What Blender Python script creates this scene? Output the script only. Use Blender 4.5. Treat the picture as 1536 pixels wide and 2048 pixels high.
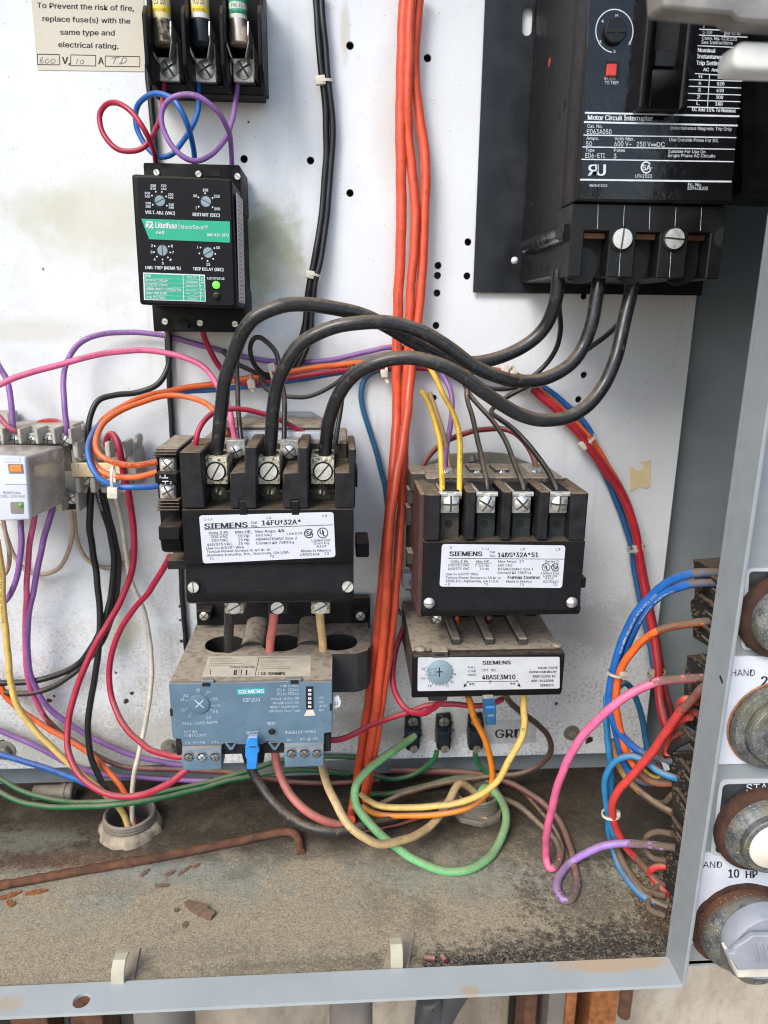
import bpy, bmesh, math, random
from mathutils import Vector as V, Matrix, noise as MN
random.seed(7)
for o in list(bpy.data.objects): bpy.data.objects.remove(o)
SC = bpy.context.scene
COL = SC.collection
# ------------------------------------------------------------------ camera (mm, origin = lens; world z = ground + 1.4 m)
F = 1440.0; CX, CY = 768.0, 1024.0; DIST = 472.0; H0 = 1400.0
ey = V(((676-CX)/F, (640-CY)/F, 1)).normalized()          # world +Y (into the cabinet) in camera axes
ax = 16.0
ex = V((ax, 0, 0)); roll = -(1 + ax*(676-CX)/F)/((640-CY)/F)
ex = V((ax, roll, 1)).normalized()
ez = ex.cross(ey)
RW = V((ex.x, ey.x, ez.x)); DW = V((ex.y, ey.y, ez.y)); FW = V((ex.z, ey.z, ez.z))
CAM = V((0, -DIST, 0))
cd = bpy.data.cameras.new('camera'); cam = bpy.data.objects.new('camera', cd); COL.objects.link(cam)
m = Matrix.Identity(4)
for i in range(3):
    m[i][0] = RW[i]; m[i][1] = -DW[i]; m[i][2] = -FW[i]
m[0][3], m[1][3], m[2][3] = 0, -DIST*.001, H0*.001
cam.matrix_world = m
cd.sensor_fit = 'VERTICAL'; cd.sensor_height = 36; cd.lens = 36*F/2048
cd.clip_start = .01; cd.clip_end = 100
cd.dof.use_dof = True; cd.dof.focus_distance = .400; cd.dof.aperture_fstop = 12.0
SC.camera = cam
# ------------------------------------------------------------------ daylight: soft, from the open front, upper left
SC.render.engine = 'CYCLES'
SC.cycles.filter_width = 1.1
SC.view_settings.view_transform = 'Standard'; SC.view_settings.look = 'None'
SC.view_settings.gamma = 1; SC.view_settings.exposure = 1.31
w = bpy.data.worlds.new('World'); SC.world = w; w.use_nodes = True
SUN_EL, SUN_AZ = math.radians(43), math.radians(217)      # azimuth clockwise from +Y
nt = w.node_tree; sky = nt.nodes.new('ShaderNodeTexSky'); sky.sky_type = 'NISHITA'; sky.sun_disc = False
sky.sun_elevation = SUN_EL; sky.sun_rotation = SUN_AZ; sky.dust_density = 1.6; sky.air_density = 1.0; sky.ozone_density = 1
bgn = nt.nodes['Background']; bgn.inputs[1].default_value = .11
nt.links.new(sky.outputs[0], bgn.inputs[0])
sl = bpy.data.lights.new('sun', 'SUN'); sl.energy = 1.15; sl.angle = math.radians(26); sl.color = (1, .97, .93)
so = bpy.data.objects.new('sun', sl); COL.objects.link(so)
sd = V((math.sin(SUN_AZ)*math.cos(SUN_EL), math.cos(SUN_AZ)*math.cos(SUN_EL), math.sin(SUN_EL)))
so.rotation_euler = sd.to_track_quat('Z', 'Y').to_euler(); so.location = (-1, -3, 4)

# ------------------------------------------------------------------ measuring helpers (photo pixel + real depth -> point in mm)
def ray(px, py): return RW*((px-CX)/F) + DW*((py-CY)/F) + FW
def at(px, py, y):
    r = ray(px, py); return CAM + r*((y+DIST)/r.y)
def atz(px, py, z):
    r = ray(px, py); return CAM + r*(z/r.z)
def atx(px, py, x):
    r = ray(px, py); return CAM + r*(x/r.x)
def mmr(px, py, y, n): return (at(px+n, py, y)-at(px, py, y)).length
def C(ox, oy, s):
    return lambda x, y: (ox+x/s, oy+y/s)

# ------------------------------------------------------------------ mesh builder
class MB:
    def __init__(s): s.v = []; s.f = []; s.m = []; s.uv = None
    def add(s, vs, fs, mi=0):
        n = len(s.v); s.v += [V(p) for p in vs]
        for f in fs: s.f.append([n+i for i in f]); s.m.append(mi)
        return s
    def box(s, x0, x1, y0, y1, z0, z1, mi=0):
        x0, x1 = min(x0, x1), max(x0, x1); y0, y1 = min(y0, y1), max(y0, y1); z0, z1 = min(z0, z1), max(z0, z1)
        return s.add([(x0,y0,z0),(x1,y0,z0),(x1,y1,z0),(x0,y1,z0),(x0,y0,z1),(x1,y0,z1),(x1,y1,z1),(x0,y1,z1)],
                     [(0,3,2,1),(4,5,6,7),(0,1,5,4),(1,2,6,5),(2,3,7,6),(3,0,4,7)], mi)
    def pbox(s, pl, pt, pr, pb, yf, yb, mi=0):     # box whose front face (y=yf) spans those photo pixels
        my, mx = (pt+pb)/2, (pl+pr)/2
        return s.box(at(pl,my,yf).x, at(pr,my,yf).x, yf, yb, at(mx,pb,yf).z, at(mx,pt,yf).z, mi)
    def prism(s, a, b, mi=0):                      # two equal rings of points
        n = len(a)
        nrm = sum(((a[i]-a[0]).cross(a[(i+1)%n]-a[0]) for i in range(1, n-1)), V())
        d = b[0]-a[0]
        if nrm.dot(d) > 0: a, b = b, a
        return s.add(a+b, [list(range(n)), list(range(2*n-1, n-1, -1))]+[(i, n+i, n+(i+1)%n, (i+1)%n) for i in range(n)], mi)
    def pprism(s, pts, yf, yb, mi=0):
        a = [at(p[0], p[1], yf) for p in pts]
        return s.prism(a, [V((p.x, yb, p.z)) for p in a], mi)
    def yz(s, pts, x0, x1, mi=0):
        return s.prism([V((x0, p[0], p[1])) for p in pts], [V((x1, p[0], p[1])) for p in pts], mi)
    def xy(s, pts, z0, z1, mi=0):
        return s.prism([V((p[0], p[1], z0)) for p in pts], [V((p[0], p[1], z1)) for p in pts], mi)
    def lathe(s, prof, c, axis=(0,-1,0), n=24, mi=0, cap=True):
        ax_ = V(axis).normalized(); q = ax_.to_track_quat('Z', 'Y'); c = V(c)
        vs = []; fs = []
        for r, h in prof:
            for i in range(n):
                a = 2*math.pi*i/n; vs.append(c + q @ V((r*math.cos(a), r*math.sin(a), h)))
        for k in range(len(prof)-1):
            for i in range(n):
                j = (i+1) % n; fs.append((k*n+i, k*n+j, (k+1)*n+j, (k+1)*n+i))
        if cap:
            if prof[0][0] > 0: fs.append(list(range(n-1, -1, -1)))
            if prof[-1][0] > 0: fs.append([(len(prof)-1)*n+i for i in range(n)])
        return s.add(vs, fs, mi)
    def cyl(s, p0, p1, r0, r1=None, n=16, mi=0):
        p0, p1 = V(p0), V(p1); d = p1-p0
        return s.lathe([(r0, 0), (r0 if r1 is None else r1, d.length)], p0, d, n, mi)
    def tube(s, pts, r, n=10, mi=0, flat=None):
        fr = frames(pts); vs = []; fs = []; k = len(pts)
        for i, (p, N, B) in enumerate(fr):
            rr = r(i/(k-1)) if callable(r) else r
            for j in range(n):
                a = 2*math.pi*j/n; vs.append(p + N*(math.cos(a)*rr) + B*(math.sin(a)*rr))
        for i in range(k-1):
            for j in range(n):
                q = (j+1) % n; fs.append((i*n+j, i*n+q, (i+1)*n+q, (i+1)*n+j))
        fs.append(list(range(n-1, -1, -1))); fs.append([(k-1)*n+j for j in range(n)])
        return s.add(vs, fs, mi)
    def poly(s, pts, mi=0): return s.add(pts, [list(range(len(pts)))], mi)

def frames(pts):
    k = len(pts); T = []
    for i in range(k):
        t = pts[min(i+1, k-1)]-pts[max(i-1, 0)]; T.append(t.normalized() if t.length > 0 else V((0, 0, 1)))
    N = V((0, -1, .25)); N = N - T[0]*N.dot(T[0])
    if N.length < .1: N = V((1, 0, 0)) - T[0]*T[0].x
    N.normalize(); out = []
    for i in range(k):
        N = N - T[i]*N.dot(T[i]); N.normalize(); out.append((pts[i], N.copy(), T[i].cross(N)))
    return out
def spline(P, sub=7):
    out = []; n = len(P)
    for i in range(n-1):
        p0, p1, p2, p3 = P[max(i-1, 0)], P[i], P[i+1], P[min(i+2, n-1)]
        d = (p2-p1).length; k = max(2, min(sub, int(d/2.5)+2))
        for j in range(k):
            t = j/k; t2, t3 = t*t, t*t*t
            out.append(.5*((2*p1)+(p2-p0)*t+(2*p0-5*p1+4*p2-p3)*t2+(3*p1-p0-3*p2+p3)*t3))
    out.append(P[-1]); return out

ORG = {}
def W(p): return V((p[0]*.001, p[1]*.001, (p[2]+H0)*.001))
def finish(me, bevel=0, angle=35, seg=1):
    bm = bmesh.new(); bm.from_mesh(me)
    bmesh.ops.remove_doubles(bm, verts=bm.verts, dist=1e-7)
    if bevel:
        ed = [e for e in bm.edges if len(e.link_faces) == 2 and e.calc_face_angle(0) > math.radians(40)]
        if ed: bmesh.ops.bevel(bm, geom=ed, offset=bevel*.001, segments=seg, profile=.5, affect='EDGES', clamp_overlap=True)
    for f in bm.faces: f.smooth = True
    bm.to_mesh(me); bm.free()
    me.set_sharp_from_angle(angle=math.radians(angle))
def obj(name, mb, mats, parent=None, bevel=0, seg=1, angle=35, label=None, kind=None, org=None, recalc=True):
    mats = mats if isinstance(mats, (list, tuple)) else [mats]
    lo = [min(p[i] for p in mb.v) for i in range(3)]; hi = [max(p[i] for p in mb.v) for i in range(3)]
    c = V(org) if org is not None else V(((lo[0]+hi[0])/2, (lo[1]+hi[1])/2, (lo[2]+hi[2])/2))
    me = bpy.data.meshes.new(name)
    me.from_pydata([(p-c)*.001 for p in mb.v], [], mb.f)
    for mt in mats: me.materials.append(mt)
    for p, i in zip(me.polygons, mb.m): p.material_index = i
    if recalc:
        bm = bmesh.new(); bm.from_mesh(me); bmesh.ops.recalc_face_normals(bm, faces=bm.faces); bm.to_mesh(me); bm.free()
    finish(me, bevel, angle, seg)
    return link(name, me, c, parent, label, kind)
def link(name, me, c, parent=None, label=None, kind=None):
    o = bpy.data.objects.new(name, me); COL.objects.link(o); ORG[o.name] = V(c)
    if parent is not None:
        o.parent = parent; o.location = (V(c)-ORG[parent.name])*.001
    else: o.location = W(c)
    if label: o['label'] = label
    if kind: o['kind'] = kind
    return o
def thing(name, label, cat, c, group=None):
    o = bpy.data.objects.new(name, None); COL.objects.link(o); o.empty_display_size = .01
    ORG[o.name] = V(c); o.location = W(c); tag(o, label, cat, group); return o
def tag(o, label, cat, group=None):
    o['label'] = label; o['category'] = cat
    if group: o['group'] = group
    return o

# flat plate with holes: outlines in 2-D (mm), first is the border
def fill2d(loops, t, place, name='sheet'):
    cu = bpy.data.curves.new('tmp', 'CURVE'); cu.dimensions = '2D'; cu.fill_mode = 'BOTH'; cu.extrude = t/2
    for L in loops:
        sp = cu.splines.new('POLY'); sp.points.add(len(L)-1); sp.use_cyclic_u = True
        for q, p in zip(sp.points, L): q.co = (p[0], p[1], 0, 1)
    ob = bpy.data.objects.new('tmp', cu); me = bpy.data.meshes.new_from_object(ob)
    mb = MB(); mb.add([place(v.co.x, v.co.y, v.co.z) for v in me.vertices], [list(p.vertices) for p in me.polygons])
    bpy.data.objects.remove(ob); bpy.data.curves.remove(cu); bpy.data.meshes.remove(me)
    return mb
def circ(cx, cy, r, n=20): return [(cx+r*math.cos(2*math.pi*i/n), cy+r*math.sin(2*math.pi*i/n)) for i in range(n)]
def rrect(x0, x1, y0, y1, r, n=4):
    o = []
    for cx, cy, a in ((x1-r, y1-r, 0), (x0+r, y1-r, 90), (x0+r, y0+r, 180), (x1-r, y0+r, 270)):
        for i in range(n+1):
            b = math.radians(a+90*i/n); o.append((cx+r*math.cos(b), cy+r*math.sin(b)))
    return o

# ------------------------------------------------------------------ lettering
TX = {}
try: FONT = bpy.data.fonts.load(bpy.utils.system_resource('DATAFILES', path='fonts')+'/Inter.woff2')      # Blender's own bundled sans
except Exception: FONT = None
def glyphs(s, bold=0):
    k = (s, bold)
    if k in TX: return TX[k]
    cu = bpy.data.curves.new('tmp', 'FONT'); cu.body = s; cu.resolution_u = 3
    if FONT: cu.font = FONT
    ob = bpy.data.objects.new('tmp', cu); me = bpy.data.meshes.new_from_object(ob)
    vs = [v.co.copy() for v in me.vertices]; fs = [list(p.vertices) for p in me.polygons]
    bpy.data.objects.remove(ob); bpy.data.curves.remove(cu); bpy.data.meshes.remove(me)
    if s != 'H': cap = glyphs('H')[3]
    else: cap = max(v.y for v in vs)
    x0 = min(v.x for v in vs); x1 = max(v.x for v in vs)
    TX[k] = (vs, fs, (x0, x1), cap); return TX[k]
def text(mb, s, p0, p1, h, surf, bold=.0, mi=0, lift=.12):
    # s written from photo point p0 to p1 (baseline), cap height h pixels; surf(px,py) -> 3-D point of the printed surface
    vs, fs, (x0, x1), cap = glyphs(s)
    A = surf(*p0); up = surf(p0[0], p0[1]-h)-A
    if p1 is None: u = surf(p0[0]+10, p0[1])-A; u = u.normalized()*up.length*(x1-x0)/cap
    else: u = surf(*p1)-A
    n = u.cross(up).normalized()*lift
    for k in range(2 if bold >= .012 else 1):          # heavy lettering is struck twice, a hair apart
        d = u.normalized()*(up.length*(.05+bold*2)*k)+n*(.25*k)
        mb.add([A + n + d + u*((v.x-x0)/(x1-x0)) + up*(v.y/cap) for v in vs], fs, mi)
def line(mb, p0, p1, wd, surf, mi=0, lift=.12):
    A, B = surf(*p0), surf(*p1); up = (surf(p0[0], p0[1]-10)-A).normalized()
    if abs((B-A).normalized().dot(up)) > .8: up = (surf(p0[0]+10, p0[1])-A).normalized()
    h = up*((surf(p0[0]+wd/2, p0[1])-A).length); n = (B-A).cross(up).normalized()*lift
    if n.y > 0: n = -n
    mb.add([A-h+n, B-h+n, B+h+n, A+h+n], [(0,1,2,3)], mi)
def disc(mb, p, r, surf, mi=0, n=20, lift=.12, hole=0, a0=0, a1=360):
    A = surf(*p); u = surf(p[0]+r, p[1])-A; v = surf(p[0], p[1]-r)-A; v = v.normalized()*u.length
    nn = u.cross(v).normalized()*lift; pts = []; full = a1-a0 >= 360
    an = [math.radians(a0+(a1-a0)*i/n) for i in range(n+(0 if full else 1))]
    ou = [A+nn+u*math.cos(a)+v*math.sin(a) for a in an]
    if not hole: mb.add(ou, [list(range(len(ou)))], mi); return
    inn = [A+nn+(u*math.cos(a)+v*math.sin(a))*hole for a in an]; k = len(an)
    mb.add(ou+inn, [(i, (i+1) % k, k+(i+1) % k, k+i) for i in range(k if full else k-1)], mi)
def onY(y): return lambda px, py: at(px, py, y)
def onZ(z): return lambda px, py: atz(px, py, z)
# ------------------------------------------------------------------ procedural materials
class N:
    def __init__(s, name):
        s.mt = bpy.data.materials.new(name); s.mt.use_nodes = True; s.t = s.mt.node_tree; s.b = s.t.nodes['Principled BSDF']
        g = s.t.nodes.new('ShaderNodeNewGeometry'); s.pos = g.outputs['Position']; s.nrm = g.outputs['Normal']
    def put(s, i, v):
        if hasattr(v, 'is_linked') or hasattr(v, 'links'): s.t.links.new(v, i)
        else: i.default_value = v
    def noise(s, sc, det=4, rough=.55, vec=None, dist=0):
        n = s.t.nodes.new('ShaderNodeTexNoise'); n.inputs['Scale'].default_value = sc; n.inputs['Detail'].default_value = det
        n.inputs['Roughness'].default_value = rough; n.inputs['Distortion'].default_value = dist
        s.t.links.new(vec or s.pos, n.inputs['Vector']); return n.outputs['Fac']
    def vor(s, sc, vec=None, out='Distance', feat='F1'):
        n = s.t.nodes.new('ShaderNodeTexVoronoi'); n.feature = feat; n.inputs['Scale'].default_value = sc
        s.t.links.new(vec or s.pos, n.inputs['Vector']); return n.outputs[out]
    def ramp(s, v, a, b, lo=0., hi=1.):
        n = s.t.nodes.new('ShaderNodeMapRange'); n.interpolation_type = 'SMOOTHSTEP'; s.put(n.inputs[0], v)
        for i, x in zip((1, 2, 3, 4), (a, b, lo, hi)): n.inputs[i].default_value = x
        return n.outputs[0]
    def math(s, op, a, b=0.):
        n = s.t.nodes.new('ShaderNodeMath'); n.operation = op; n.use_clamp = False; s.put(n.inputs[0], a); s.put(n.inputs[1], b); return n.outputs[0]
    def mix(s, f, a, b, mode='MIX'):
        n = s.t.nodes.new('ShaderNodeMix'); n.data_type = 'RGBA'; n.blend_type = mode
        s.put(n.inputs[0], f)
        for i, v in ((6, a), (7, b)): s.put(n.inputs[i], (*v, 1) if isinstance(v, tuple) and len(v) == 3 else v)
        return n.outputs[2]
    def mixf(s, f, a, b):
        n = s.t.nodes.new('ShaderNodeMix'); n.data_type = 'FLOAT'; s.put(n.inputs[0], f); s.put(n.inputs[2], a); s.put(n.inputs[3], b); return n.outputs[0]
    def sep(s, v):
        n = s.t.nodes.new('ShaderNodeSeparateXYZ'); s.t.links.new(v, n.inputs[0]); return n.outputs
    def scalev(s, x, y, z):
        n = s.t.nodes.new('ShaderNodeVectorMath'); n.operation = 'MULTIPLY'; s.t.links.new(s.pos, n.inputs[0]); n.inputs[1].default_value = (x, y, z); return n.outputs[0]
    def blob(s, c, r, nz, amp=.8, soft=.25):        # stain with its own ragged outline round a point c (world metres), radii r
        n = s.t.nodes.new('ShaderNodeVectorMath'); n.operation = 'SUBTRACT'; s.t.links.new(s.pos, n.inputs[0]); n.inputs[1].default_value = c
        k = s.t.nodes.new('ShaderNodeVectorMath'); k.operation = 'DIVIDE'; s.t.links.new(n.outputs[0], k.inputs[0]); k.inputs[1].default_value = r
        l = s.t.nodes.new('ShaderNodeVectorMath'); l.operation = 'LENGTH'; s.t.links.new(k.outputs[0], l.inputs[0])
        d = s.math('ADD', l.outputs['Value'], s.math('MULTIPLY', s.math('SUBTRACT', nz, .5), amp*2))
        return s.ramp(d, 1.0, 1.0-soft, 0., 1.)
    def bump(s, h, dist, strength=.6):
        n = s.t.nodes.new('ShaderNodeBump'); n.inputs['Distance'].default_value = dist; n.inputs['Strength'].default_value = strength
        s.t.links.new(h, n.inputs['Height']); s.t.links.new(n.outputs[0], s.b.inputs['Normal'])
    def set(s, **k):
        for a, v in k.items(): s.put(s.b.inputs[{'col': 'Base Color', 'rough': 'Roughness', 'metal': 'Metallic', 'coat': 'Coat Weight', 'spec': 'Specular IOR Level', 'trans': 'Transmission Weight', 'alpha': 'Alpha', 'sss': 'Subsurface Weight'}[a]], (*v, 1) if isinstance(v, tuple) and len(v) == 3 else v)
        return s.mt
DUST = (.27, .205, .135)
def mat(name, col, rough=.5, metal=0., var=.15, vs=120, dust=0., dc=DUST, speck=0., sc=(.5, .47, .4), bump=0., bs=1500, rust=0., rc=(.16, .055, .02), coat=0., spec=.5, grime=0., gc=(.03, .026, .02), dl=.25):
    n = N(name)
    nz = n.noise(vs, 5); c = n.mix(1., col, n.mix(n.ramp(nz, .25, .75), (1-var,)*3, (1+var*.6,)*3), 'MULTIPLY')
    r = n.mixf(n.ramp(nz, .3, .7), max(.03, rough-.07), min(1, rough+.1)); mt = float(metal)
    if grime:
        g = n.ramp(n.noise(vs*1.7, 6, .7), .62-.25*grime, .8-.2*grime); c = n.mix(g, c, gc); r = n.mixf(g, r, .85)
        if metal: mt = n.mixf(g, mt, 0.)
    if rust:
        g = n.ramp(n.noise(vs*1.3, 6, .65), .66-.3*rust, .76-.25*rust)
        c = n.mix(g, c, n.mix(n.noise(900, 3), rc, (.3, .12, .045))); r = n.mixf(g, r, .9)
        if metal: mt = n.mixf(g, mt, 0.)
    if speck:
        g = n.ramp(n.noise(2600, 2, .5), .74-.06*speck, .80-.06*speck); c = n.mix(g, c, sc); r = n.mixf(g, r, .9)
    if dust:
        up = n.ramp(n.sep(n.nrm)[2], dl, .85); pat = n.ramp(n.noise(230, 4, .6), .28, .62, .45, 1.)
        g = n.math('MULTIPLY', n.math('MULTIPLY', up, pat), dust); gr = n.mix(n.noise(3500, 2), tuple(x*.6 for x in dc), tuple(x*1.35 for x in dc))
        c = n.mix(g, c, gr); r = n.mixf(g, r, .95)
        if metal: mt = n.mixf(g, mt, 0.)
    if bump: n.bump(n.noise(bs, 3), bump*.001)
    return n.set(col=c, rough=r, metal=mt, coat=coat, spec=spec)
M = {}
M['enc'] = mat('grey_enclosure_paint', (.255, .278, .285), .38, var=.06, speck=.3, sc=(.25, .22, .18), bump=.03, bs=900)
M['encin'] = mat('grey_inner_paint', (.25, .285, .30), .45, var=.12, vs=25)
M['blackp'] = mat('black_plastic', (.006, .006, .007), .5, var=.2, speck=.2, sc=(.12, .115, .11), bump=.02, dust=.2, spec=.16)
M['charp'] = mat('charcoal_plastic', (.018, .017, .0185), .55, var=.4, speck=.9, sc=(.20, .185, .16), bump=.04, dust=.7, grime=.1, spec=.16)
M['charc'] = mat('charcoal_cover_plastic', (.0085, .0083, .0095), .5, var=.3, speck=.85, sc=(.24, .225, .2), bump=.03, dust=.35, spec=.16)
M['dustp'] = mat('dusty_brown_plastic', (.05, .043, .036), .75, var=.35, dust=1.08, dc=(.37, .31, .23), bump=.08, speck=.6, sc=(.3, .25, .18), grime=.3)
M['redp'] = mat('dusty_red_brown_plastic', (.065, .026, .021), .7, var=.3, dust=1., bump=.06, speck=.6)
M['gloss'] = mat('glossy_black_film', (.007, .007, .008), .16, var=.2, coat=.25, bump=1.0, bs=120, spec=.35)
M['mcb'] = mat('moulded_black_case', (.006, .006, .0065), .42, var=.35, speck=.4, sc=(.18, .17, .16), bump=.03, spec=.35)
M['sheet'] = mat('black_insulating_sheet', (.009, .011, .015), .36, var=.4, vs=60, speck=.2, sc=(.2, .2, .2))
M['slotd'] = mat('slot_shade_metal', (.10, .095, .08), .5, .6)  # darker tone paints the shade at the bottom of screw slots
M['void'] = mat('recess_shade_black', (.006, .006, .006), .8)  # near-black painted for the shade inside holes and gaps; also a scratch
M['zinc'] = mat('zinc_screw', (.70, .69, .65), .33, .85, var=.25, vs=500, grime=.35, gc=(.10, .09, .07))
M['zincb'] = mat('bright_screw', (.78, .77, .72), .35, .75, var=.15, vs=500, grime=.1)
M['brassy'] = mat('yellowed_screw', (.55, .50, .36), .32, .9, var=.3, vs=400, grime=.15)
M['lug'] = mat('cream_crusted_lug', (.62, .58, .42), .6, .25, var=.2, vs=350, grime=.75, gc=(.025, .022, .016), bump=.25, bs=700)
M['tin'] = mat('tinned_terminal', (.58, .57, .52), .45, .6, var=.25, vs=300, grime=.35, gc=(.12, .10, .07))
M['galv'] = mat('galvanised_bracket', (.42, .46, .50), .32, .9, var=.25, vs=60, dust=.4)
M['galvd'] = mat('dusty_bracket', (.26, .25, .21), .6, .4, var=.3, vs=80, dust=.5)
M['copper'] = mat('copper_bar', (.15, .075, .04), .45, .6, var=.3)
M['green'] = mat('corroded_green_plate', (.016, .022, .022), .7, var=.5, vs=300, speck=1.1, sc=(.08, .2, .13), bump=.1, bs=900)
M['wlabel'] = mat('white_label', (.56, .575, .61), .45, var=.05, speck=.35, sc=(.35, .32, .28))
M['slabel'] = mat('silver_label', (.56, .57, .585), .4, .15, var=.07, speck=.3, sc=(.35, .32, .28))
M['cream'] = mat('aged_cream_sticker', (.60, .555, .45), .6, var=.06, vs=40, speck=.35, sc=(.3, .22, .14))
M['ink'] = mat('black_ink', (.012, .012, .014), .6, var=.1)
M['inkg'] = mat('grey_ink', (.20, .20, .22), .6, var=.1)
M['inkw'] = mat('white_print', (.62, .66, .70), .6, var=.12, vs=300)
M['inkd'] = mat('faded_white_print', (.50, .58, .64), .7, var=.4, vs=400)
M['grn'] = mat('green_label', (.006, .34, .19), .5, var=.04)
M['teal'] = mat('teal_badge', (.0, .36, .38), .5, var=.08)
M['esp'] = mat('blue_grey_relay_plastic', (.098, .165, .222), .5, var=.14, vs=90, dust=.95, speck=.5, sc=(.35, .3, .22), bump=.04, grime=.12, gc=(.06, .07, .07))
M['espt'] = mat('dusty_relay_top', (.03, .03, .03), .8, var=.3, dust=1.08, dc=(.37, .31, .235), bump=.1, speck=.5)
M['dial'] = mat('blue_grey_dial', (.20, .28, .32), .45, var=.15, bump=.02)
M['dialb'] = mat('dark_blue_dial', (.10, .18, .25), .45, var=.12)
M['bluet'] = mat('bright_blue_tab', (.02, .22, .62), .42, var=.12, dust=.7, dc=(.42, .36, .27))
M['bluetd'] = mat('blue_tab', (.012, .085, .19), .45, var=.15, dust=.8, dc=(.42, .36, .27))
M['din'] = mat('aged_ivory_plastic', (.47, .45, .385), .55, var=.14, vs=160, dust=.45, grime=.2, gc=(.14, .11, .08), bump=.04)
M['dinc'] = mat('cream_marker_strip', (.72, .58, .33), .5, var=.06, speck=.4, sc=(.2, .14, .08))
M['relw'] = mat('white_relay_panel', (.60, .62, .68), .4, var=.03)
M['rels'] = mat('cloudy_relay_side', (.43, .40, .345), .18, var=.30, vs=38, dust=.35, coat=.4)
M['oran'] = mat('orange_flag', (.85, .22, .03), .4, var=.1)
M['redc'] = mat('red_plastic', (.50, .04, .03), .45, var=.15)
M['nylon'] = mat('nylon_tie', (.62, .58, .47), .5, var=.12, vs=300, dust=.3)
M['nylond'] = mat('dusty_nylon_tie', (.45, .40, .31), .6, var=.2, vs=300, dust=.7)
M['rust'] = mat('rusty_steel', (.125, .055, .028), .9, var=.5, vs=150, bump=.25, bs=700, speck=.6, sc=(.36, .17, .07))
M['rusto'] = mat('orange_rust', (.30, .105, .03), .9, var=.5, vs=150, bump=.3, bs=500)
M['pipe'] = mat('weathered_grey_conduit', (.22, .20, .175), .6, var=.2, vs=30)
M['pipeb'] = mat('brown_grey_conduit', (.20, .175, .15), .6, var=.25, vs=30)
M['hose'] = mat('dark_grey_hose', (.05, .05, .052), .5, var=.2)
M['hub'] = mat('dusty_zinc_hub', (.22, .20, .17), .6, .3, var=.3, dust=.6, bump=.08)
M['seal'] = mat('old_sealant', (.34, .285, .205), .9, var=.4, grime=.35, gc=(.10, .075, .05), speck=.6, sc=(.12, .09, .06), vs=120, bump=.7, bs=300)
def cast(name='corroded_cast_zinc', lo=-.1705, hi=-.1645):
    n = N(name); nz = n.noise(140, 6, .68); y = n.sep(n.pos)[1]; fine = n.noise(900, 4, .7)
    c = n.mix(n.ramp(nz, .35, .65), (.09, .10, .10), (.27, .275, .255)); c = n.mix(n.math('MULTIPLY', n.ramp(n.noise(70, 5), .5, .62), .7), c, (.17, .165, .10))
    base = n.ramp(n.math('ADD', y, n.math('MULTIPLY', n.math('SUBTRACT', nz, .5), .010)), lo, hi)        # rust creeps up from the panel
    c = n.mix(base, c, n.mix(fine, (.05, .018, .010), (.16, .068, .03))); sp = n.ramp(n.noise(1100, 2, .5), .64, .70); sp = n.math('MULTIPLY', sp, .6); c = n.mix(sp, c, (.55, .53, .47))
    n.bump(n.math('ADD', fine, nz), .0007, .8); return n.set(col=c, rough=n.mixf(base, .42, .9), metal=n.mixf(n.math('MAXIMUM', base, sp), .6, 0.))
M['cast'] = cast(); M['castg'] = cast('grey_cast_zinc', -.1635, -.1605)
M['rring'] = mat('rusted_ring', (.062, .026, .015), .9, var=.6, vs=220, bump=.5, bs=500, speck=.9, sc=(.20, .10, .045), grime=.3)
M['ivory'] = mat('ivory_button', (.72, .66, .54), .45, var=.08)
M['knob'] = mat('grey_knob', (.27, .28, .31), .5, var=.15, vs=80, speck=.4, sc=(.2, .18, .15))
M['stain'] = mat('light_rust_stain', (.40, .20, .10), .8, var=.4, vs=200)
M['tagg'] = mat('dark_grey_tag', (.10, .11, .13), .5)
M['knobe'] = mat('off_white_knob_edge', (.66, .62, .52), .5, var=.2, vs=80)
M['plateb'] = mat('black_legend_plate', (.03, .032, .036), .35, var=.5, vs=150, speck=1.2, sc=(.5, .5, .48))
M['platew'] = mat('white_legend_plate', (.66, .68, .73), .4, var=.05, speck=.3)
M['handw'] = mat('white_lever', (.68, .68, .64), .5, var=.08)
M['steel'] = mat('worn_steel_bar', (.30, .28, .25), .5, .5, var=.35, vs=90, rust=.1)
M['grit'] = mat('black_grit', (.018, .017, .016), .75, var=.6, vs=900)
M['sand'] = mat('tan_grains', (.36, .275, .18), .95, var=.45, vs=900)
M['flake'] = mat('rust_flake', (.26, .10, .035), .95, var=.5, vs=600)
M['chip'] = mat('brown_dirt_chip', (.17, .105, .065), .95, var=.4, vs=500)
M['tanclip'] = mat('translucent_clip', (.44, .41, .30), .5, var=.12)
M['clipbase'] = mat('dirty_clip_base', (.35, .31, .22), .7, var=.25, dust=.5)
M['dirtyblk'] = mat('dust_caked_block', (.018, .015, .012), .85, var=.5, dust=1., dc=(.17, .12, .075), bump=.2, bs=900, speck=1., sc=(.16, .115, .075), dl=.0)
M['cake'] = mat('caked_dust', (.095, .066, .041), .95, var=.5, vs=300, bump=.3, bs=1800)
def cable(name, col, rough=.36, dust=.5, var=.16, grime=.16, dc=DUST, dl=.25, gc=(.06, .042, .03)): return mat('wire_'+name, col, rough, 0, var, 160, dust=dust, dc=dc, bump=.015, grime=grime, speck=.2, sc=(.3, .26, .2), gc=gc, dl=dl)
R = {}
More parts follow.
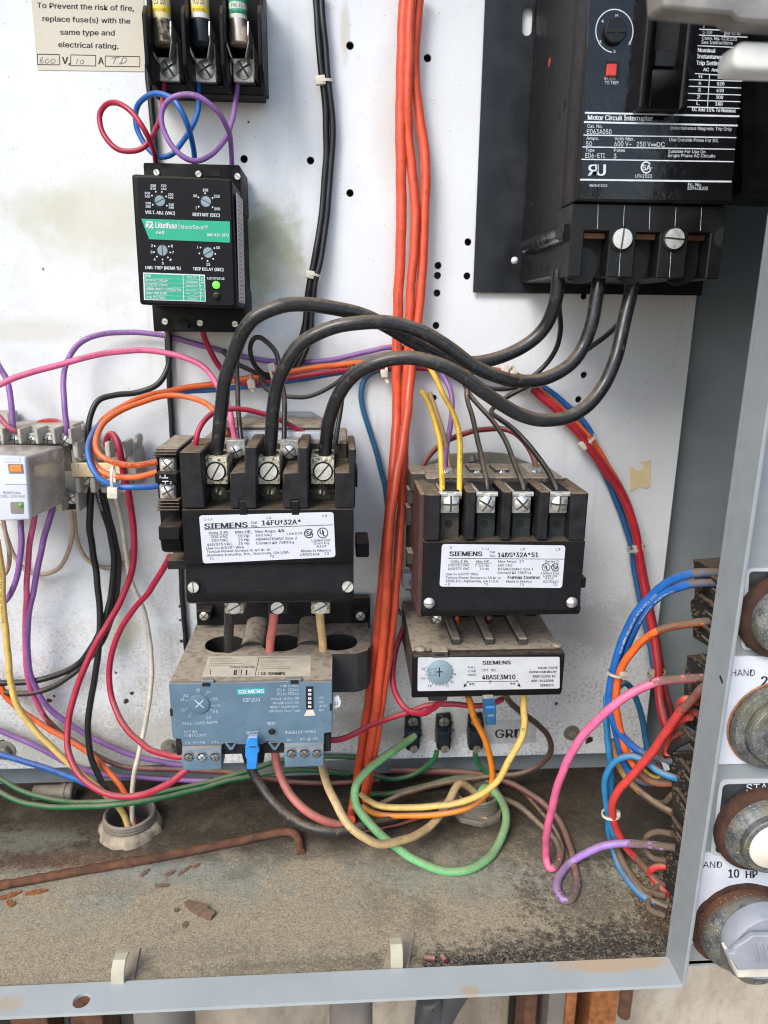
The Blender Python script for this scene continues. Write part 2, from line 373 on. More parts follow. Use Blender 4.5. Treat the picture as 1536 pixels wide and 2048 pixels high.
for k, c, d in (('black', (.009, .0095, .011), .25), ('blackd', (.022, .023, .022), .42), ('power', (.012, .0125, .014), .5), ('red', (.42, .018, .028), .45),
                ('crim', (.38, .012, .045), .4), ('darkred', (.19, .02, .02), .7), ('blue', (.012, .12, .42), .35), ('blued', (.02, .10, .26), .8),
                ('bluel', (.03, .22, .46), .6), ('teal', (.02, .12, .24), .5), ('purp', (.25, .115, .35), .4), ('lilac', (.35, .19, .55), .6), ('pink', (.72, .13, .27), .4),
                ('pinkd', (.42, .08, .14), .5), ('oran', (.80, .13, .022), .5), ('big', (.66, .085, .035), .3), ('yel', (.75, .46, .03), .5), ('yelp', (.68, .47, .13), .55),
                ('tan', (.62, .43, .20), .6), ('beige', (.46, .35, .26), .3), ('white', (.62, .57, .47), .45), ('grn', (.012, .13, .045), .6),
                ('gnd', (.16, .47, .18), .6), ('mauve', (.17, .05, .05), .7), ('salmon', (.58, .16, .14), .6), ('brick', (.60, .05, .045), .65), ('char', (.02, .02, .023), .45), ('ochre', (.34, .19, .06), .8), ('brown', (.10, .06, .045), .9), ('pinkm', (.60, .10, .21), .4), ('oran2', (.72, .22, .012), .5)):
    R[k] = cable(k, c, dust=d, **({'grime': .30, 'gc': (.075, .058, .038), 'rough': .3} if k == 'power' else {'grime': .22, 'gc': (.20, .035, .02)} if k == 'big' else {'grime': .3, 'gc': (.22, .16, .09)} if k in ('tan', 'gnd', 'salmon', 'char') else {}))
for k, c in (('pinkx', (.50, .10, .17)), ('oranx', (.36, .08, .02)), ('lilacx', (.27, .15, .36)), ('bluex', (.03, .11, .28)), ('redx', (.26, .035, .03)), ('cakew', (.12, .085, .055))):
    R[k] = cable(k, c, dust=1.15, dl=-1.3, dc=(.15, .105, .07))
# ------------------------------------------------------------------ the cabinet: levels measured from the photo
YF = -160.0                                   # opening plane of the cabinet
YB = 20.0                                     # inner back wall
ZF = at(700, 1548, YB).z                      # cabinet floor
ZR = at(668, 1943, YF).z                      # top of bottom rim
YR = atz(684, 2001, ZR).y                     # front edge of the rim
XR = at(1430, 1233, YF).x                     # right rim
ZP = at(645, 1521, 0).z                       # bottom edge of mounting plate
XP = at(1341, 1035, 0).x                      # right edge of mounting plate
XL, XO, ZT = -430.0, XR+150, 430.0
ZO = at(1405, 1931, YF).z                     # lower edge of the front flange
LV=(ZF,ZR,YR,XR,ZP,XP,ZO)

# mounting plate material with its own stains
n = N('white_plate_paint')
nz = n.noise(55, 6, .65); nz2 = n.noise(260, 5, .7)
c = n.mix(n.ramp(n.noise(14, 4), .3, .75), (.73, .755, .775), (.67, .695, .715))
px_, py_, pz_ = n.sep(n.pos)
low = n.ramp(pz_, (H0-90)*.001, (H0-330)*.001)
left = n.ramp(px_, .10, -.15)
c = n.mix(n.math('MULTIPLY', n.math('MULTIPLY', left, n.ramp(nz, .42, .66)), .35), c, (.60, .57, .49))
sp = n.math('MULTIPLY', n.ramp(n.noise(900, 3, .6), .58, .70), n.math('ADD', n.math('MULTIPLY', low, .9), .3))
mot = n.math('MULTIPLY', n.math('MULTIPLY', n.ramp(n.noise(420, 5, .7), .45, .63), low), n.ramp(nz, .3, .6)); c = n.mix(n.math('MULTIPLY', mot, .8), c, (.34, .315, .265))
c = n.mix(n.math('MULTIPLY', sp, n.ramp(nz, .35, .6)), c, (.20, .18, .14))
tk = n.ramp(n.vor(300, n.scalev(1, 1, .6)), .10, .06)              # small chips and ticks in the paint
c = n.mix(n.math('MULTIPLY', n.math('MULTIPLY', tk, n.ramp(n.noise(130, 2), .47, .57)), .8), c, (.24, .22, .19))
sc_ = n.math('MULTIPLY', n.ramp(n.vor(95, n.scalev(1.6, 1, .35), 'Distance', 'DISTANCE_TO_EDGE'), .012, .004), n.ramp(n.noise(60, 3, .6), .60, .68)); c = n.mix(n.math('MULTIPLY', sc_, .45), c, (.42, .40, .36))
dr = n.math('MULTIPLY', n.ramp(n.noise(30, 4, .6, n.scalev(3.2, 1, .22)), .56, .74), n.ramp(n.noise(9, 3), .42, .62)); c = n.mix(n.math('MULTIPLY', dr, .38), c, (.47, .44, .36))
def wb(px, py): return tuple(W(at(px, py, 0)))
for (px, py, rx, rz, col, s, am) in ((520, 475, .034, .030, (.28, .29, .14), .75, .9), (500, 560, .016, .030, (.40, .40, .24), .55, .9), (505, 470, .012, .012, (.22, .23, .14), .6, .9), (560, 545, .022, .018, (.42, .40, .24), .5, .9), (190, 440, .06, .035, (.50, .48, .33), .5, .9), (80, 420, .03, .02, (.46, .45, .32), .4, 1.), (330, 240, .02, .03, (.52, .50, .38), .35, 1.), (770, 250, .012, .05, (.55, .52, .46), .35, .8), (630, 700, .05, .01, (.5, .46, .38), .35, 1.),
        (245, 1265, .02, .02, (.40, .38, .20), .55, 1.), (60, 660, .05, .01, (.5, .46, .36), .4, 1.), (450, 200, .025, .035, (.56, .5, .4), .3, 1.), (690, 65, .004, .02, (.45, .38, .28), .5, .7), (1180, 1250, .05, .03, (.36, .35, .31), .45, 1.2), (850, 1450, .10, .02, (.30, .28, .23), .6, 1.2), (200, 1480, .12, .03, (.36, .33, .26), .55, 1.2)):
    c = n.mix(n.math('MULTIPLY', n.blob(wb(px, py), (rx, 1, rz), nz, am, .7), s), c, col)
for (px, py, r) in ((232, 1345, 3.2), (98, 1401, 6), (108, 1392, 3.5), (252, 1402, 7), (264, 1386, 5), (360, 1212, 3.5), (360, 1240, 3), (364, 1282, 5), (359, 1330, 3), (8, 1492, 15), (136, 1424, 2.5), (86, 538, 3), (340, 1498, 15), (1178, 1480, 9), (1050, 1012, 2), (283, 1412, 1.5), (600, 1300, 6), (828, 1440, 9), (890, 1442, 10), (955, 1450, 10)):
    c = n.mix(n.blob(wb(px, py), (r*.00034, 1, r*.00034), nz2, 1.3, .25), c, (.05, .022, .012))
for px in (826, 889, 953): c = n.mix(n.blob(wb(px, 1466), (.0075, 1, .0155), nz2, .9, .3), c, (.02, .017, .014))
n.bump(n.noise(1400, 3), .00004, .5)
M['plate'] = n.set(col=c, rough=n.mixf(n.ramp(nz, .3, .7), .3, .45))

# floor pan material: brown crust at the back, tan wind-blown dust in front, bare paint patches between
n = N('dusty_floor_pan')
px_, py_, pz_ = n.sep(n.pos); nz = n.noise(28, 7, .68); nz2 = n.noise(190, 5, .7); fine = n.noise(1500, 3, .7)
yy = n.math('ADD', py_, n.math('MULTIPLY', n.math('SUBTRACT', nz, .5), .09))
c = n.mix(n.ramp(n.noise(1100, 5, .75), .3, .7), (.235, .195, .13), (.42, .355, .25))
bare = n.math('MULTIPLY', n.ramp(yy, -.125, -.085), n.ramp(nz, .40, .56)); c = n.mix(bare, c, n.mix(nz2, (.19, .195, .15), (.34, .335, .27)))
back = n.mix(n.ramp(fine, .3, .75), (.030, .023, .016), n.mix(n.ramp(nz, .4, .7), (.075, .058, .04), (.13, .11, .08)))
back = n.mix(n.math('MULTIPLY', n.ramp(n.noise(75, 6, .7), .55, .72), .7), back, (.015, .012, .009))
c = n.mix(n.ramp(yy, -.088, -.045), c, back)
for (px, py, rx, ry, col, s, am) in ((560, 1580, .09, .02, (.02, .015, .01), .8, 1.), (140, 1720, .09, .012, (.10, .04, .02), .7, 1.), (1180, 1800, .05, .05, (.10, .085, .06), .7, 1.2), (1060, 1790, .014, .02, (.07, .06, .045), .6, 1.3), (850, 1830, .012, .02, (.14, .11, .08), .5, 1.3), (60, 1680, .05, .02, (.22, .22, .17), .6, 1.2), (230, 1770, .03, .02, (.18, .185, .15), .5, 1.2), (330, 1740, .06, .012, (.30, .31, .28), .6, 1.),
        (1210, 1890, .10, .022, (.03, .028, .024), .85, 1.3), (960, 1915, .08, .012, (.05, .045, .04), .7, 1.2), (700, 1925, .10, .008, (.10, .09, .07), .5, 1.2), (1270, 1650, .06, .06, (.07, .06, .048), .85, 1.2), (1120, 1690, .09, .035, (.10, .085, .062), .7, 1.1), (650, 1700, .09, .014, (.12, .10, .075), .5, 1.2), (150, 1640, .06, .018, (.05, .04, .028), .6, 1.2), (760, 1800, .02, .03, (.17, .14, .10), .45, 1.3), (420, 1900, .05, .012, (.20, .165, .115), .4, 1.3)):
    q = atz(px, py, ZF); c = n.mix(n.math('MULTIPLY', n.blob(tuple(W(q)), (rx, ry, 1), nz2, am, .8), s), c, col)
coarse = n.noise(620, 4, .75); c = n.mix(n.math('MULTIPLY', n.ramp(coarse, .50, .66), n.ramp(yy, -.04, -.10, .08, .5)), c, (.50, .42, .30)); c = n.mix(n.math('MULTIPLY', n.ramp(coarse, .46, .34), .5), c, (.10, .08, .055)); c = n.mix(n.math('MULTIPLY', n.ramp(n.noise(45, 6, .7), .54, .70), .45), c, (.16, .135, .10)); c = n.mix(n.math('MULTIPLY', n.ramp(n.noise(700, 3, .7), .66, .74), .8), c, (.04, .035, .03))
n.bump(n.math('ADD', fine, n.math('MULTIPLY', nz2, 2.)), .0007, .8)
M['floor'] = n.set(col=c, rough=.95, spec=.2)

# rim paint: dust drift in the right corner, a few rust streaks
n = N('rim_paint')
nz = n.noise(60, 6, .65); fine = n.noise(1500, 3, .7); c = n.mix(n.ramp(n.noise(20, 3), .3, .7), (.335, .365, .363), (.38, .41, .405))
q = atz(1230, 1932, ZR); q2 = atz(940, 1982, ZR); q3 = atz(10, 2010, ZR); q4 = atz(1366, 1950, ZR)
up = n.ramp(n.sep(n.nrm)[2], .5, .9)
c = n.mix(n.math('MULTIPLY', n.math('MULTIPLY', n.blob((q.x*.001, q.y*.001+.002, 1.4+q.z*.001), (.040, .0075, 1), nz, .55, .5), up), n.ramp(fine, .25, .5)), c, n.mix(fine, (.36, .26, .16), (.55, .42, .28)))
for (p, r, s) in ((q2, (.006, .004, 1), .6), (q3, (.012, .006, 1), .5), (q4, (.004, .012, 1), .6)):
    c = n.mix(n.math('MULTIPLY', n.blob(tuple(W(p)), r, nz, 1., .7), s), c, (.42, .28, .14))
c = n.mix(n.ramp(n.noise(1100, 2), .70, .76), c, (.15, .12, .09))
M['rim'] = n.set(col=c, rough=.4)

# outside: ground and rendered wall behind the cabinet
n = N('weathered_render'); nz = n.noise(9, 6, .7, n.scalev(2.2, 1, .8)); f2 = n.noise(60, 5, .7)
c = n.mix(n.ramp(nz, .35, .65), (.36, .29, .215), (.52, .45, .355)); c = n.mix(n.math('MULTIPLY', n.ramp(n.noise(22, 5, .7, n.scalev(2, 1, .7)), .56, .7), .6), c, (.24, .19, .14)); n.bump(f2, .004, .7)
M['wall'] = n.set(col=c, rough=.95)
n = N('concrete_ground'); c = n.mix(n.ramp(n.noise(6, 6, .65), .3, .7), (.27, .25, .22), (.40, .37, .32)); n.bump(n.noise(150, 4), .002)
M['ground'] = n.set(col=c, rough=.95)

g = MB(); g.add([(-9000, -9000, -H0), (9000, -9000, -H0), (9000, 9000, -H0), (-9000, 9000, -H0)], [(0, 1, 2, 3)])
obj('ground', g, M['ground'], kind='structure')
g = MB(); g.box(-1500, 1500, 140, 320, -H0, 700)
tag(obj('rendered_wall', g, M['wall']), 'pale weathered rendered wall standing behind the cabinet', 'wall')

cab = thing('electrical_cabinet', 'open grey steel control cabinet holding all the gear and wiring', 'cabinet', (0, YB, ZF))
g = MB(); g.box(XL, XO, YB, YB+2, ZF-2, ZT); obj('back_wall', g, M['encin'], cab)
g = MB(); g.box(XO-2, XO, YF, YB, ZF-2, ZT); g.box(XL, XL+2, YF, YB, ZF-2, ZT); obj('side_wall', g, M['encin'], cab)
g = MB(); g.box(XL, XO, YF, YB+2, ZT, ZT+2); obj('top_panel', g, M['enc'], cab)
# floor pan with two conduit openings
HUB = atz(262, 1655, ZF), atz(953, 1618, ZF)
HR = 17.5
g = fill2d([[(XL+2, YF), (XO-2, YF), (XO-2, YB), (XL+2, YB)]]+[circ(h.x, h.y, HR-1, 28) for h in HUB], 2, lambda u, v, w_: V((u, v, ZF-1+w_)))
obj('floor_pan', g, M['floor'], cab, angle=20)
# bottom rim (with the round hole), upstand below it, right rim
hx = atz(163, 2001, ZR)
g = fill2d([[(XL, YF), (XR, YF), (XR, YR), (XL, YR)], circ(hx.x, hx.y, 4.3, 24)], 2, lambda u, v, w_: V((u, v, ZR-1+w_)))
obj('bottom_rim', g, M['rim'], cab, angle=20)
g = MB(); g.box(XL, XO, YF, YF+2, ZO, ZR-2.2); obj('bottom_flange', g, M['enc'], cab)
g = MB(); g.box(XR, XR+2, YR-.5, YF-.3, ZR-2, ZT); obj('right_rim', g, M['enc'], cab, bevel=.5)
g = MB(); g.box(XR-.2, XO, YF, YF+2, ZR-2, ZT); obj('front_panel', g, M['enc'], cab)
g = MB(); g.box(XL-1, XL+35, YF, YF+2, ZR, ZT); g.box(XL, XO, YF, YF+2, ZT-35, ZT); obj('front_return', g, M['enc'], cab)
a = atx(1446, 1372, XR); b = atx(1442, 1402, XR)
g = MB(); q = [atx(x, y, XR-.05) for x, y in ((1438, 1352), (1441, 1350), (1445, 1360), (1446, 1368), (1443, 1367))]; g.poly(q); obj('paint_scratch', g, M['void'], cab, recalc=False)

# mounting plate with drilled holes
HOLES = [(700, 91), (855, 116), (488, 318), (621, 321), (700, 386), (936, 484), (876, 531), (875, 551), (934, 552), (874, 586), (872, 651), (867, 796), (866, 816), (1157, 799), (1168, 592), (1168, 750)]
loops = [[(XL+15, ZP), (XP, ZP), (XP, ZT-20), (XL+15, ZT-20)]]
for i, (x, y) in enumerate(HOLES):
    p = at(x, y, 0); loops.append(circ(p.x, p.z, 2.25, 18))
for x, y, r in ((1113, 1408, 1.6), (497, 244, .7), (497, 243, .01)):
    if r > .1: p = at(x, y, 0); loops.append(circ(p.x, p.z, r, 10))
plate = obj('mounting_plate', fill2d(loops, 2, lambda u, v, w_: V((u, 1-w_, v))), M['plate'], angle=20)
tag(plate, 'white drilled steel mounting plate, stained and chipped, across the back', 'mounting plate')
for px, py, r, lab in ((340, 1494, 7, 'rusty bolt head low on the plate left of the blue-grey relay'), (1143, 1465, 6.5, 'dull bolt head at the lower right of the plate near the pink wire'), (10, 1500, 8, 'rusted bolt at the lower left edge of the plate')):
    p = at(px, py, 0); t = thing('plate_bolt', lab, 'bolt', p, 'bolts holding the mounting plate')
    g = MB(); g.lathe([(r*.95, 0), (r*.95, 1)], p, n=20); obj('washer', g, M['galvd'], t, bevel=.3)
    g = MB(); g.lathe([(r*.62, 1), (r*.62, 5), (r*.5, 6)], p, n=6); obj('bolt_head', g, M['hub'], t, bevel=.3, angle=20)

# what stands below / behind the cabinet
def pipe(name, label, cat, px, w_px, y, mt, py=2040, gr=None):
    p = at(px, py, y); r = mmr(px, py, y, w_px/2); g = MB(); g.cyl((p.x, y, ZF-3 if y < YB else -300), (p.x, y, -H0), r, n=24)
    tag(obj(name, g, mt), label, cat, gr)
pipe('conduit', 'pale grey conduit under the cabinet, left one', 'conduit', 330, 118, -10, M['pipe'])
pipe('conduit', 'brown-grey conduit under the middle of the cabinet', 'conduit', 702, 86, -10, M['pipeb'])
g = MB(); g.tube(spline([at(925, 1960, 0), at(898, 2000, 0), at(875, 2048, 0), at(850, 2120, 0), V((at(850, 2120, 0).x-10, 0, -H0))]), mmr(880, 2040, 0, 27), 14)
tag(obj('flexible_hose', g, M['hose']), 'dark grey flexible hose leaning under the cabinet', 'hose')
def bar(name, label, cat, pl, pr, y, d, mt, ztop=None, zb=-H0, gr=None):
    g = MB(); g.box(at(pl, 2040, y).x, at(pr, 2040, y).x, y, y+d, zb, -370 if ztop is None else ztop); tag(obj(name, g, mt, bevel=.8), label, cat, gr)
bar('steel_upright', 'orange rusted steel upright, rightmost wide one under the cabinet', 'upright', 1178, 1232, 60, 40, M['rusto'], gr='rusty uprights under the cabinet')
bar('steel_upright', 'pale tan upright with rusty edge under the cabinet', 'upright', 1095, 1128, 50, 40, M['pipeb'], gr='rusty uprights under the cabinet')
bar('steel_upright', 'narrow rust red upright beside the pale tan one', 'upright', 1048, 1072, 56, 30, M['rust'], gr='rusty uprights under the cabinet')
bar('steel_upright', 'thin orange rusted upright right of the pale tan one', 'upright', 1130, 1150, 48, 30, M['rusto'], gr='rusty uprights under the cabinet')
bar('steel_upright', 'dark rusty upright at the left under the rim hole', 'upright', 20, 95, 40, 40, M['rust'], gr='rusty uprights under the cabinet')
bar('steel_upright', 'rust red upright left of the pale grey conduit', 'upright', 140, 205, 50, 40, M['rust'], gr='rusty uprights under the cabinet')
bar('steel_board', 'pale board between the left rusty uprights', 'board', 100, 138, 70, 20, M['pipe'])
g = MB(); p = at(1252, 1990, 10); g.cyl((p.x, 10, -372), (p.x, 10, at(1252, 2030, 10).z), mmr(1252, 2030, 10, 12), n=14)
tag(obj('rusty_bolt', g, M['rust'], bevel=.6), 'rusty rod end hanging under the cabinet near the right corner', 'rod')
g = MB(); p = at(1200, 2030, 100); g.box(at(1030, 2030, 100).x, at(1215, 2030, 100).x, 105, 125, -H0, -380); tag(obj('gap_shade', g, M['void']), 'added black sheet standing in for the shade between the right rusty uprights', 'shade sheet')  # black sheet added so the gaps between the uprights look shaded

g = MB(); g.box(at(-40, 2030, 100).x, at(222, 2030, 100).x, 105, 125, -H0, -380); tag(obj('gap_shade', g, M['void']), 'added black sheet standing in for the shade between the left rusty uprights', 'board')  # same shade stand-in for the gaps of the left uprights

# conduit hubs in the floor
def hub(c, lab, seal, r, h):
    t = thing('conduit_hub', lab, 'conduit hub', c, 'conduit hubs in the cabinet floor')
    pr = [(r-2.2, -25), (r-2.2, h-.6), (r-1.4, h), (r-.4, h-.3)]
    for i in range(int(h//2.2)):
        z = h-.8-i*2.2; pr += [(r, z), (r, z-.9), (r-.8, z-1.3), (r-.8, z-1.9)]
    pr += [(r, .2), (r, -25)]
    g = MB(); g.lathe(pr, c, (0, 0, 1), 32, cap=False); obj('threaded_sleeve', g, M['hub'], t, angle=50)
    if seal:
        g = MB(); k = 60; rn = [random.uniform(-1, 1) for _ in range(k)]; vs = []
        for i in range(k):
            a = 2*math.pi*i/k; w_ = (rn[i]+rn[(i+1) % k]+rn[i-1])/3
            for rr, zz in ((r+.1, 6+w_), (r+1.8, 5.5+w_), (r+3.6+w_*2.4, 3.+w_), (r+4.5+w_*3, -.2)): vs.append((c.x+rr*math.cos(a), c.y+rr*math.sin(a), c.z+zz))
        fs = [(i*4+j, ((i+1) % k)*4+j, ((i+1) % k)*4+j+1, i*4+j+1) for i in range(k) for j in range(3)]
        g.add(vs, fs); obj('sealant_ring', g, M['seal'], t, angle=60)
    else:
        g = MB(); g.lathe([(r+.1, 0), (r+.1, 4), (r+4, 4), (r+4, 0)], c, (0, 0, 1), 8, cap=False); obj('locknut', g, M['hub'], t, bevel=.4)
hub(HUB[0], 'threaded conduit hub in crumbling sealant, wires dropping into it', True, HR, 13)
hub(HUB[1], 'grey conduit hub behind the green ground cable loop', False, HR-1.5, 16)
# ------------------------------------------------------------------ screws (unit radius, axis -Y) with real slots
SCR = {}
def screw_mesh(kind, mt):
    k = (kind, mt.name)
    if k in SCR: return SCR[k]
    mb = MB(); w_ = .12 if kind == 'cross' else .10; flat = kind == 'slot'
    H = .42 if not flat else .30
    def ht(x, z):
        rr = x*x+z*z
        return H*(1-rr*.62) if not flat else H*(1-.12*max(0, rr-.6))
    regs = [(sx, sz) for sx in (1, -1) for sz in (1, -1)] if kind == 'cross' else [(sx, 0) for sx in (1, -1)]
    for sx, sz in regs:
        if sz:
            c0 = (w_*sx, w_*sz); a0, a1 = math.asin(w_), math.acos(w_); rays = 6
            arc = [(math.cos(a0+(a1-a0)*i/rays)*sx, math.sin(a0+(a1-a0)*i/rays)*sz) for i in range(rays+1)]
        else:
            c0 = (w_*sx, 0); a1 = math.acos(w_); rays = 14
            arc = [(math.cos(-a1+2*a1*i/rays)*sx, math.sin(-a1+2*a1*i/rays)) for i in range(rays+1)]
        vs = []; fs = []; T = 3
        for (X_, Z_) in arc:
            for t in range(T+1):
                f = t/T; x = c0[0]+(X_-c0[0])*f; z = c0[1]+(Z_-c0[1])*f
                vs.append((x, -ht(x, z), z))
        nn = T+1
        for i in range(rays):
            for t in range(T): fs.append((i*nn+t, (i+1)*nn+t, (i+1)*nn+t+1, i*nn+t+1))
        lo = [i*nn+T for i in range(rays+1)]; loop = [0*nn+t for t in range(T)] + lo + [rays*nn+t for t in range(T-1, -1, -1)]
        b = len(vs); vs += [(vs[i][0], 0, vs[i][2]) for i in loop]
        for i in range(len(loop)): j = (i+1) % len(loop); fs.append((loop[i], loop[j], b+j, b+i))
        mb.add(vs, fs)
    mb.lathe([(1.0, 0), (1.0, H*.25), (.05, H*.25)], (0, 0, 0), (0, -1, 0), 24, 1)
    me = bpy.data.meshes.new('screw'); me.from_pydata([tuple(p*.001) for p in mb.v], [], mb.f)
    me.materials.append(mt); me.materials.append(M['slotd'])
    for p, i in zip(me.polygons, mb.m): p.material_index = i
    bm = bmesh.new(); bm.from_mesh(me); bmesh.ops.remove_doubles(bm, verts=bm.verts, dist=1e-8); bmesh.ops.recalc_face_normals(bm, faces=bm.faces); bm.to_mesh(me); bm.free()
    finish(me, 0, 40); SCR[k] = me; return me
def screw(px, py, y, rpx, parent, kind='cross', mt='zinc', rot=None, axis=None, name='screw', label=None):
    c = at(px, py, y); o = link(name, screw_mesh(kind, M[mt]), c, parent, label); r = mmr(px, py, y, rpx)
    o.scale = (r, r, r); o.rotation_euler = (0, random.uniform(0, 3.1) if rot is None else math.radians(rot), 0)
    if axis is not None: o.rotation_mode = 'QUATERNION'; o.rotation_quaternion = V((0, -1, 0)).rotation_difference(V(axis))
    return o
def lettering(mb, parent, mt='ink', name='lettering'):
    return obj(name, mb, mt if isinstance(mt, (list, tuple)) else M[mt], parent, recalc=False)
def plate_px(name, pts, y, mt, parent, t=.3, label=None, rad=None):
    # thin printed plate whose corners are photo points
    q = [at(p[0], p[1], y) for p in pts]
    if rad:
        u = (q[1]-q[0]); v = (q[3]-q[0]); L = rrect(0, 1, 0, 1, 1, 1); o = []
        ru, rv = rad/u.length, rad/v.length
        for cx, cz, a in ((1-ru, 1-rv, 0), (ru, 1-rv, 90), (ru, rv, 180), (1-ru, rv, 270)):
            for i in range(5):
                b = math.radians(a+22.5*i); s_, t_ = cx+ru*math.cos(b), cz+rv*math.sin(b)
                p = q[0]*(1-s_)*(1-t_)+q[1]*s_*(1-t_)+q[2]*s_*t_+q[3]*(1-s_)*t_; o.append(p)
        q = o
    g = MB(); g.prism(q, [V((p.x, y+t, p.z)) for p in q]); return obj(name, g, M[mt], parent, label=label)

# ------------------------------------------------------------------ sticker on the plate
c1 = C(0, 0, 2.743); S0 = onY(-.35)
st = plate_px('warning_sticker', [(60, -30), (287, -30), (290, 143), (75, 140)], -.35, 'cream', None, .25)
tag(st, 'yellowed sticker about replacing fuses, with handwritten ratings', 'sticker')
g = MB()
for s, a, b, h in (('To Prevent the risk of fire,', (203, 43), (733, 60), 29), ('replace fuse(s) with the', (233, 116), (713, 130), 29), ('same type and', (330, 190), (627, 195), 29), ('electrical rating.', (320, 258), (648, 268), 29)):
    text(g, s, c1(*a), c1(*b), h/2.743, S0, .012)
text(g, 'V,', c1(340, 350), c1(382, 351), 14, S0, .015); text(g, 'A', c1(538, 352), c1(567, 353), 14, S0, .015)
for x0, y0, x1, y1 in ((205, 297, 327, 356), (388, 301, 525, 362), (577, 307, 767, 366)):
    q = [c1(x0, y0), c1(x1, y0+(x1-x0)*.02), c1(x1, y1), c1(x0, y1-2)]
    for i in range(4): line(g, q[i], q[(i+1) % 4], 1.3, S0)
lettering(g, st, 'ink')
g = MB()
def scrawl(pts, wd=1.3):
    for a, b in zip(pts[:-1], pts[1:]): line(g, c1(*a), c1(*b), wd, S0, lift=.14)
scrawl([(236, 313), (222, 325), (219, 342), (230, 347), (240, 338), (232, 328), (221, 335)]); scrawl([(262, 322), (250, 330), (250, 345), (262, 347), (272, 335), (262, 322)]); scrawl([(292, 322), (280, 330), (280, 346), (293, 347), (305, 332), (292, 322)])
scrawl([(428, 322), (418, 352)]); scrawl([(450, 328), (440, 340), (446, 352), (458, 346), (460, 332), (450, 328)])
scrawl([(612, 318), (655, 314)]); scrawl([(636, 316), (622, 350)]); scrawl([(675, 316), (660, 352), (690, 340), (696, 322), (675, 314)]); scrawl([(650, 352), (668, 345)])
lettering(g, st, 'inkg', 'handwriting')

# ------------------------------------------------------------------ fuse block with three fuses
fb = thing('fuse_block', 'black three-pole open fuse block at the top, screw terminals below', 'fuse block', at(410, 195, 0))
xa = at(292, 150, -46).x
def fx(px, y=-46): return at(px, 130, y).x
zt = at(400, -60, -30).z; zb = at(405, 192, -16).z
g = MB(); g.box(fx(300, -14), fx(527, -14), -12, -1, zb+1, zt); g.box(fx(304, -16), fx(529, -16), -20, -11.9, zb, zb+4.5); obj('base', g, M['blackp'], fb, bevel=.6)
for px in (290, 366, 442, 517):
    x = fx(px); zt2 = at(px, 18, -46).z; zc = at(px, 130, -46).z; ze = at(px, 172, -34).z
    g = MB(); g.yz([(-12, zt+0), (-30, zt), (-34, zt2+6), (-42, zt2+3), (-46, zt2-2), (-46, zc), (-36, ze), (-20, zb+.3), (-12, zb+.3)], x, x+2.2); obj('barrier', g, M['blackp'], fb, bevel=.35)
for i, (px, lx, ly) in enumerate(((325, 338, 139), (401, 411, 141), (477, 487, 141))):
    g = MB(); x = at(lx, ly, -22).x; z = at(lx, ly, -22).z; r = mmr(lx, ly, -22, 21)
    g.box(x-r, x+r, -22, -12, z-r*1.02, z+r*1.05); g.box(x-r-1.6, x-r-.6, -27, -12, z-3, z+r*1.2); g.box(x+r+.4, x+r+1.2, -30, -12, z-4, z+r*1.9)
    lg = obj('terminal_lug', g, M['tin'], fb, bevel=.5); screw(lx, ly-2, -22, 18, lg, 'cross', 'zinc', rot=-35)
    # spring clip round the fuse end
    g = MB(); cx = at(px, 75, -30).x; zc = at(px, 60, -30).z; zd = at(px, 95, -30).z
    for s in (-1, 1):
        g.yz([(-13, zd), (-37, zd+1), (-39, zd+3), (-37, zc+2), (-13, zc+1)], cx+s*5.6, cx+s*6.5)
        g.prism([V((cx+s*5.6, -37, zd+1)), V((cx+s*6.4, -37, zd+1)), V((cx+s*4.2, -34, zd-6)), V((cx+s*3.4, -34, zd-6))], [V((cx+s*5.6, -20, zd+1)), V((cx+s*6.4, -20, zd+1)), V((cx+s*4.2, -20, zd-6)), V((cx+s*3.4, -20, zd-6))])
    obj('fuse_clip', g, M['tin'], fb, bevel=.2)
M['fyel'] = mat('cream_yellow_fuse_paper', (.72, .62, .34), .55, var=.1, speck=.5, sc=(.2, .15, .06)); M['fyelb'] = mat('yellow_band', (.80, .58, .03), .5); M['fwht'] = mat('white_fuse_paper', (.72, .70, .64), .55, var=.1, speck=.6, sc=(.1, .1, .08))
M['fgrn'] = mat('green_fuse_band', (.05, .30, .19), .5, var=.1); M['fpale'] = mat('pale_fuse_paper', (.62, .68, .55), .5); M['soot'] = mat('blackened_cap', (.012, .02, .028), .45, .3, var=.4); M['capd'] = mat('tarnished_cap', (.40, .34, .24), .38, .9, var=.5, grime=.8)
M['capc'] = mat('clean_cap', (.60, .50, .42), .35, .9, var=.2, grime=.25)
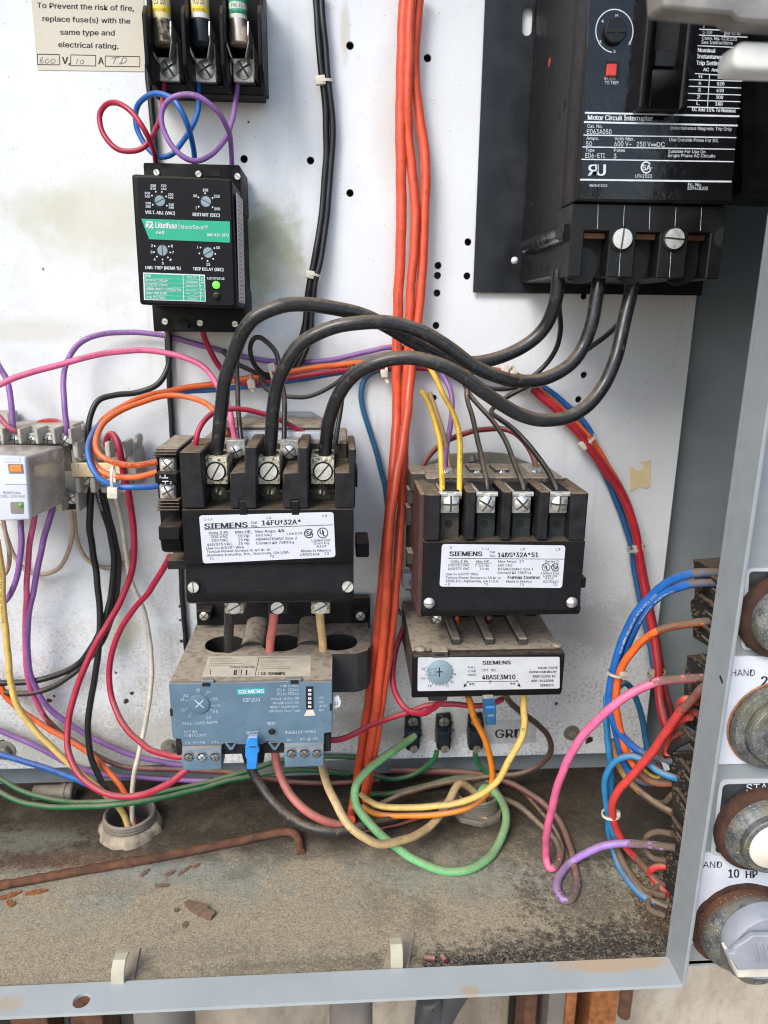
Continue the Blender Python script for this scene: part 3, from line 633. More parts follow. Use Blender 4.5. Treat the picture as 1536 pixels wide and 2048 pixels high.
for px, cap, body, band, lab, txt in ((325, 'capd', 'fyel', 'fyelb', 'yellow labelled fuse with tarnished brown cap, left in the fuse block', ('LU 10', '300 V AC or LESS')), (402, 'soot', 'fyel', 'fyelb', 'yellow and white fuse with blackened cap, middle of the fuse block', ('FLU 10', '300 VAC or LESS')), (477, 'capc', 'fpale', 'fgrn', 'green labelled fuse with clean coppery cap, right in the fuse block', ('FNQ 10', 'TIME DELAY'))):
    r = 5.15; y = -29; cx = at(px, 60, y).x; zz = lambda p: at(px, p, y-4).z
    t = thing('fuse', lab, 'fuse', (cx, y, zz(90)), 'cartridge fuses in the fuse block')
    g = MB(); g.lathe([(r-.8, 0), (r, .8), (r, zz(36)-zz(86))], (cx, y, zz(86)), (0, 0, 1), 28); obj('end_cap', g, M[cap], t)
    g = MB(); g.lathe([(r-.3, 0), (r-.3, zz(-60)-zz(36))], (cx, y, zz(36)), (0, 0, 1), 28); obj('paper_tube', g, M[body if cap != 'soot' else 'fyel'], t)
    zb0, zb1 = (zz(24), zz(12)) if cap != 'capc' else (zz(27), zz(17))
    g = MB(); g.lathe([(r-.22, 0), (r-.22, zb1-zb0)], (cx, y, zb0), (0, 0, 1), 28, cap=False); obj('colour_band', g, M[band], t)
    if cap != 'capd':
        g = MB(); g.lathe([(r-.24, 0), (r-.24, zz(25)-zz(35))] if cap == 'soot' else [(r-.24, 0), (r-.24, 4)], (cx, y, zz(35) if cap == 'soot' else zz(4)), (0, 0, 1), 28, cap=False); obj('lower_band', g, M['fwht' if cap == 'soot' else 'fgrn'], t)
    g = MB()
    cyl_s = lambda px_, py_, cx=cx, y=y, r=r: (lambda a, z: V((cx+(r-.2)*math.sin(a), y-(r-.2)*math.cos(a), z)))(max(-1.4, min(1.4, (at(px_, py_, y-r).x-cx)/r)), at(px_, py_, y-r).z)
    def ctext(s, py, w_, h):
        vs, fs, (x0, x1), cp = glyphs(s, .01); wmm = mmr(px, py, y-r, w_); hm = mmr(px, py, y-r, h); z0 = at(px, py, y-r).z
        g.add([V((cx+(r-.1)*math.sin(a), y-(r-.1)*math.cos(a), z0+v.y/cp*hm)) for v in vs for a in [((v.x-x0)/(x1-x0)-.5)*wmm/r]], fs)
    ctext(txt[0], 7 if cap != 'capc' else 13, 24, 11 if cap != 'capc' else 7); ctext(txt[1], 20.5 if cap != 'capc' else 25, 28, 4.5)
    obj('lettering', g, M['ink'] if cap != 'capc' else M['ink'], t, recalc=False)

# ------------------------------------------------------------------ phase monitor relay (black, green banner)
YM = -72.0; ms = thing('phase_monitor_relay', 'black phase monitor relay with green banner and four small dials', 'relay', at(385, 640, 0))
g = MB(); g.pbox(289, 327, 481, 420, -38, -2); g.pbox(304, 575, 490, 664, -38, -2); g.pbox(292, 400, 484, 600, -36, -2)
obj('base', g, M['blackp'], ms, bevel=1.0, seg=2)
q = [(262, 347), (463, 358), (474, 616), (279, 609)]
g = MB(); g.pprism(q, YM, -37.5); obj('housing', g, M['blackp'], ms, bevel=1.6, seg=3)
for a, b, nm in ((300, 342, 'terminal_hole'), (384, 345, 'terminal_hole'), (462, 350, 'terminal_hole')):
    g = MB(); p = at(a+10, b-2, -38.2); g.lathe([(2.3, 0), (2.3, .3)], p, n=16); obj(nm, g, M['void'], ms)
    screw(a+13, b+3, -38.6, 6, ms, 'slot', 'tin')
g = MB(); g.pbox(408, 337, 440, 352, -38.3, -30); obj('latch_slot', g, M['void'], ms)
for x, y in ((330, 643), (400, 646), (470, 648)):
    g = MB(); p = at(x, y, -38.1); g.lathe([(2.4, 0), (2.4, .25)], p, n=16); obj('terminal_hole', g, M['void'], ms); screw(x, y, -38.5, 6, ms, 'slot', 'tin')
g = MB(); g.pbox(349, 630, 388, 661, -38.3, -30); obj('latch_slot', g, M['void'], ms)
g = MB(); a = at(362, 640, -40); b = at(378, 652, -44); g.tube([a, b], 1.5, 8); obj('latch', g, M['blackp'], ms)
# side rating label on the right face
xs = at(474, 480, -38).x
SM = onY(YM-.05); XB = at(470, 480, YM).x
side = lambda px, py: atx(px, py, XB+.9)
g = MB(); qq = [(471.5, 377), (482, 385), (493, 612), (482, 606)]
g2 = [V((at(471.0, 380, YM+6).x+.6, YM+6, at(471, 385, YM+6).z)), V((at(471, 380, YM+6).x+.6, -42, at(471, 385, YM+6).z)), V((at(477, 600, YM+6).x+.55, -42, at(477, 605, YM+6).z)), V((at(477, 600, YM+6).x+.55, YM+6, at(477, 605, YM+6).z))]
g.prism(g2, [p-V((.4, 0, 0)) for p in g2]); sl_ = obj('rating_label', g, M['wlabel'], ms)
g = MB()
for i in range(26):
    t = random.random(); z = g2[0].z+(g2[2].z-g2[0].z)*(i+.5)/26; x = g2[0].x+(g2[2].x-g2[0].x)*(i+.5)/26+.06
    g.add([(x, YM+9, z), (x, YM+9+6+t*13, z), (x, YM+9+6+t*13, z-.5), (x, YM+9, z-.5)], [(0, 1, 2, 3)])
lettering(g, sl_, 'inkg', 'small_print')
# raised frame of the face is the housing edge; face panel
pf = plate_px('face_panel', [c1(750, 972), c1(1262, 990), c1(1284, 1676), c1(783, 1660)], YM-.35, 'blackp', ms, .6, rad=2)
SF = onY(YM-.4)
bn = plate_px('green_banner', [c1(775, 1200), c1(1261, 1215), c1(1262, 1331), c1(818, 1312)], YM-.55, 'grn', ms, .3)
g = MB(); SB = onY(YM-.6)
text(g, 'Littelfuse', c1(853, 1250), c1(970, 1255), 11, SB, .02); text(g, 'MotorSaver®', c1(992, 1256), c1(1140, 1259), 8, SB, .0); text(g, '460', c1(856, 1284), c1(900, 1286), 7, SB, .02); text(g, '800-832-3873', c1(1137, 1296), c1(1254, 1298), 5.6, SB, .02)
line(g, c1(982, 1217), c1(982, 1260), .9, SB)
for pts in (((800, 1214), (840, 1216), (838, 1222), (800, 1220)), ((800, 1226), (822, 1227), (806, 1250), (800, 1250)), ((812, 1251), (834, 1224), (838, 1224), (838, 1240), (822, 1252)), ((828, 1253), (842, 1240), (842, 1254))):
    g.poly([SB(*c1(*p))+V((0, -.1, 0)) for p in pts])
lettering(g, bn, 'inkw')
g = MB()
T = lambda s, x0, y0, x1, y1, h, b=.012: text(g, s, c1(x0, y0), c1(x1, y1), h/2.743, SF, b)
for a in (('VOLT. ADJ. (VAC)', 797, 1173, 958, 1179, 18), ('RESTART (SEC)', 1057, 1185, 1204, 1190, 18), ('UNB. TRIP (NEMA %)', 797, 1476, 990, 1480, 17), ('TRIP DELAY (SEC)', 1058, 1483, 1225, 1488, 17), ('LED STATUS', 1138, 1532, 1230, 1535, 12),
    ('190', 798, 1121, 827, 1122, 13), ('380', 798, 1139, 827, 1140, 13), ('200', 794, 1066, 823, 1067, 13), ('400', 794, 1084, 823, 1085, 13), ('208', 825, 1024, 855, 1025, 13), ('416', 825, 1040, 855, 1041, 13), ('220', 883, 1024, 912, 1025, 13), ('440', 883, 1042, 912, 1043, 13), ('230', 922, 1073, 950, 1074, 13), ('460', 922, 1090, 950, 1091, 13), ('240', 925, 1128, 953, 1129, 13), ('480', 925, 1145, 953, 1146, 13),
    ('20', 1060, 1081, 1080, 1082, 14), ('100', 1112, 1050, 1141, 1051, 15), ('250', 1174, 1084, 1204, 1085, 15), ('500', 1177, 1153, 1207, 1154, 15), ('1', 1073, 1148, 1079, 1148, 15),
    ('2', 828, 1355, 839, 1355, 14), ('3', 825, 1390, 836, 1390, 14), ('4', 843, 1430, 854, 1430, 14), ('5', 888, 1451, 899, 1451, 14), ('6', 930, 1431, 941, 1431, 14), ('7', 943, 1392, 954, 1392, 14), ('8', 937, 1357, 948, 1357, 14), ('1', 1081, 1363, 1087, 1363, 14), ('30', 1184, 1366, 1205, 1366, 14), ('15', 1132, 1457, 1152, 1458, 15)): T(*a)
for x, y in ((838, 1123), (834, 1073), (855, 1052), (888, 1053), (912, 1078), (915, 1128), (1090, 1134), (1089, 1083), (1125, 1060), (1166, 1086), (1166, 1137), (849, 1350), (845, 1383), (861, 1408), (892, 1423), (921, 1412), (934, 1385), (926, 1352), (1100, 1358), (1094, 1390), (1108, 1418), (1139, 1432), (1170, 1420), (1181, 1393), (1176, 1361)): disc(g, c1(x, y), 1.6, SF, n=8)
lettering(g, pf, 'inkw')
for (x, y), rot in (((878, 1102), 62), ((1130, 1106), 118), ((892, 1374), 0), ((1143, 1386), 60)):
    a, b = c1(x, y); g = MB(); r = mmr(a, b, YM, 11.5); p = at(a, b, YM-.2); g.lathe([(r+.5, 0), (r+.5, .25)], p, n=20); d = obj('dial_ring', g, M['void'], ms)
    o = screw(a, b, YM-.5, 10, d, 'slot', 'dial', rot=rot, name='dial'); o.scale.y *= .5
tb = plate_px('status_table', [c1(785, 1495), c1(1124, 1507), c1(1129, 1655), c1(790, 1645)], YM-.5, 'inkw', ms, .25)
g = MB(); SG = onY(YM-.55); rows = 6
def tq(u, v): return c1(*(lambda a, b: (a[0]+(b[0]-a[0])*v, a[1]+(b[1]-a[1])*v))((785+339*u, 1495+12*u), (790+339*u, 1645+10*u)))
for i in range(rows):
    v0, v1 = .04+i*.157, .04+i*.157+.138
    for u0, u1 in ((.018, .635), (.65, .905)): g.poly([SG(*tq(u, v))+V((0, -.12, 0)) for u, v in ((u0, v0), (u1, v0), (u1, v1), (u0, v1))])
for v0, v1 in ((.04, .40), (.42, .965)): g.poly([SG(*tq(u, v))+V((0, -.12, 0)) for u, v in ((.92, v0), (.985, v0), (.985, v1), (.92, v1))])
obj('green_cells', g, M['grn'], tb, recalc=False)
g = MB(); SG = onY(YM-.72)
for i, s in enumerate(('RUN', 'RESTART DELAY', 'REVERSE PHASE', 'UNBALANCE / SINGLE PH.', 'HIGH VOLTAGE', 'LOW VOLTAGE')):
    v = .04+i*.157+.115; text(g, s, tq(.035, v), tq(.035+min(.58, .028*len(s)), v), 4.3, SG, .012)
    if i in (0, 5): text(g, 'SOLID', tq(.71, v), tq(.85, v), 4.0, SG, .012)
    else:
        n_ = 12 if i < 4 else 3; us = [.68+.2*k/n_ for k in range(n_+1)]
        for k in range(n_):
            vv = (v if k % 2 else v-.06); line(g, tq(us[k], vv), tq(us[k+1], vv), .6, SG)
            line(g, tq(us[k+1], v), tq(us[k+1], v-.06), .6, SG)
for s, v in (('G', .14), ('R', .22), ('N', .30), ('R', .56), ('E', .68), ('D', .80)): text(g, s, tq(.935, v+.03), tq(.975, v+.03), 3.5, SG, .012)
lettering(g, tb, 'inkw')
mt = N('lit_green_led'); mt.b.inputs['Emission Color'].default_value = (.18, .9, .08, 1); mt.b.inputs['Emission Strength'].default_value = .45; M['glint'] = mat('green_glint', (.10, .34, .04), .3)
M['led'] = mt.set(col=(.1, .5, .05), rough=.3)
g = MB(); p = at(*c1(1186, 1563), YM-.4); g.lathe([(2.0, 0), (1.9, .8), (1.2, 1.5), (.3, 1.8)], p, n=18); obj('green_led', g, M['led'], ms, angle=60)
g = MB(); p = at(*c1(1188, 1625), YM-.4); g.lathe([(2.0, 0), (1.9, .8), (1.2, 1.4), (.3, 1.6)], p, n=18); obj('dark_led', g, M['charp'], ms, angle=60)
# ------------------------------------------------------------------ motor circuit interrupter
cb = C(930, 0, 2.535)
ZM = at(960, 585, -3).z
sh = fill2d([[(at(958, 292, -3).x, ZM), (XP+1.5, ZM), (XP+1.5, 330), (at(958, 292, -3).x, 330)], [(at(1054, 43, -3).x+x, at(1054, 43, -3).z+z) for x, z in rrect(-3, 3, -7.5, 7.5, 3)]], 1.2, lambda u, v, w_: V((u, -3-w_, v)))
tag(obj('insulating_sheet', sh, M['sheet'], angle=20), 'scuffed black insulating sheet standing behind the motor breaker', 'sheet')
YC = -104.0
br = thing('motor_breaker', 'black three-pole motor circuit interrupter with glossy printed cover', 'breaker', at(1250, 570, -50))
xl, xr = at(1140, 480, YC).x, at(1447, 480, YC).x
zb = at(1290, 556, YC).z; zt = 260.
zl = at(1290, 409, YC).z
g = MB(); g.box(xl+1.0, xr-1.0, -84, -5, zb+1.5, zt); obj('body', g, M['mcb'], br, bevel=.8)
# left side details
for (px, py, rw, rh, mt) in ((1098, 125, 5, 14, 'redc'), (1070, 128, 5, 12, 'void'), (1128, 210, 6, 15, 'void'), (1117, 235, 4, 14, 'void'), (1112, 535, 5, 14, 'void'), (1082, 535, 4, 9, 'charp'), (1096, 533, 4, 9, 'charp'), (1064, 410, 3, 7, 'void')):
    p = atx(px, py, xl+.8); g = MB(); rr = .8+rw*.22; g.add([(xl+.85, p.y+rr*math.cos(a*.5236), p.z+rr*1.25*math.sin(a*.5236)) for a in range(12)]+[(xl+1.1, p.y+rr*math.cos(a*.5236), p.z+rr*1.25*math.sin(a*.5236)) for a in range(12)], [tuple(range(12))]+[(i, (i+1) % 12, 12+(i+1) % 12, 12+i) for i in range(12)])
    obj('side_hole', g, M[mt], br)
# bolt in the left side channel
p0 = at(1029, 521, -8); p1 = V((xl+.2, -90, at(1140, 470, -90).z))
g = MB(); g.lathe([(4.4, 0), (4.4, 70)], V((xl-1.4, -98, p1.z)), (0, 1, 0), 18); obj('bolt_channel', g, M['gloss'], br)
g = MB(); p = at(1029, 521, -12); g.lathe([(2.2, 0), (2.1, 1.2), (1.2, 2.2), (.2, 2.5)], p, n=16); obj('white_pin', g, M['relw'], br, angle=60)
# front cover
xcl, xcr = at(1168, 200, -107).x, at(1481, 200, -107).x
g = MB(); g.box(xcl-.6, xcr+.4, -106.6, -83, zl+.4, zt); obj('cover', g, M['mcb'], br, bevel=1.0, seg=2)
pn = plate_px('cover_label', [(1182, -60), (1496, -60), (1463, 402), (1160, 397)], -107.0, 'gloss', br, .5)
SB = onY(-107.1)
g = MB()
for a, b, t in (((608, 572), (1390, 590), 3.2), ((603, 619), (1382, 637), 3.2), ((600, 685), (1375, 698), 2), ((595, 745), (1368, 757), 1.8), ((590, 808), (1362, 820), 2), ((583, 911), (1350, 921), 3.2)): line(g, cb(*a), cb(*b), t, SB)
def T(s, x0, y0, x1, y1, h, b=.01): text(g, s, cb(x0, y0), cb(x1, y1), h/2.535, SB, b)
for a in (('Motor Circuit Interrupter', 622, 608, 950, 613, 25, .018), ('Cat. No.', 620, 648, 697, 649, 17), ('ED63A050', 618, 680, 742, 681, 25), ('Instantaneous Magnetic Trip Only', 1040, 656, 1352, 663, 17), ('Amps.', 615, 709, 677, 710, 16), ('50', 613, 739, 643, 739, 22), ('Volts Max.', 758, 711, 858, 713, 17), ('600 V~', 757, 741, 843, 742, 24), ('250 V', 870, 743, 940, 744, 24), ('DC', 972, 745, 1012, 746, 24), ('Use Outside Poles For DC', 1035, 716, 1283, 721, 17),
    ('Type', 612, 769, 655, 770, 17), ('ED6-ETI', 610, 800, 708, 801, 23), ('Poles', 755, 770, 811, 771, 17), ('3', 753, 803, 767, 803, 23), ('Suitable For Use On', 1030, 775, 1218, 778, 16), ('Single Phase AC Circuits', 1028, 796, 1268, 799, 16), ('LR42022', 863, 901, 947, 902, 18), ('OM/348 2013', 630, 947, 720, 948, 13), ('Pc. No.', 1130, 943, 1198, 944, 16), ('809618J00', 1128, 962, 1230, 964, 17), ('PUSH', 708, 407, 760, 408, 16), ('TO TRIP', 708, 427, 778, 428, 16),
    ('Conn. No. CCE125', 1201, 201, 1378, 207, 17), ('See Instructions', 1198, 222, 1356, 227, 17), ('Nominal', 1180, 264, 1268, 268, 21, .018), ('Instantaneous', 1176, 296, 1335, 301, 21, .018), ('Trip Settings', 1172, 329, 1312, 333, 21, .018), ('AC  Amperes', 1207, 361, 1336, 366, 17, .018), ('DC Add 15% To Nominal', 1150, 563, 1370, 571, 18, .018), ('2-1/0', 1205, 172, 1252, 173, 15), ('50 (5.6)', 1320, 175, 1395, 177, 15), ('2', 1207, 139, 1214, 139, 15), ('50 (5.6)', 1322, 142, 1397, 144, 15), ('6-1', 1207, 106, 1236, 107, 15), ('14-8', 1207, 74, 1236, 75, 15)): T(*a)
for y, l, v in ((396, 'H', '600'), (430, '4', '520'), (464, '3', '410'), (498, '2', '300'), (532, 'L', '180')): 
    x = 1192-(y-396)*.09; T(l, x-7, y, x+8, y+1, 17, .015); T(v, x+88, y+3, x+124, y+4, 17, .015)
for a, b in (((1165, 373), (1402, 388)), ((1135, 404), (1405, 412)), ((1133, 438), (1400, 446)), ((1130, 474), (1398, 482)), ((1128, 508), (1396, 516)), ((1125, 542), (1394, 550)), ((1178, 232), (1428, 243)), ((1186, 178), (1432, 189)), ((1187, 149), (1434, 158)), ((1190, 118), (1434, 126)), ((1192, 88), (1434, 96))): line(g, cb(*a), cb(*b), 1.6, SB)
line(g, cb(1240, 374), cb(1228, 546), 1.4, SB); line(g, cb(1322, 90), cb(1316, 182), 1.2, SB)
line(g, cb(943, 731), cb(970, 732), 1.2, SB); line(g, cb(943, 738), cb(970, 739), 1.2, SB)
disc(g, cb(757, 158), 38, SB, n=40, hole=.955, a0=-40, a1=262)
for s, x, y in (('H', 768, 80), ('4', 696, 108), ('3', 684, 214), ('2', 756, 262), ('L', 836, 218)): T(s, x-5, y+6, x+7, y+6, 15)
text(g, 'Я', cb(622, 890), cb(668, 890), 22, SB, .03); text(g, 'U', cb(664, 890), cb(708, 890), 22, SB, .03)
disc(g, cb(918, 849), 11, SB, n=26, hole=.78, a0=35, a1=325); text(g, 'SA', cb(897, 863), cb(941, 864), 11, SB, .02); T('®', 942, 856, 950, 856, 8)
lettering(g, pn, 'inkw')
# dial, trip button
p = at(*cb(757, 165), -107); r = mmr(1228, 65, -107, 22)
g = MB(); g.lathe([(r, 0), (r, 2.0), (r-.5, 2.5), (r-1, 2.5)], p, n=30); dl = obj('trip_dial', g, M['mcb'], br)
g = MB(); g.box(p.x-r*.9, p.x+r*.9, p.y-2.9, p.y-2, p.z-.8, p.z+.8); g.box(p.x-.7, p.x+.7, p.y-3.0, p.y-2.2, p.z-r*.9, p.z); obj('dial_slot', g, M['void'], dl)
g = MB(); g.pbox(1210, 122, 1239, 155, -107.3, -106); bz = obj('button_surround', g, M['mcb'], br, bevel=.2)
g = MB(); g.pbox(1214, 127, 1234, 152, -109, -107.2); obj('trip_button', g, M['redc'], br, bevel=.4)
# toggle housing with deep opening
xa, xb = at(1287, 120, -116).x, at(1377, 120, -116).x; zbt = at(1330, 229, -107).z
wx0, wx1 = at(1310, 90, -116).x, at(1371, 90, -116).x; wz = at(1335, 138, -116).z
g = MB(); g.box(xa, wx0, -116, -106, zbt, zt); g.box(wx1, xb, -116, -106, zbt, zt); g.box(wx0, wx1, -116, -106, zbt, wz); tg = obj('toggle_housing', g, M['mcb'], br, bevel=.7)
g = MB(); g.box(wx0-.1, wx1+.1, -108, -107.4, wz-.1, zt); obj('toggle_opening', g, M['void'], tg)
g = MB(); g.box(wx0+2, wx1-2, -112, -107.3, wz+2, wz+9); obj('toggle', g, M['mcb'], tg, bevel=.5)
# terminal cover with three wells
wells = [(1166, 1217), (1270, 1318), (1374, 1418)]; zw = at(1290, 464, YC).z
W_ = [(at(a, 500, YC).x, at(b, 500, YC).x) for a, b in wells]
loops = [[(xl, zb), (W_[0][0], zb), (W_[0][0], zw), (W_[0][1], zw), (W_[0][1], zb), (W_[1][0], zb), (W_[1][0], zw), (W_[1][1], zw), (W_[1][1], zb), (W_[2][0], zb), (W_[2][0], zw), (W_[2][1], zw), (W_[2][1], zb), (xr, zb), (xr, zl), (xl, zl)]]
g = fill2d(loops, 24, lambda u, v, w_: V((u, YC+12+w_, v))); obj('terminal_cover', g, M['mcb'], br, bevel=.5, angle=30)
for a, b in W_:
    g = MB(); g.box(a-.5, b+.5, -93, -92, zb+.3, zw); obj('terminal_well', g, M['void'], br)
    g = MB(); g.box(a+.3, b-.3, -99, -90, zw-3.0, zw-.2); obj('copper_terminal', g, M['copper'], br, bevel=.2)
    g = MB(); g.lathe([(9, 0), (9, 1)], ((a+b)/2-4, -94, zb+6), n=24); obj('wire_guard', g, M['mcb'], br)
for px, rot in ((1243, 0), (1347, 90)):
    p = at(px, 479, YC-.1); g = MB(); g.lathe([(6, 0), (5.7, .6), (5.2, .7), (5.1, .3)], p, n=28, cap=False); obj('screw_collar', g, M['mcb'], br)
    o = screw(px, 478, YC-.2, 19, br, 'slot', 'zincb', rot=rot+4); o.scale.y *= 1.3
for px, s in ((1140, 1), (1446, -1)):
    p = at(px, 475, YC-.15); g = MB(); rr = 4.6
    g.poly([V((p.x+s*rr*math.cos(a), p.y, p.z+rr*math.sin(a))) for a in [(-90+15*i)*math.pi/180 for i in range(13)]]); obj('mounting_notch', g, M['void'], br, recalc=False)
g = MB()
for x0, y0, x1, y1 in ((808, 1040, 802, 1160), (1070, 1050, 1063, 1165), (938, 1045, 934, 1165), (1200, 1050, 1193, 1170), (675, 1035, 672, 1160), (788, 1265, 780, 1400), (1045, 1270, 1036, 1405)):
    line(g, cb(x0, y0), cb(x1, y1), .8, onY(YC-.02), lift=.05)
obj('parting_line', g, M['inkd'], br, recalc=False)
# steel operating bar and white lever of the door disconnect, close to the lens
y = -236.
t = thing('disconnect_mechanism', 'out-of-focus steel bar with a white lever end, top right corner', 'disconnect mechanism', at(1500, 10, y))
g = MB(); g.pprism([(1318, -50), (1322, 14), (1462, 27), (1475, 40), (1700, 56), (1700, -50)], y, y+10); obj('operating_bar', g, M['steel'], t, bevel=.8)
p = at(1480, 122, -225); q = at(1720, 124, -225); r = mmr(1480, 122, -225, 25)
g = MB(); g.add([], []); pts = [(x_, z_) for x_, z_ in rrect(at(1452, 122, -225).x, at(1720, 122, -225).x, p.z-r, p.z+r, r*.8, 6)]
g.prism([V((a, -230, b)) for a, b in pts], [V((a, -219, b)) for a, b in pts]); obj('lever', g, M['handw'], t, bevel=1.5, seg=3)

g = MB(); g.pprism([(1486, -80), (1484, 390), (1700, 400), (1700, -80)], -64, -30); obj('housing', g, M['mcb'], t, bevel=1.)  # black box added for the shaded area right of the breaker
# ------------------------------------------------------------------ helpers for gear
def pb(name, a, yf, yb, mt, parent, bevel=.5, **k):
    g = MB(); g.pbox(*a, yf, yb); return obj(name, g, M[mt] if isinstance(mt, str) else mt, parent, bevel=bevel, **k)
def mark_ul(g, p, r, surf): disc(g, p, r, surf, n=24, hole=.86); text(g, 'U', (p[0]-r*.55, p[1]+r*.25), (p[0]-r*.02, p[1]+r*.25), r*.85, surf, .012); text(g, 'L', (p[0]+r*.05, p[1]+r*.55), (p[0]+r*.5, p[1]+r*.55), r*.85, surf, .012)
def mark_csa(g, p, r, surf): disc(g, p, r, surf, n=24, hole=.8, a0=40, a1=320); text(g, 'SA', (p[0]-r*.6, p[1]+r*.45), (p[0]+r*.75, p[1]+r*.43), r*.9, surf, .03)

# ------------------------------------------------------------------ large contactor
YL = -100.0; c3 = C(300, 640, 3.2)
lc = thing('contactor', 'larger black contactor on the left with white rating label and three cream-crusted lugs', 'contactor', at(540, 1210, 0), 'motor contactors')
X = lambda px: at(px, 1060, YL).x
Z = lambda py: at(540, py, YL).z
x0, x1 = X(362.5), X(709.5)
zc, zb, zt = Z(1018.5), Z(1209), Z(903)
# galvanised mounting bracket on the plate
g = MB(); g.pprism([(430, 905), (452, 868), (492, 828), (510, 824), (622, 824), (640, 834), (652, 868), (690, 910)], -6, -3.2); br_ = obj('mounting_bracket', g, M['galv'], lc, bevel=.5)
screw(575, 850, -6, 11, br_, 'cross', 'zinc'); 
g = MB(); g.box(x0+4, x1-3, -62, -6, zb+16, zt-1.0); obj('rear_body', g, M['dustp'], lc, bevel=1.2)
g = MB(); g.box(x0+14, x1-18, -48, -8, zt-1, zt+6); obj('coil_housing', g, M['dustp'], lc, bevel=1.)
g = MB(); g.box(x0+24, x1-12, -55, -38, zt-2, zt+3.5); cl = obj('coil_label_block', g, M['wlabel'], lc, bevel=.4)
g = MB(); S = onY(-55.1)
for x in (398, 626, 650, 520): disc(g, (x, 899), 5, S, hole=.75, n=14); line(g, (x-9, 899), (x-5, 899), 1, S)
lettering(g, cl, 'inkg')
# front cover with stepped, rounded lower edge
g = MB(); z1, z2, z3 = Z(1127), Z(1150), Z(1166)
g.yz([(-60, zc), (YL, zc), (YL, z1), (YL+.9, z1-.5), (YL+.9, z2+3), (YL+.1, z2-.6), (YL-.3, z3), (YL-1.3, z3-3.5), (YL-1.6, zb+5.5), (YL-.4, zb+2.2), (YL+3, zb), (YL+8, zb-.6), (-64, zb-.6)], x0+.8, x1-.6)
obj('front_cover', g, M['charc'], lc, bevel=.35)
for px in (400, 694):
    g = MB(); a = X(372 if px < 500 else 681); b = X(402 if px < 500 else 706); g.box(a, b, YL-1.75, YL-1.5, Z(1185), Z(1168)); obj('screw_recess', g, M['void'], lc)
o = screw(387.5, 1173, YL-3, 11, lc, 'slot', 'zincb', rot=0, name='cover_screw'); o.scale.y *= 2.2
o = screw(695.5, 1172, YL-3, 11, lc, 'slot', 'zincb', rot=35, name='cover_screw'); o.scale.y *= 2.2
# barrier posts between the poles
def post(pts, mt='charp'):
    g = MB(); g.pprism(pts, YL-.4, -56); return obj('barrier_post', g, M[mt], lc, bevel=.7)
post([(358, 903), (402, 903), (410, 1017), (364, 1017)])
post([(489, 894), (513, 894), (513, 1017), (482, 1017), (482, 1000), (478, 1000), (478, 1017), (461, 1017), (460, 946), (489, 944)])
post([(595, 894), (616, 894), (617, 1017), (598, 1017), (598, 1000), (583, 1000), (583, 1017), (566, 1017), (565, 946), (595, 944)])
post([(698, 897), (712, 897), (710, 1017), (670, 1017), (670, 944), (698, 944)])
for a, b in ((478, 482), (583, 598)):
    pb('cover_tab', (a if a > 500 else 478, 1002, b if a > 500 else 494, 1030), YL-.5, -98, 'charc', lc, .3)
g = MB(); g.box(x0+8, x1-8, -78, -60, zc-.5, zc+5); obj('well_floor', g, M['dustp'], lc, bevel=.5)
for k, (lx, sx) in enumerate(((431, 436), (536, 540), (645, 643))):
    # contact strip with lower screw
    pb('contact_strip', (lx-21, 960, lx+24, 1006), -77, -60, 'dustp', lc, .4)
    o = screw(sx, 988, -77.3, 19, lc, 'cross', 'brassy', rot=(20, 8, 15)[k]); o.scale.y *= 1.5
    g = MB(); y0, y1 = -90, -64
    g.pbox(lx-24, 914, lx+24, 969, y0, y1)
    lg = obj('lug', g, M['lug'], lc, bevel=.9, seg=2)
    p = at(lx+1, 943, y0-.1); r = mmr(lx, 943, y0, 18); g = MB(); g.lathe([(r+.6, 0), (r+.6, .15)], p, n=28); obj('screw_hole', g, M['void'], lg)
    o = screw(lx+1, 943, y0-.25, 17, lg, 'slot', 'zincb', rot=(28, 38, 40)[k]); o.scale.y *= .6
    p = at(lx+3, 914, -79); g = MB(); g.lathe([(5.2, 0), (5.2, .3)], V((p.x, -77, at(lx, 914, y0).z+.05)), (0, 0, 1), 18); obj('wire_hole', g, M['void'], lg)
for px in (471, 578):                                   # small coil-side terminals behind the posts
    g = MB(); g.pbox(px-18, 880, px+20, 912, -68, -50); tl = obj('side_terminal', g, M['tin'], lc, bevel=.5); screw(px+1, 904, -68.4, 13, tl, 'cross', 'zincb')
    g = MB(); g.pbox(px-20, 908, px+22, 945, -66, -52); obj('terminal_ledge', g, M['dustp'], lc, bevel=.5)
pb('side_tab', (712, 1085, 738, 1115), -70, -48, 'charc', lc, .6)
pb('side_latch', (711, 938, 715, 975), -78, -60, 'charc', lc, .4)
lb = plate_px('rating_label', [(398, 1031), (667, 1024), (671, 1114), (406, 1127)], YL-.15, 'wlabel', lc, .2, rad=1.6)
g = MB(); S = onY(YL-.2)
def T(s, x0, y0, x1, y1, h, b=.004): text(g, s, c3(x0, y0), c3(x1, y1), h/3.2, S, b)
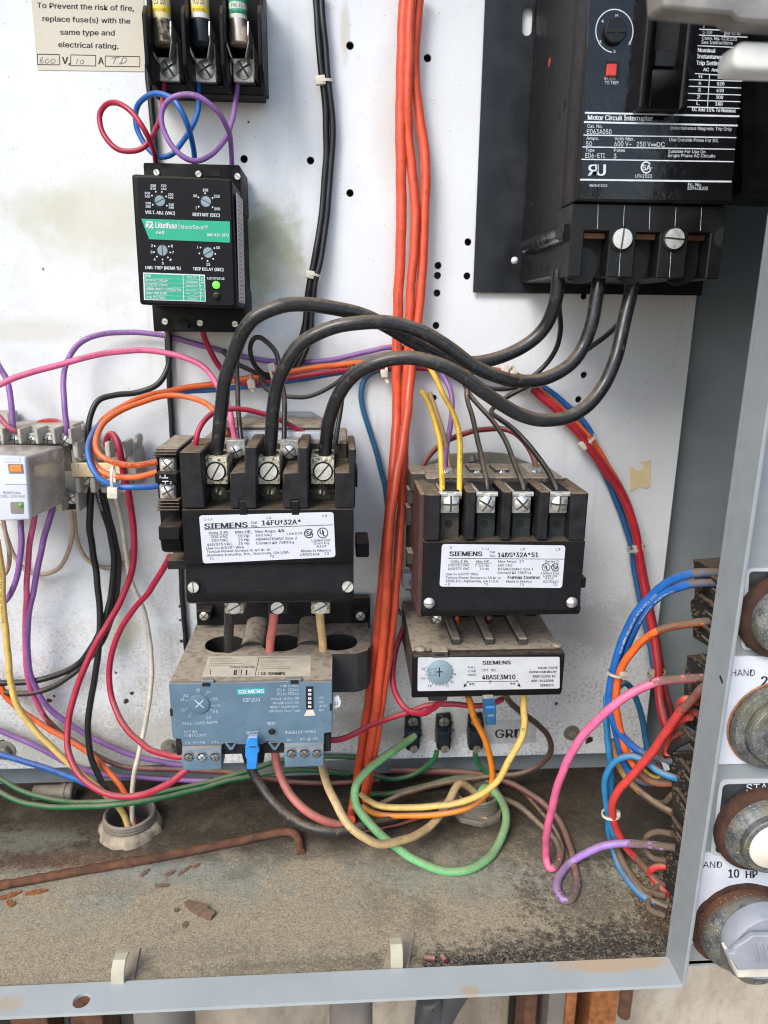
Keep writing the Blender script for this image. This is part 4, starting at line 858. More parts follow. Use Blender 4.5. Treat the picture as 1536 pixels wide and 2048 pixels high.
for a in (('1-L1', 347, 1283, 398, 1281, 13), ('L2', 747, 1272, 775, 1271, 13), ('L3', 1103, 1259, 1133, 1258, 13), ('SIEMENS', 347, 1336, 620, 1326, 33, .045), ('Cat.', 648, 1304, 693, 1302, 15), ('No.', 650, 1326, 690, 1324, 15), ('14FU†32A*', 715, 1314, 962, 1306, 31, .015),
    ('Volts 3 Ph', 373, 1370, 500, 1366, 16), ('200 VAC', 390, 1395, 497, 1393, 16), ('230 VAC', 394, 1418, 499, 1416, 16), ('460/575 VAC', 365, 1445, 524, 1440, 16), ('Use Cu 60/75° Wire', 360, 1469, 600, 1461, 16), ('Torque Power Screws to 45 lb-in', 362, 1490, 768, 1476, 15), ('Siemens Industry, Inc., Norcross, GA USA', 364, 1513, 888, 1493, 15), ('T1', 380, 1535, 407, 1534, 14),
    ('Max HP', 546, 1364, 641, 1361, 16), ('10 Hp', 562, 1391, 634, 1389, 16), ('15 Hp', 564, 1414, 635, 1412, 16), ('25 Hp', 566, 1437, 636, 1435, 16), ('Max Amps', 674, 1361, 803, 1358, 16), ('45', 818, 1357, 856, 1356, 19, .02), ('600 VAC', 676, 1385, 780, 1383, 16), ('NEMA/EEMAC Size 2', 677, 1411, 940, 1403, 16), ('Contact Kit 75FP14', 678, 1436, 922, 1430, 16), ('LR6535', 876, 1374, 974, 1371, 13),
    ('Listed Ind', 1034, 1418, 1152, 1414, 15), ('Cont Eq', 1047, 1436, 1143, 1433, 14), ('A163', 1066, 1455, 1128, 1453, 14), ('Made in Mexico', 967, 1486, 1157, 1480, 15), ('LWQ/1414', 961, 1508, 1084, 1504, 15), ('T3', 1115, 1503, 1145, 1502, 15), ('T2', 766, 1520, 793, 1519, 15)): T(*a)
line(g, c3(347, 1340), c3(1172, 1310), 1., S); line(g, c3(373, 1376), c3(502, 1372), .5, S); line(g, c3(546, 1370), c3(656, 1367), .5, S)
mark_csa(g, c3(1018, 1366), 10, S); mark_ul(g, c3(1105, 1362), 11, S)
lettering(g, lb, 'ink')
# load-side lugs under the cover
g = MB(); g.box(x0+8, x1-4, -66, -8, Z(1222), zb+17); obj('load_housing', g, M['charp'], lc, bevel=.8)
for k, px in enumerate((468, 555, 641)):
    g = MB(); g.pbox(px-19, 1205, px+19, 1228, -72, -58); lg = obj('load_lug', g, M['lug'] if k != 1 else M['green'], lc, bevel=.7)
    o = screw(px, 1215, -72.3, 13, lg, 'slot', 'zincb', rot=60)

# ------------------------------------------------------------------ auxiliary contact on its left side
ca = C(280, 840, 6.025)
ac = thing('auxiliary_contact', 'narrow black auxiliary contact block on the left flank of the larger contactor', 'auxiliary contact', at(338, 1140, -40))
YA = -86.0
def ab(name, a, yf, yb, mt, bevel=.4): (p, q), (r, s) = ca(a[0], a[1]), ca(a[2], a[3]); return pb(name, (p, q, r, s), yf, yb, mt, ac, bevel)
ab('body', (205, 430, 480, 960), -76, -30, 'blackp'); ab('cap', (190, 335, 470, 385), -80, -34, 'dustp', .6); ab('cap_fin', (168, 378, 440, 400), -84, -40, 'charp'); ab('cap_fin', (162, 408, 440, 432), -84, -40, 'charp')
ab('middle_bar', (178, 640, 452, 768), YA, -70, 'blackp', .6)
for y in (548, 862):
    a, b = ca(330, y); g = MB(); g.pbox(a-16, b-15, a+16, b+16, -80, -74); tl = obj('terminal_plate', g, M['tin'], ac, bevel=.8); screw(a+1, b, -80.3, 13, tl, 'cross', 'zinc', rot=50 if y < 600 else 60)
for y in (968, 1005, 1045, 1080): ab('rib', (202, y, 472, y+14), -84, -50, 'charp', .3)
ab('stem', (245, 1090, 490, 1270), -70, -40, 'blackp'); ab('stem_slot', (335, 1100, 430, 1180), -70.3, -69, 'void', .0)
g = MB(); zz = lambda y: at(*ca(350, y), YA).z
g.yz([(-44, zz(1260)), (-86, zz(1275)), (-87, zz(1450)), (-84, zz(1460)), (-82, zz(1610)), (-72, zz(1690)), (-44, zz(1700))], at(*ca(225, 1400), YA).x, at(*ca(492, 1400), YA).x); obj('lower_housing', g, M['blackp'], ac, bevel=.9)
ab('foot', (330, 1690, 560, 1800), -66, -30, 'charp')
g = MB(); S = onY(YA-.05)
for a, b, w_ in (((263, 697), (340, 697), 2), ((302, 697), (302, 658), 1.7), ((268, 738), (345, 738), 2), ((306, 738), (306, 776), 1.7)): line(g, ca(*a), ca(*b), w_, S)
text(g, '3', ca(230, 700), ca(252, 700), 5, S, .02); text(g, '2', ca(358, 770), ca(380, 770), 5, S, .02)
lettering(g, ac, 'inkw')

# ------------------------------------------------------------------ smaller contactor on the right
YR2 = -100.0; c4 = C(760, 680, 3.2)
rc = thing('contactor', 'smaller black contactor on the right with four cross screws and a white rating label', 'contactor', at(1000, 1238, 0), 'motor contactors')
X = lambda px: at(px, 1100, YR2).x
Z = lambda py: at(1000, py, YR2).z
x0, x1 = X(847), X(1169); zc, zb, zt = Z(1083.5), Z(1236), Z(985)
g = MB(); g.pprism([(826, 945), (858, 925), (905, 908), (980, 905), (1012, 908), (1070, 930), (1110, 950)], -6, -3.2); bk = obj('mounting_bracket', g, M['galvd'], rc, bevel=.5); screw(950, 922, -6, 13, bk, 'cross', 'galvd')
g = MB(); g.box(x0-1, x1+2, -66, -8, zb+14, zt-4.5); obj('rear_body', g, M['dustp'], rc, bevel=1.2)
g = MB(); g.pbox(838, 988, 850, 1235, YR2+3, -40); obj('side_plate', g, M['redp'], rc, bevel=.4)
for yy_, z_, h_ in ((-52, 975, 30), (-46, 1010, 40), (-60, 1100, 25), (-50, 1140, 40)):
    p = at(842, z_, yy_); g = MB(); g.box(x0-5, x0-1, yy_-5, yy_+6, p.z-h_/3.4, p.z); obj('side_rib', g, M['dustp'], rc, bevel=.4)
cb4 = C(760, 840, 3.491)
pb('coil_block', (853, 955, 1128, 990), -72, -30, 'dustp', rc, .8)
cl = plate_px('coil_label', [cb4(388, 404), cb4(1195, 408), cb4(1200, 465), cb4(388, 465)], -72.2, 'dustp', rc, .2)
g = MB(); S = onY(-72.4)
for s, a, b, h in (('COIL NO.', (750, 415), (850, 415), 10), ('75D73070A', (770, 440), (875, 440), 11), ('60 Hz 220-240V', (1010, 447), (1190, 447), 11), ('50 Hz', (450, 458), (512, 458), 11)): text(g, s, cb4(*a), cb4(*b), h/3.49, S, .004)
for x, y in ((470, 430), (497, 422), (525, 430), (575, 418), (1025, 420), (1065, 420), (1105, 420), (1150, 422)): disc(g, cb4(x, y), 3, S, n=12, hole=.7)
lettering(g, cl, 'inkg')
for px in (893, 955, 1005, 1070):
    g = MB(); g.pbox(px-15, 938, px+13, 958, -58, -40); tl = obj('coil_terminal', g, M['tin'] if px in (893, 1070) else M['dustp'], rc, bevel=.5); screw(px, 947, -58.3, 7, tl, 'cross', 'zinc')
g = MB(); g.pbox(822, 945, 853, 985, -62, -38); obj('side_block', g, M['dustp'], rc, bevel=1.)
z1, z2 = Z(1196), Z(1212)
g = MB(); g.yz([(-60, zc), (YR2, zc), (YR2, z1), (YR2-.7, z1-2.2), (YR2-.9, z2), (YR2-1.6, z2-2.5), (YR2-1.8, zb+6), (YR2-.3, zb+2), (YR2+4, zb), (YR2+9, zb-.6), (-64, zb-.6)], x0, x1); obj('front_cover', g, M['charc'], rc, bevel=.4)
o = screw(858, 1205, YR2-2.6, 11, rc, 'slotlight', 'zincb', rot=85, name='cover_screw'); o.scale.y *= 2.4
o = screw(1143, 1204, YR2-2.6, 11, rc, 'slotlight', 'zincb', rot=80, name='cover_screw'); o.scale.y *= 2.4
def post2(a, yf=YR2-.4, nm='barrier_post', b=.8): return pb(nm, a, yf, -62, 'charp', rc, b)
post2((849, 988, 881, 1082)); post2((1141, 985, 1174, 1082))
for a, b in ((932, 951), (1004, 1023), (1078, 1098)):
    post2((a, 982, b, 1081)); post2((a-2, 985, b+9, 1078), -82, 'post_flange', .5)
    g = MB(); xc_ = (X(a)+X(b))/2; rr = (X(b)-X(a))/2; g.lathe([(rr, 0), (rr*.9, 1.5), (rr*.3, 2.2)], V((xc_, YR2+3.5, Z(1081))), (0, 0, -1), 12); obj('post_tip', g, M['charp'], rc, angle=60)
for k, px in enumerate((900, 972, 1043, 1117)):
    g = MB(); g.pbox(px-19, 1020, px+18, 1082, -91, -62); cp = obj('contact_strip', g, M['dustp'] if k == 0 else M['green'], rc, bevel=.3)
    p = at(px-3, 1047, -91.1); g = MB(); g.lathe([(2.1, 0), (2.1, .2)], p, n=16); obj('strip_hole', g, M['void'], cp)
    g = MB(); g.pbox(px-19, 985, px+19, 1027, -96, -66); tl = obj('terminal_plate', g, M['tin'], rc, bevel=.9, seg=2)
    for sx in (-1, 1):
        p = at(px+sx*15, 988, -96); g = MB(); g.tube([V((p.x-2.2, p.y, p.z)), V((p.x+2.2, p.y, p.z))], 1.4, 8); obj('clamp_lip', g, M['tin'], tl)
    o = screw(px+1, 1008, -96.4, 16.5, tl, 'cross', 'zinc', rot=(0, 30, 45, 5)[k]); o.scale.y *= 1.25
    g = MB(); p = at(px, 984, -90); g.box(p.x-4.5, p.x+4.5, -93, -66, at(px, 986, -96).z, at(px, 984, -96).z+.3); obj('clamp_gap', g, M['void'], tl)
lb = plate_px('rating_label', [(884, 1088), (1131, 1091), (1124, 1176), (879, 1173)], YR2-.15, 'wlabel', rc, .2, rad=1.6)
g = MB(); S = onY(YR2-.2)
def T(s, x0, y0, x1, y1, h, b=.006): text(g, s, c4(x0, y0), c4(x1, y1), h/3.2, S, b)
for a in (('3', 445, 1335, 458, 1335, 14), ('1-L1', 653, 1342, 697, 1342, 14), ('L2', 900, 1344, 927, 1344, 14), ('L3', 1125, 1346, 1153, 1346, 14), ('SIEMENS', 444, 1382, 650, 1382, 29, .045), ('Cat.', 702, 1363, 742, 1363, 14), ('No.', 702, 1387, 740, 1387, 14), ('14DS†32A*51', 752, 1389, 1010, 1388, 29, .022),
    ('Volts 3 Ph', 450, 1423, 562, 1424, 15), ('200/230 VAC', 434, 1448, 571, 1448, 15), ('460/575 VAC', 434, 1470, 571, 1470, 15), ('Use Cu 60/75° Wire', 420, 1505, 627, 1505, 15), ('Torque Power Screws to 35 lb-in', 420, 1527, 774, 1529, 15), ('SE&A Inc. Alpharetta, GA U.S.A.', 420, 1549, 762, 1551, 15), ('2', 434, 1570, 446, 1570, 15), ('T1', 666, 1570, 691, 1570, 14), ('T2', 894, 1572, 920, 1572, 14), ('T3', 1106, 1572, 1130, 1572, 14),
    ('Max HP', 614, 1424, 695, 1424, 15), ('7 1/2 Hp', 608, 1449, 697, 1449, 15), ('10 Hp', 638, 1471, 698, 1471, 15), ('Max Amps', 757, 1424, 872, 1424, 15), ('27', 892, 1426, 920, 1426, 17), ('600 VAC', 755, 1449, 846, 1449, 15), ('NEMA/EEMAC Size 1', 755, 1473, 980, 1473, 15), ('Contact Kit 75DF14', 752, 1496, 968, 1496, 15), ('Furnas Control', 817, 1527, 1020, 1528, 19, .03), ('Made in Mexico', 808, 1552, 973, 1552, 15),
    ('Series C', 1056, 1423, 1144, 1424, 14), ('Listed Ind', 1031, 1498, 1143, 1499, 13), ('Cont Eq', 1042, 1514, 1132, 1515, 13), ('A163', 1056, 1531, 1110, 1531, 13), ('JUC/0640', 1038, 1552, 1141, 1552, 14)): T(*a)
line(g, c4(433, 1397), c4(1186, 1402), .9, S); line(g, c4(450, 1428), c4(571, 1429), .5, S); line(g, c4(612, 1429), c4(712, 1430), .5, S)
mark_ul(g, c4(1062, 1454), 8.5, S); mark_csa(g, c4(1122, 1455), 8.5, S); disc(g, c4(422, 1563), 1.1, S, n=8)
lettering(g, lb, 'ink')
pb('side_clip', (1163, 1155, 1172, 1176), -92, -78, 'charp', rc, .4)
tg_ = pb('marker_tab', (806, 1148, 840, 1179), -60, -50, 'tagg', rc, .5); g = MB(); text(g, 'B', (818, 1171), (828, 1171), 10, onY(-60.1), .01); lettering(g, tg_, 'ink')
g = MB(); g.box(x0-.5, x1-8, -60, -8, Z(1262), zb+15); obj('load_housing', g, M['blackp'], rc, bevel=.8)
g = MB(); g.pbox(862, 1228, 886, 1248, -66, -56); tl = obj('load_terminal', g, M['dustp'], rc, bevel=.5); screw(874, 1238, -66.2, 9, tl, 'cross', 'zinc')
# ------------------------------------------------------------------ blue-grey solid-state overload relay (left)
c5 = C(300, 1180, 3.2); YE = -92.0
es = thing('overload_relay', 'blue-grey overload relay with dusty top and three wire windows, left', 'overload relay', at(540, 1500, -10), 'overload relays')
zt = at(500, 1366, YE).z; zbk = at(500, 1366, YE)
g = MB(); g.pbox(393, 1196, 740, 1262, -9, -4); obj('mounting_base', g, M['charp'], es, bevel=.6)
for px in (408, 721):
    pb('base_lug', (px-15, 1222, px+15, 1246), -20, -9, 'blackp', es, .6); screw(px, 1232, -20.2, 9, es, 'cross', 'tin')
# top deck with three through windows (top surface is horizontal)
def tp(px, py): q = atz(px, py, zt); return (q.x, q.y)
L0, L1 = tp(336, 1366), tp(394, 1252); R0 = tp(664, 1364)
xl, xr = (L0[0]+L1[0])/2, R0[0]
xr2 = tp(742, 1300)[0]; yt = tp(700, 1307)[1]; yb = -6
wn = [tp(450, 1288), tp(562, 1286), tp(676, 1284)]
rw = [mmr(450, 1288, wn[0][1], n_) for n_ in (40, 40, 40)]
out = [(xl, YE+2), (xr, YE+2), (xr, yt), (xr2-9, yt), (xr2-2.5, yt+4), (xr2, yt+12), (xr2, yb), (xl, yb)]
def deck(z0, z1): return fill2d([out]+[circ(w_[0], w_[1], r, 26) for w_, r in zip(wn, rw)], z1-z0, lambda u, v, w_: V((u, v, (z0+z1)/2+w_)))
obj('sensor_block', deck(zt-27, zt), M['espt'], es, bevel=.8, angle=30)
for w_, r in zip(wn, rw):
    g = MB(); g.lathe([(r-.1, 0), (r-.1, 26.2)], (w_[0], w_[1], zt-26.8), (0, 0, 1), 28, cap=False); obj('window_shade_liner', g, M['void'], es)  # black liner added to paint the darkness inside each window
g = MB(); g.box(xl+1, xr-1, YE+2, -30, zt-48, zt-26); obj('lower_body', g, M['charp'], es, bevel=.8)
for a, b in ((0, 1), (1, 2)):                          # raised saddles between the windows
    x = (wn[a][0]+wn[b][0])/2; w_ = (wn[b][0]-wn[a][0])/2-rw[0]+2.5
    pts = [(x-w_*math.cos(t), zt+4.*math.sin(t)) for t in [math.pi*i/8 for i in range(9)]]
    g = MB(); g.prism([V((p[0], -8, p[1]+2)) for p in pts]+[], [V((p[0], wn[0][1]-3, p[1]-1.2)) for p in pts]); obj('saddle', g, M['espt'], es, angle=60)
# dirty label on the deck
SZ = onZ(zt+.15)
q = [SZ(*c5(375, 425)), SZ(*c5(1030, 418)), SZ(*c5(1027, 550)), SZ(*c5(332, 552))]
M['dlabel'] = mat('dirty_paper_label', (.60, .55, .44), .7, var=.15, dust=.28, dc=(.34, .28, .20), speck=.5, sc=(.2, .16, .1))
g = MB(); g.prism(q, [p-V((0, 0, .12)) for p in q]); dl = obj('deck_label', g, M['dlabel'], es)
g = MB(); SZ = onZ(zt+.2); random.seed(3)
x = 375
while x < 655:
    w_ = random.choice((2, 3, 5, 7)); line(g, c5(x, 545), c5(x+4, 512), w_/3.2, SZ); x += w_+random.choice((3, 4, 6))
for i in range(6): line(g, c5(385-i*2, 438+i*11), c5(540+random.randint(-20, 110)-i*4, 438+i*11), .8, SZ)
for i in range(7): line(g, c5(710, 432+i*12), c5(860+random.randint(-20, 60), 432+i*12), .8, SZ)
text(g, '3UB81334FW2', c5(510, 500), c5(670, 500), 4, SZ, .0); text(g, '13-52AMPS', c5(708, 545), c5(862, 544), 5.5, SZ, .02)
for a, b in (((697, 527), (875, 525)), ((875, 525), (872, 550)), ((690, 549), (697, 527)), ((698, 432), (672, 549))): line(g, c5(*a), c5(*b), .8, SZ)
lettering(g, dl, 'ink')
# blue-grey front cover (stepped outline)
pts = [(120, 598), (332, 598), (332, 580), (408, 580), (408, 598), (882, 585), (882, 570), (970, 570), (970, 590), (1166, 588), (1166, 910), (1115, 918), (1115, 985), (860, 990), (835, 970), (752, 970), (715, 990), (560, 990), (545, 975), (482, 975), (465, 992), (205, 998), (200, 955), (145, 950)]
g = MB(); g.pprism([c5(*p) for p in pts], YE, YE+3); fc = obj('front_cover', g, M['esp'], es, bevel=.35)
g = MB(); pq = [(120, 600), (1166, 588), (1166, 905), (145, 948)]; g.pprism([c5(*p) for p in pq], YE+2.9, YE+15); obj('cover_skirt', g, M['esp'], es, bevel=.3)
for x, y in ((360, 605), (925, 588)): a, b = c5(x, y); pb('latch_window', (a-8, b-3, a+8, b+4), YE-.3, YE+1, 'void', es, 0)
for x, y in ((1160, 750), (138, 785)): a, b = c5(x, y); pb('side_slot', (a-3, b-7, a+2, b+7), YE-.2, YE+1, 'void', es, 0)
for cx in (517, 797):                                  # triangular eyes
    g = MB(); S = lambda x, y: at(*c5(x, y), YE)
    a = [S(cx-45, 975), S(cx+45, 972), S(cx+12, 1025), S(cx-8, 1026)]; g.prism(a, [p+V((0, 2.5, 0)) for p in a]); e_ = obj('eyelet', g, M['esp'], es, bevel=.2)
    g = MB(); g.poly([S(cx-24, 978)+V((0, -.1, 0)), S(cx+24, 976)+V((0, -.1, 0)), S(cx+2, 1008)+V((0, -.1, 0))]); obj('eyelet_hole', g, M['void'], e_, recalc=False)
# terminal blocks
for bx, cs, cy in (((210, 1008, 461, 1136), (248, 333, 417), 1067), ((862, 988, 1112, 1116), (905, 988, 1068), 1044)):
    (a, b), (c, d) = c5(bx[0], bx[1]), c5(bx[2], bx[3])
    g = MB(); z1 = at((a+c)/2, b, YE).z; z0 = at((a+c)/2, d, YE).z; xa_, xb_ = at(a, cy/3.2+1180, YE).x, at(c, cy/3.2+1180, YE).x
    g.yz([(YE+10, z1+1.5), (YE-.5, z1+1), (YE-1.5, z1-2), (YE-3.2, z1-3.), (YE-2.5, z0), (YE+10, z0)], xa_, xb_); tb = obj('terminal_block', g, M['esp'], es, bevel=.4)
    for k, x in enumerate(cs):
        p = at(*c5(x, cy), YE-2.9); g = MB(); r = 2.75; g.lathe([(r+.5, -.3), (r+.5, .3), (r, .45), (r-.2, -.6)], p, n=20, cap=False); obj('terminal_collar', g, M['esp'], tb)
        g = MB(); g.lathe([(r, 0), (r, .2)], p, n=18); obj('terminal_mouth', g, M['void'], tb)
        screw(*c5(x, cy+4), YE-3.3, 7.2, tb, 'cross', 'tin' if k == 1 and bx[0] == 210 else 'hub')
    for x in cs: a, b = c5(x-35, cy+66); pb('block_foot', (a, b-2, a+12, b+3), YE-2.6, YE+2, 'esp', tb, .2)
# dial
p = at(*c5(313, 728), YE); r = mmr(*c5(313, 728), YE, 21)
g = MB(); g.lathe([(r+.4, 0), (r+.4, .35), (r+.15, .35)], p, n=32); obj('dial_ring', g, M['dialb'], es)
g = MB(); g.lathe([(r, .2), (r, .9), (r-.4, 1.1)], p, n=32); dd = obj('dial', g, M['esp'], es, angle=40)
g = MB(); S = onY(YE-1.15)
for a, b in (((286, 704), (345, 755)), ((342, 704), (292, 752))): line(g, c5(*a), c5(*b), 3.2, S)
obj('dial_cross', g, M['inkd'], dd, recalc=False)
g = MB(); S = onY(YE-.06)
def T(s, x0, y0, x1, y1, h, b=.0): text(g, s, c5(x0, y0), c5(x1, y1), h/3.2, S, b)
for a in (('13', 240, 820, 260, 820, 17), ('15', 200, 776, 222, 776, 17), ('18', 195, 709, 219, 709, 17), ('20', 212, 683, 242, 682, 17), ('25', 295, 649, 320, 648, 17), ('30', 358, 661, 387, 660, 17), ('35', 403, 704, 431, 703, 17), ('40', 416, 749, 446, 748, 17), ('45', 405, 786, 434, 785, 17), ('52', 362, 826, 390, 825, 17), ('FULL LOAD AMPS', 210, 862, 432, 855, 17), ('CAT.NO.', 217, 916, 305, 913, 16), ('48BTF3S00', 217, 940, 357, 935, 17), ('95', 225, 987, 256, 986, 16), ('96', 322, 983, 353, 982, 16), ('A3+', 393, 981, 440, 979, 16), ('ESP200', 595, 715, 703, 712, 24), ('RESET', 618, 923, 691, 921, 18, .012), ('TEST', 750, 865, 806, 864, 18, .012), ('3UB8133-4FW2', 865, 920, 1060, 913, 18), ('A4-', 875, 966, 918, 964, 16), ('97', 960, 963, 990, 962, 16), ('98', 1048, 959, 1078, 958, 16),
    ('TRIP CLASS', 830, 622, 950, 620, 14), ('5', 852, 646, 863, 646, 14), ('20', 925, 646, 950, 645, 14), ('10', 850, 672, 872, 672, 14), ('30', 925, 671, 951, 670, 14), ('PHASE UNBAL ON', 775, 705, 955, 700, 15), ('PHASE LOSS ON', 788, 731, 955, 726, 15), ('RESET MODE MAN.', 770, 757, 955, 752, 15), ('GROUND FAULT ON', 763, 783, 957, 779, 15), ('OFF', 1082, 697, 1113, 696, 14), ('OFF', 1082, 724, 1113, 723, 14), ('AUTO', 1084, 750, 1136, 748, 14), ('OFF', 1083, 776, 1114, 775, 14)): T(*a)
for a, b in (((265, 785), (257, 797)), ((243, 752), (228, 762)), ((243, 708), (224, 702)), ((252, 690), (240, 680)), ((311, 662), (311, 652)), ((352, 676), (360, 662)), ((380, 705), (402, 694)), ((388, 738), (414, 741)), ((382, 762), (404, 772)), ((362, 785), (370, 798)), ((262, 978), (283, 977)), ((283, 970), (283, 985)), ((291, 970), (291, 985)), ((291, 976), (315, 975)), ((294, 986), (280, 966)), ((998, 955), (1015, 954)), ((1015, 942), (1015, 966)), ((1022, 942), (1022, 966)), ((1022, 954), (1042, 953))): line(g, c5(*a), c5(*b), .7, S)
for x, y in ((812, 632), (888, 630), (815, 657), (888, 655)):
    for a, b in (((x, y), (x+30, y)), ((x, y+14), (x+30, y+14)), ((x, y), (x, y+14)), ((x+30, y), (x+30, y+14)), ((x+6, y+5), (x+16, y+5))): line(g, c5(*a), c5(*b), .7, S)
lettering(g, fc, 'inkd')
bdg = plate_px('teal_badge', [c5(555, 634), c5(736, 628), c5(736, 666), c5(556, 671)], YE-.08, 'teal', es, .1)
g = MB(); text(g, 'SIEMENS', c5(565, 663), c5(728, 658), 7.5, onY(YE-.15), .05); lettering(g, bdg, 'inkw')
# switch bank, funnel, test button, reset lever
a, b = c5(998, 618); c, d = c5(1046, 762); dip = pb('switch_bank', (a, b, c, d), YE-.25, YE+1, 'void', es, 0)
for y in (642, 668, 695, 721, 747):
    for x0_ in (1016, 1027): a, b = c5(x0_, y); pb('switch_lever', (a-1.3, b-1.8, a+1.6, b+2.2), YE-.7, YE, 'platew', dip, 0)
g = MB(); g.poly([at(*c5(x, y), YE-.12) for x, y in ((1004, 768), (1044, 766), (1058, 803), (984, 807))]); obj('funnel', g, M['dlabel'], es, recalc=False)
p = at(*c5(782, 905), YE-.1); g = MB(); g.lathe([(2.7, 0), (2.7, .4), (2.2, .4), (2.2, -.4)], p, n=22, cap=False); obj('button_collar', g, M['esp'], es); g = MB(); g.lathe([(2.2, 0), (2.2, .1)], p, n=20); obj('button_well', g, M['void'], es)
g = MB(); g.lathe([(1.3, 0), (1.3, .6)], p, n=16); obj('test_button', g, M['charp'], es)
g = MB(); a = [c5(*p) for p in ((620, 962), (632, 944), (690, 940), (690, 1015), (700, 1020), (700, 1040), (690, 1048), (684, 1148), (618, 1152), (618, 1085), (608, 1068), (610, 1005))]; g.pprism(a, YE-7, YE-3.2); rl = obj('reset_lever', g, M['bluet'], es, bevel=.5)
pb('lever_arm', (*c5(630, 985), *c5(680, 1045)), YE-3.3, YE+6, 'bluet', rl, .3); pb('lever_notch', (*c5(636, 998), *c5(676, 1010)), YE-7.2, YE-6, 'bluetd', rl, 0)
g = MB(); g.pbox(*c5(600, 1000), *c5(725, 1110), YE+1, YE+12); obj('lever_housing', g, M['blackp'], es, bevel=.5)
# wire marker 11 on the flank
wm = plate_px('wire_marker', [c5(1176, 682), c5(1208, 680), c5(1222, 712), c5(1216, 745), c5(1172, 764)], -89, 'wlabel', None, 1.2); tag(wm, 'small white wire marker reading 11 beside the blue-grey relay', 'wire marker')
g = MB(); text(g, '11', c5(1180, 735), c5(1205, 733), 6, onY(-89.1), .0); lettering(g, wm, 'ink')

# ------------------------------------------------------------------ silver-label overload relay (right)
c6 = C(760, 1180, 3.2); YO = -92.0
ol = thing('overload_relay', 'black overload relay with silver label and grey dial under the smaller contactor', 'overload relay', at(980, 1400, -10), 'overload relays')
zt = at(978, 1308, YO).z
def tp(px, py): q = atz(px, py, zt); return (q.x, q.y)
a, b, c, d = tp(828, 1313), tp(1128, 1304), tp(1094, 1247), tp(816, 1254)
zf = at(975, 1398, YO).z
g = MB(); g.xy([(a[0], YO+1), (b[0], YO+1), (b[0], YO+18), (c[0], -26), (c[0], -8), (d[0]+0, -8), (d[0], -30), (a[0], YO+20)], zf+2, zt); obj('body', g, M['dustp'], ol, bevel=.9)
g = MB(); z1 = zt+.2; g.yz([(YO+6, z1), (YO, z1-.3), (YO-.6, zt-2), (YO-.6, zf+4.5), (YO+1.5, zf+1), (YO+6, zf)], a[0]-.3, b[0]+.3); obj('front_case', g, M['blackp'], ol, bevel=.5)
for px in (907, 972, 1037):
    q0 = tp(px-10, 1262); q1 = tp(px+8, 1290)
    p0 = V((*tp(px-13, 1257), 0)); p1 = V((*tp(px+10, 1284), 0)); w_ = 2.6
    g = MB(); x = (p0.x+p1.x)/2; g.box(x-w_, x+w_, min(p1.y, p0.y)-4, -30, zt-.5, zt+4.2); obj('barrier_rib', g, M['dustp'], ol, bevel=.6)
for px, py in ((840, 1300), (1113, 1292)): q = tp(px, py); g = MB(); g.lathe([(3.4, 0), (3.2, .8), (2, 1.4), (.3, 1.6)], V((*q, zt)), (0, 0, 1), 18); obj('top_rivet', g, M['dustp'], ol, angle=60)
a_, b_ = c6(385, 418); g = MB(); g.pbox(a_-16, b_-8, a_+16, b_+5, YO-1.6, YO+6); lt = obj('latch', g, M['dustp'], ol, bevel=.4); pb('latch_window', (a_-9, b_-3, a_+9, b_+1), YO-1.8, YO-1, 'void', lt, 0)
for px in (930, 995, 1060): g = MB(); q = at(px, 1254, -36); g.lathe([(4.5, 0), (4.5, .3)], V((q.x, -34, zt+.1)), (0, 0, 1), 16); obj('wire_hole', g, M['void'], ol)
lb = plate_px('silver_label', [c6(243, 432), c6(1150, 428), c6(1150, 630), c6(240, 648)], YO-.8, 'slabel', ol, .25, rad=1)
g = MB(); S = onY(YO-.85)
def T(s, x0, y0, x1, y1, h, b=.01): text(g, s, c6(x0, y0), c6(x1, y1), h/3.2, S, b)
for a in (('SIEMENS', 655, 477, 833, 475, 24, .045), ('FULL', 563, 501, 610, 501, 14), ('LOAD', 562, 526, 613, 526, 14), ('AMPS', 561, 550, 616, 550, 14), ('CAT. NO.', 650, 520, 745, 520, 17), ('48ASE3M10', 653, 572, 863, 570, 29, .02), ('95', 570, 609, 603, 609, 15, .02), ('96', 832, 607, 865, 606, 15, .02), ('SOLID-STATE', 1010, 505, 1135, 503, 13, .02), ('OVERLOAD RELAY', 955, 531, 1130, 529, 13, .02), ('TRIP CLASS 10', 975, 560, 1120, 558, 14, .02), ('XEP-2612008', 967, 588, 1108, 586, 14, .02), ('SERIES C', 1022, 617, 1110, 615, 14, .02), ('18', 264, 513, 288, 512, 15), ('16', 264, 572, 288, 571, 15), ('14', 306, 619, 330, 618, 16), ('11', 420, 618, 440, 617, 16), ('10', 452, 596, 474, 595, 15), ('9', 474, 547, 486, 546, 15)): T(*a)
line(g, c6(560, 587), c6(875, 583), .9, S)
for p in ((560, 587), (877, 583)): disc(g, c6(*p), 2, S, n=12, hole=.6)
for tri in (((533, 623), (541, 598), (556, 612)), ((900, 622), (876, 610), (893, 598))): g.poly([S(*c6(*p))+V((0, -.12, 0)) for p in tri])
line(g, c6(556, 592), c6(543, 612), .9, S); line(g, c6(880, 588), c6(890, 608), .9, S); line(g, c6(702, 575), c6(702, 598), .7, S); line(g, c6(710, 575), c6(710, 598), .7, S); line(g, c6(696, 598), c6(716, 576), .7, S)
for an in range(160, 400, 16):
    t = math.radians(an); line(g, c6(380+85*math.cos(t), 524-85*math.sin(t)), c6(380+93*math.cos(t), 524-93*math.sin(t)), 1.1, S)
lettering(g, lb, 'ink')
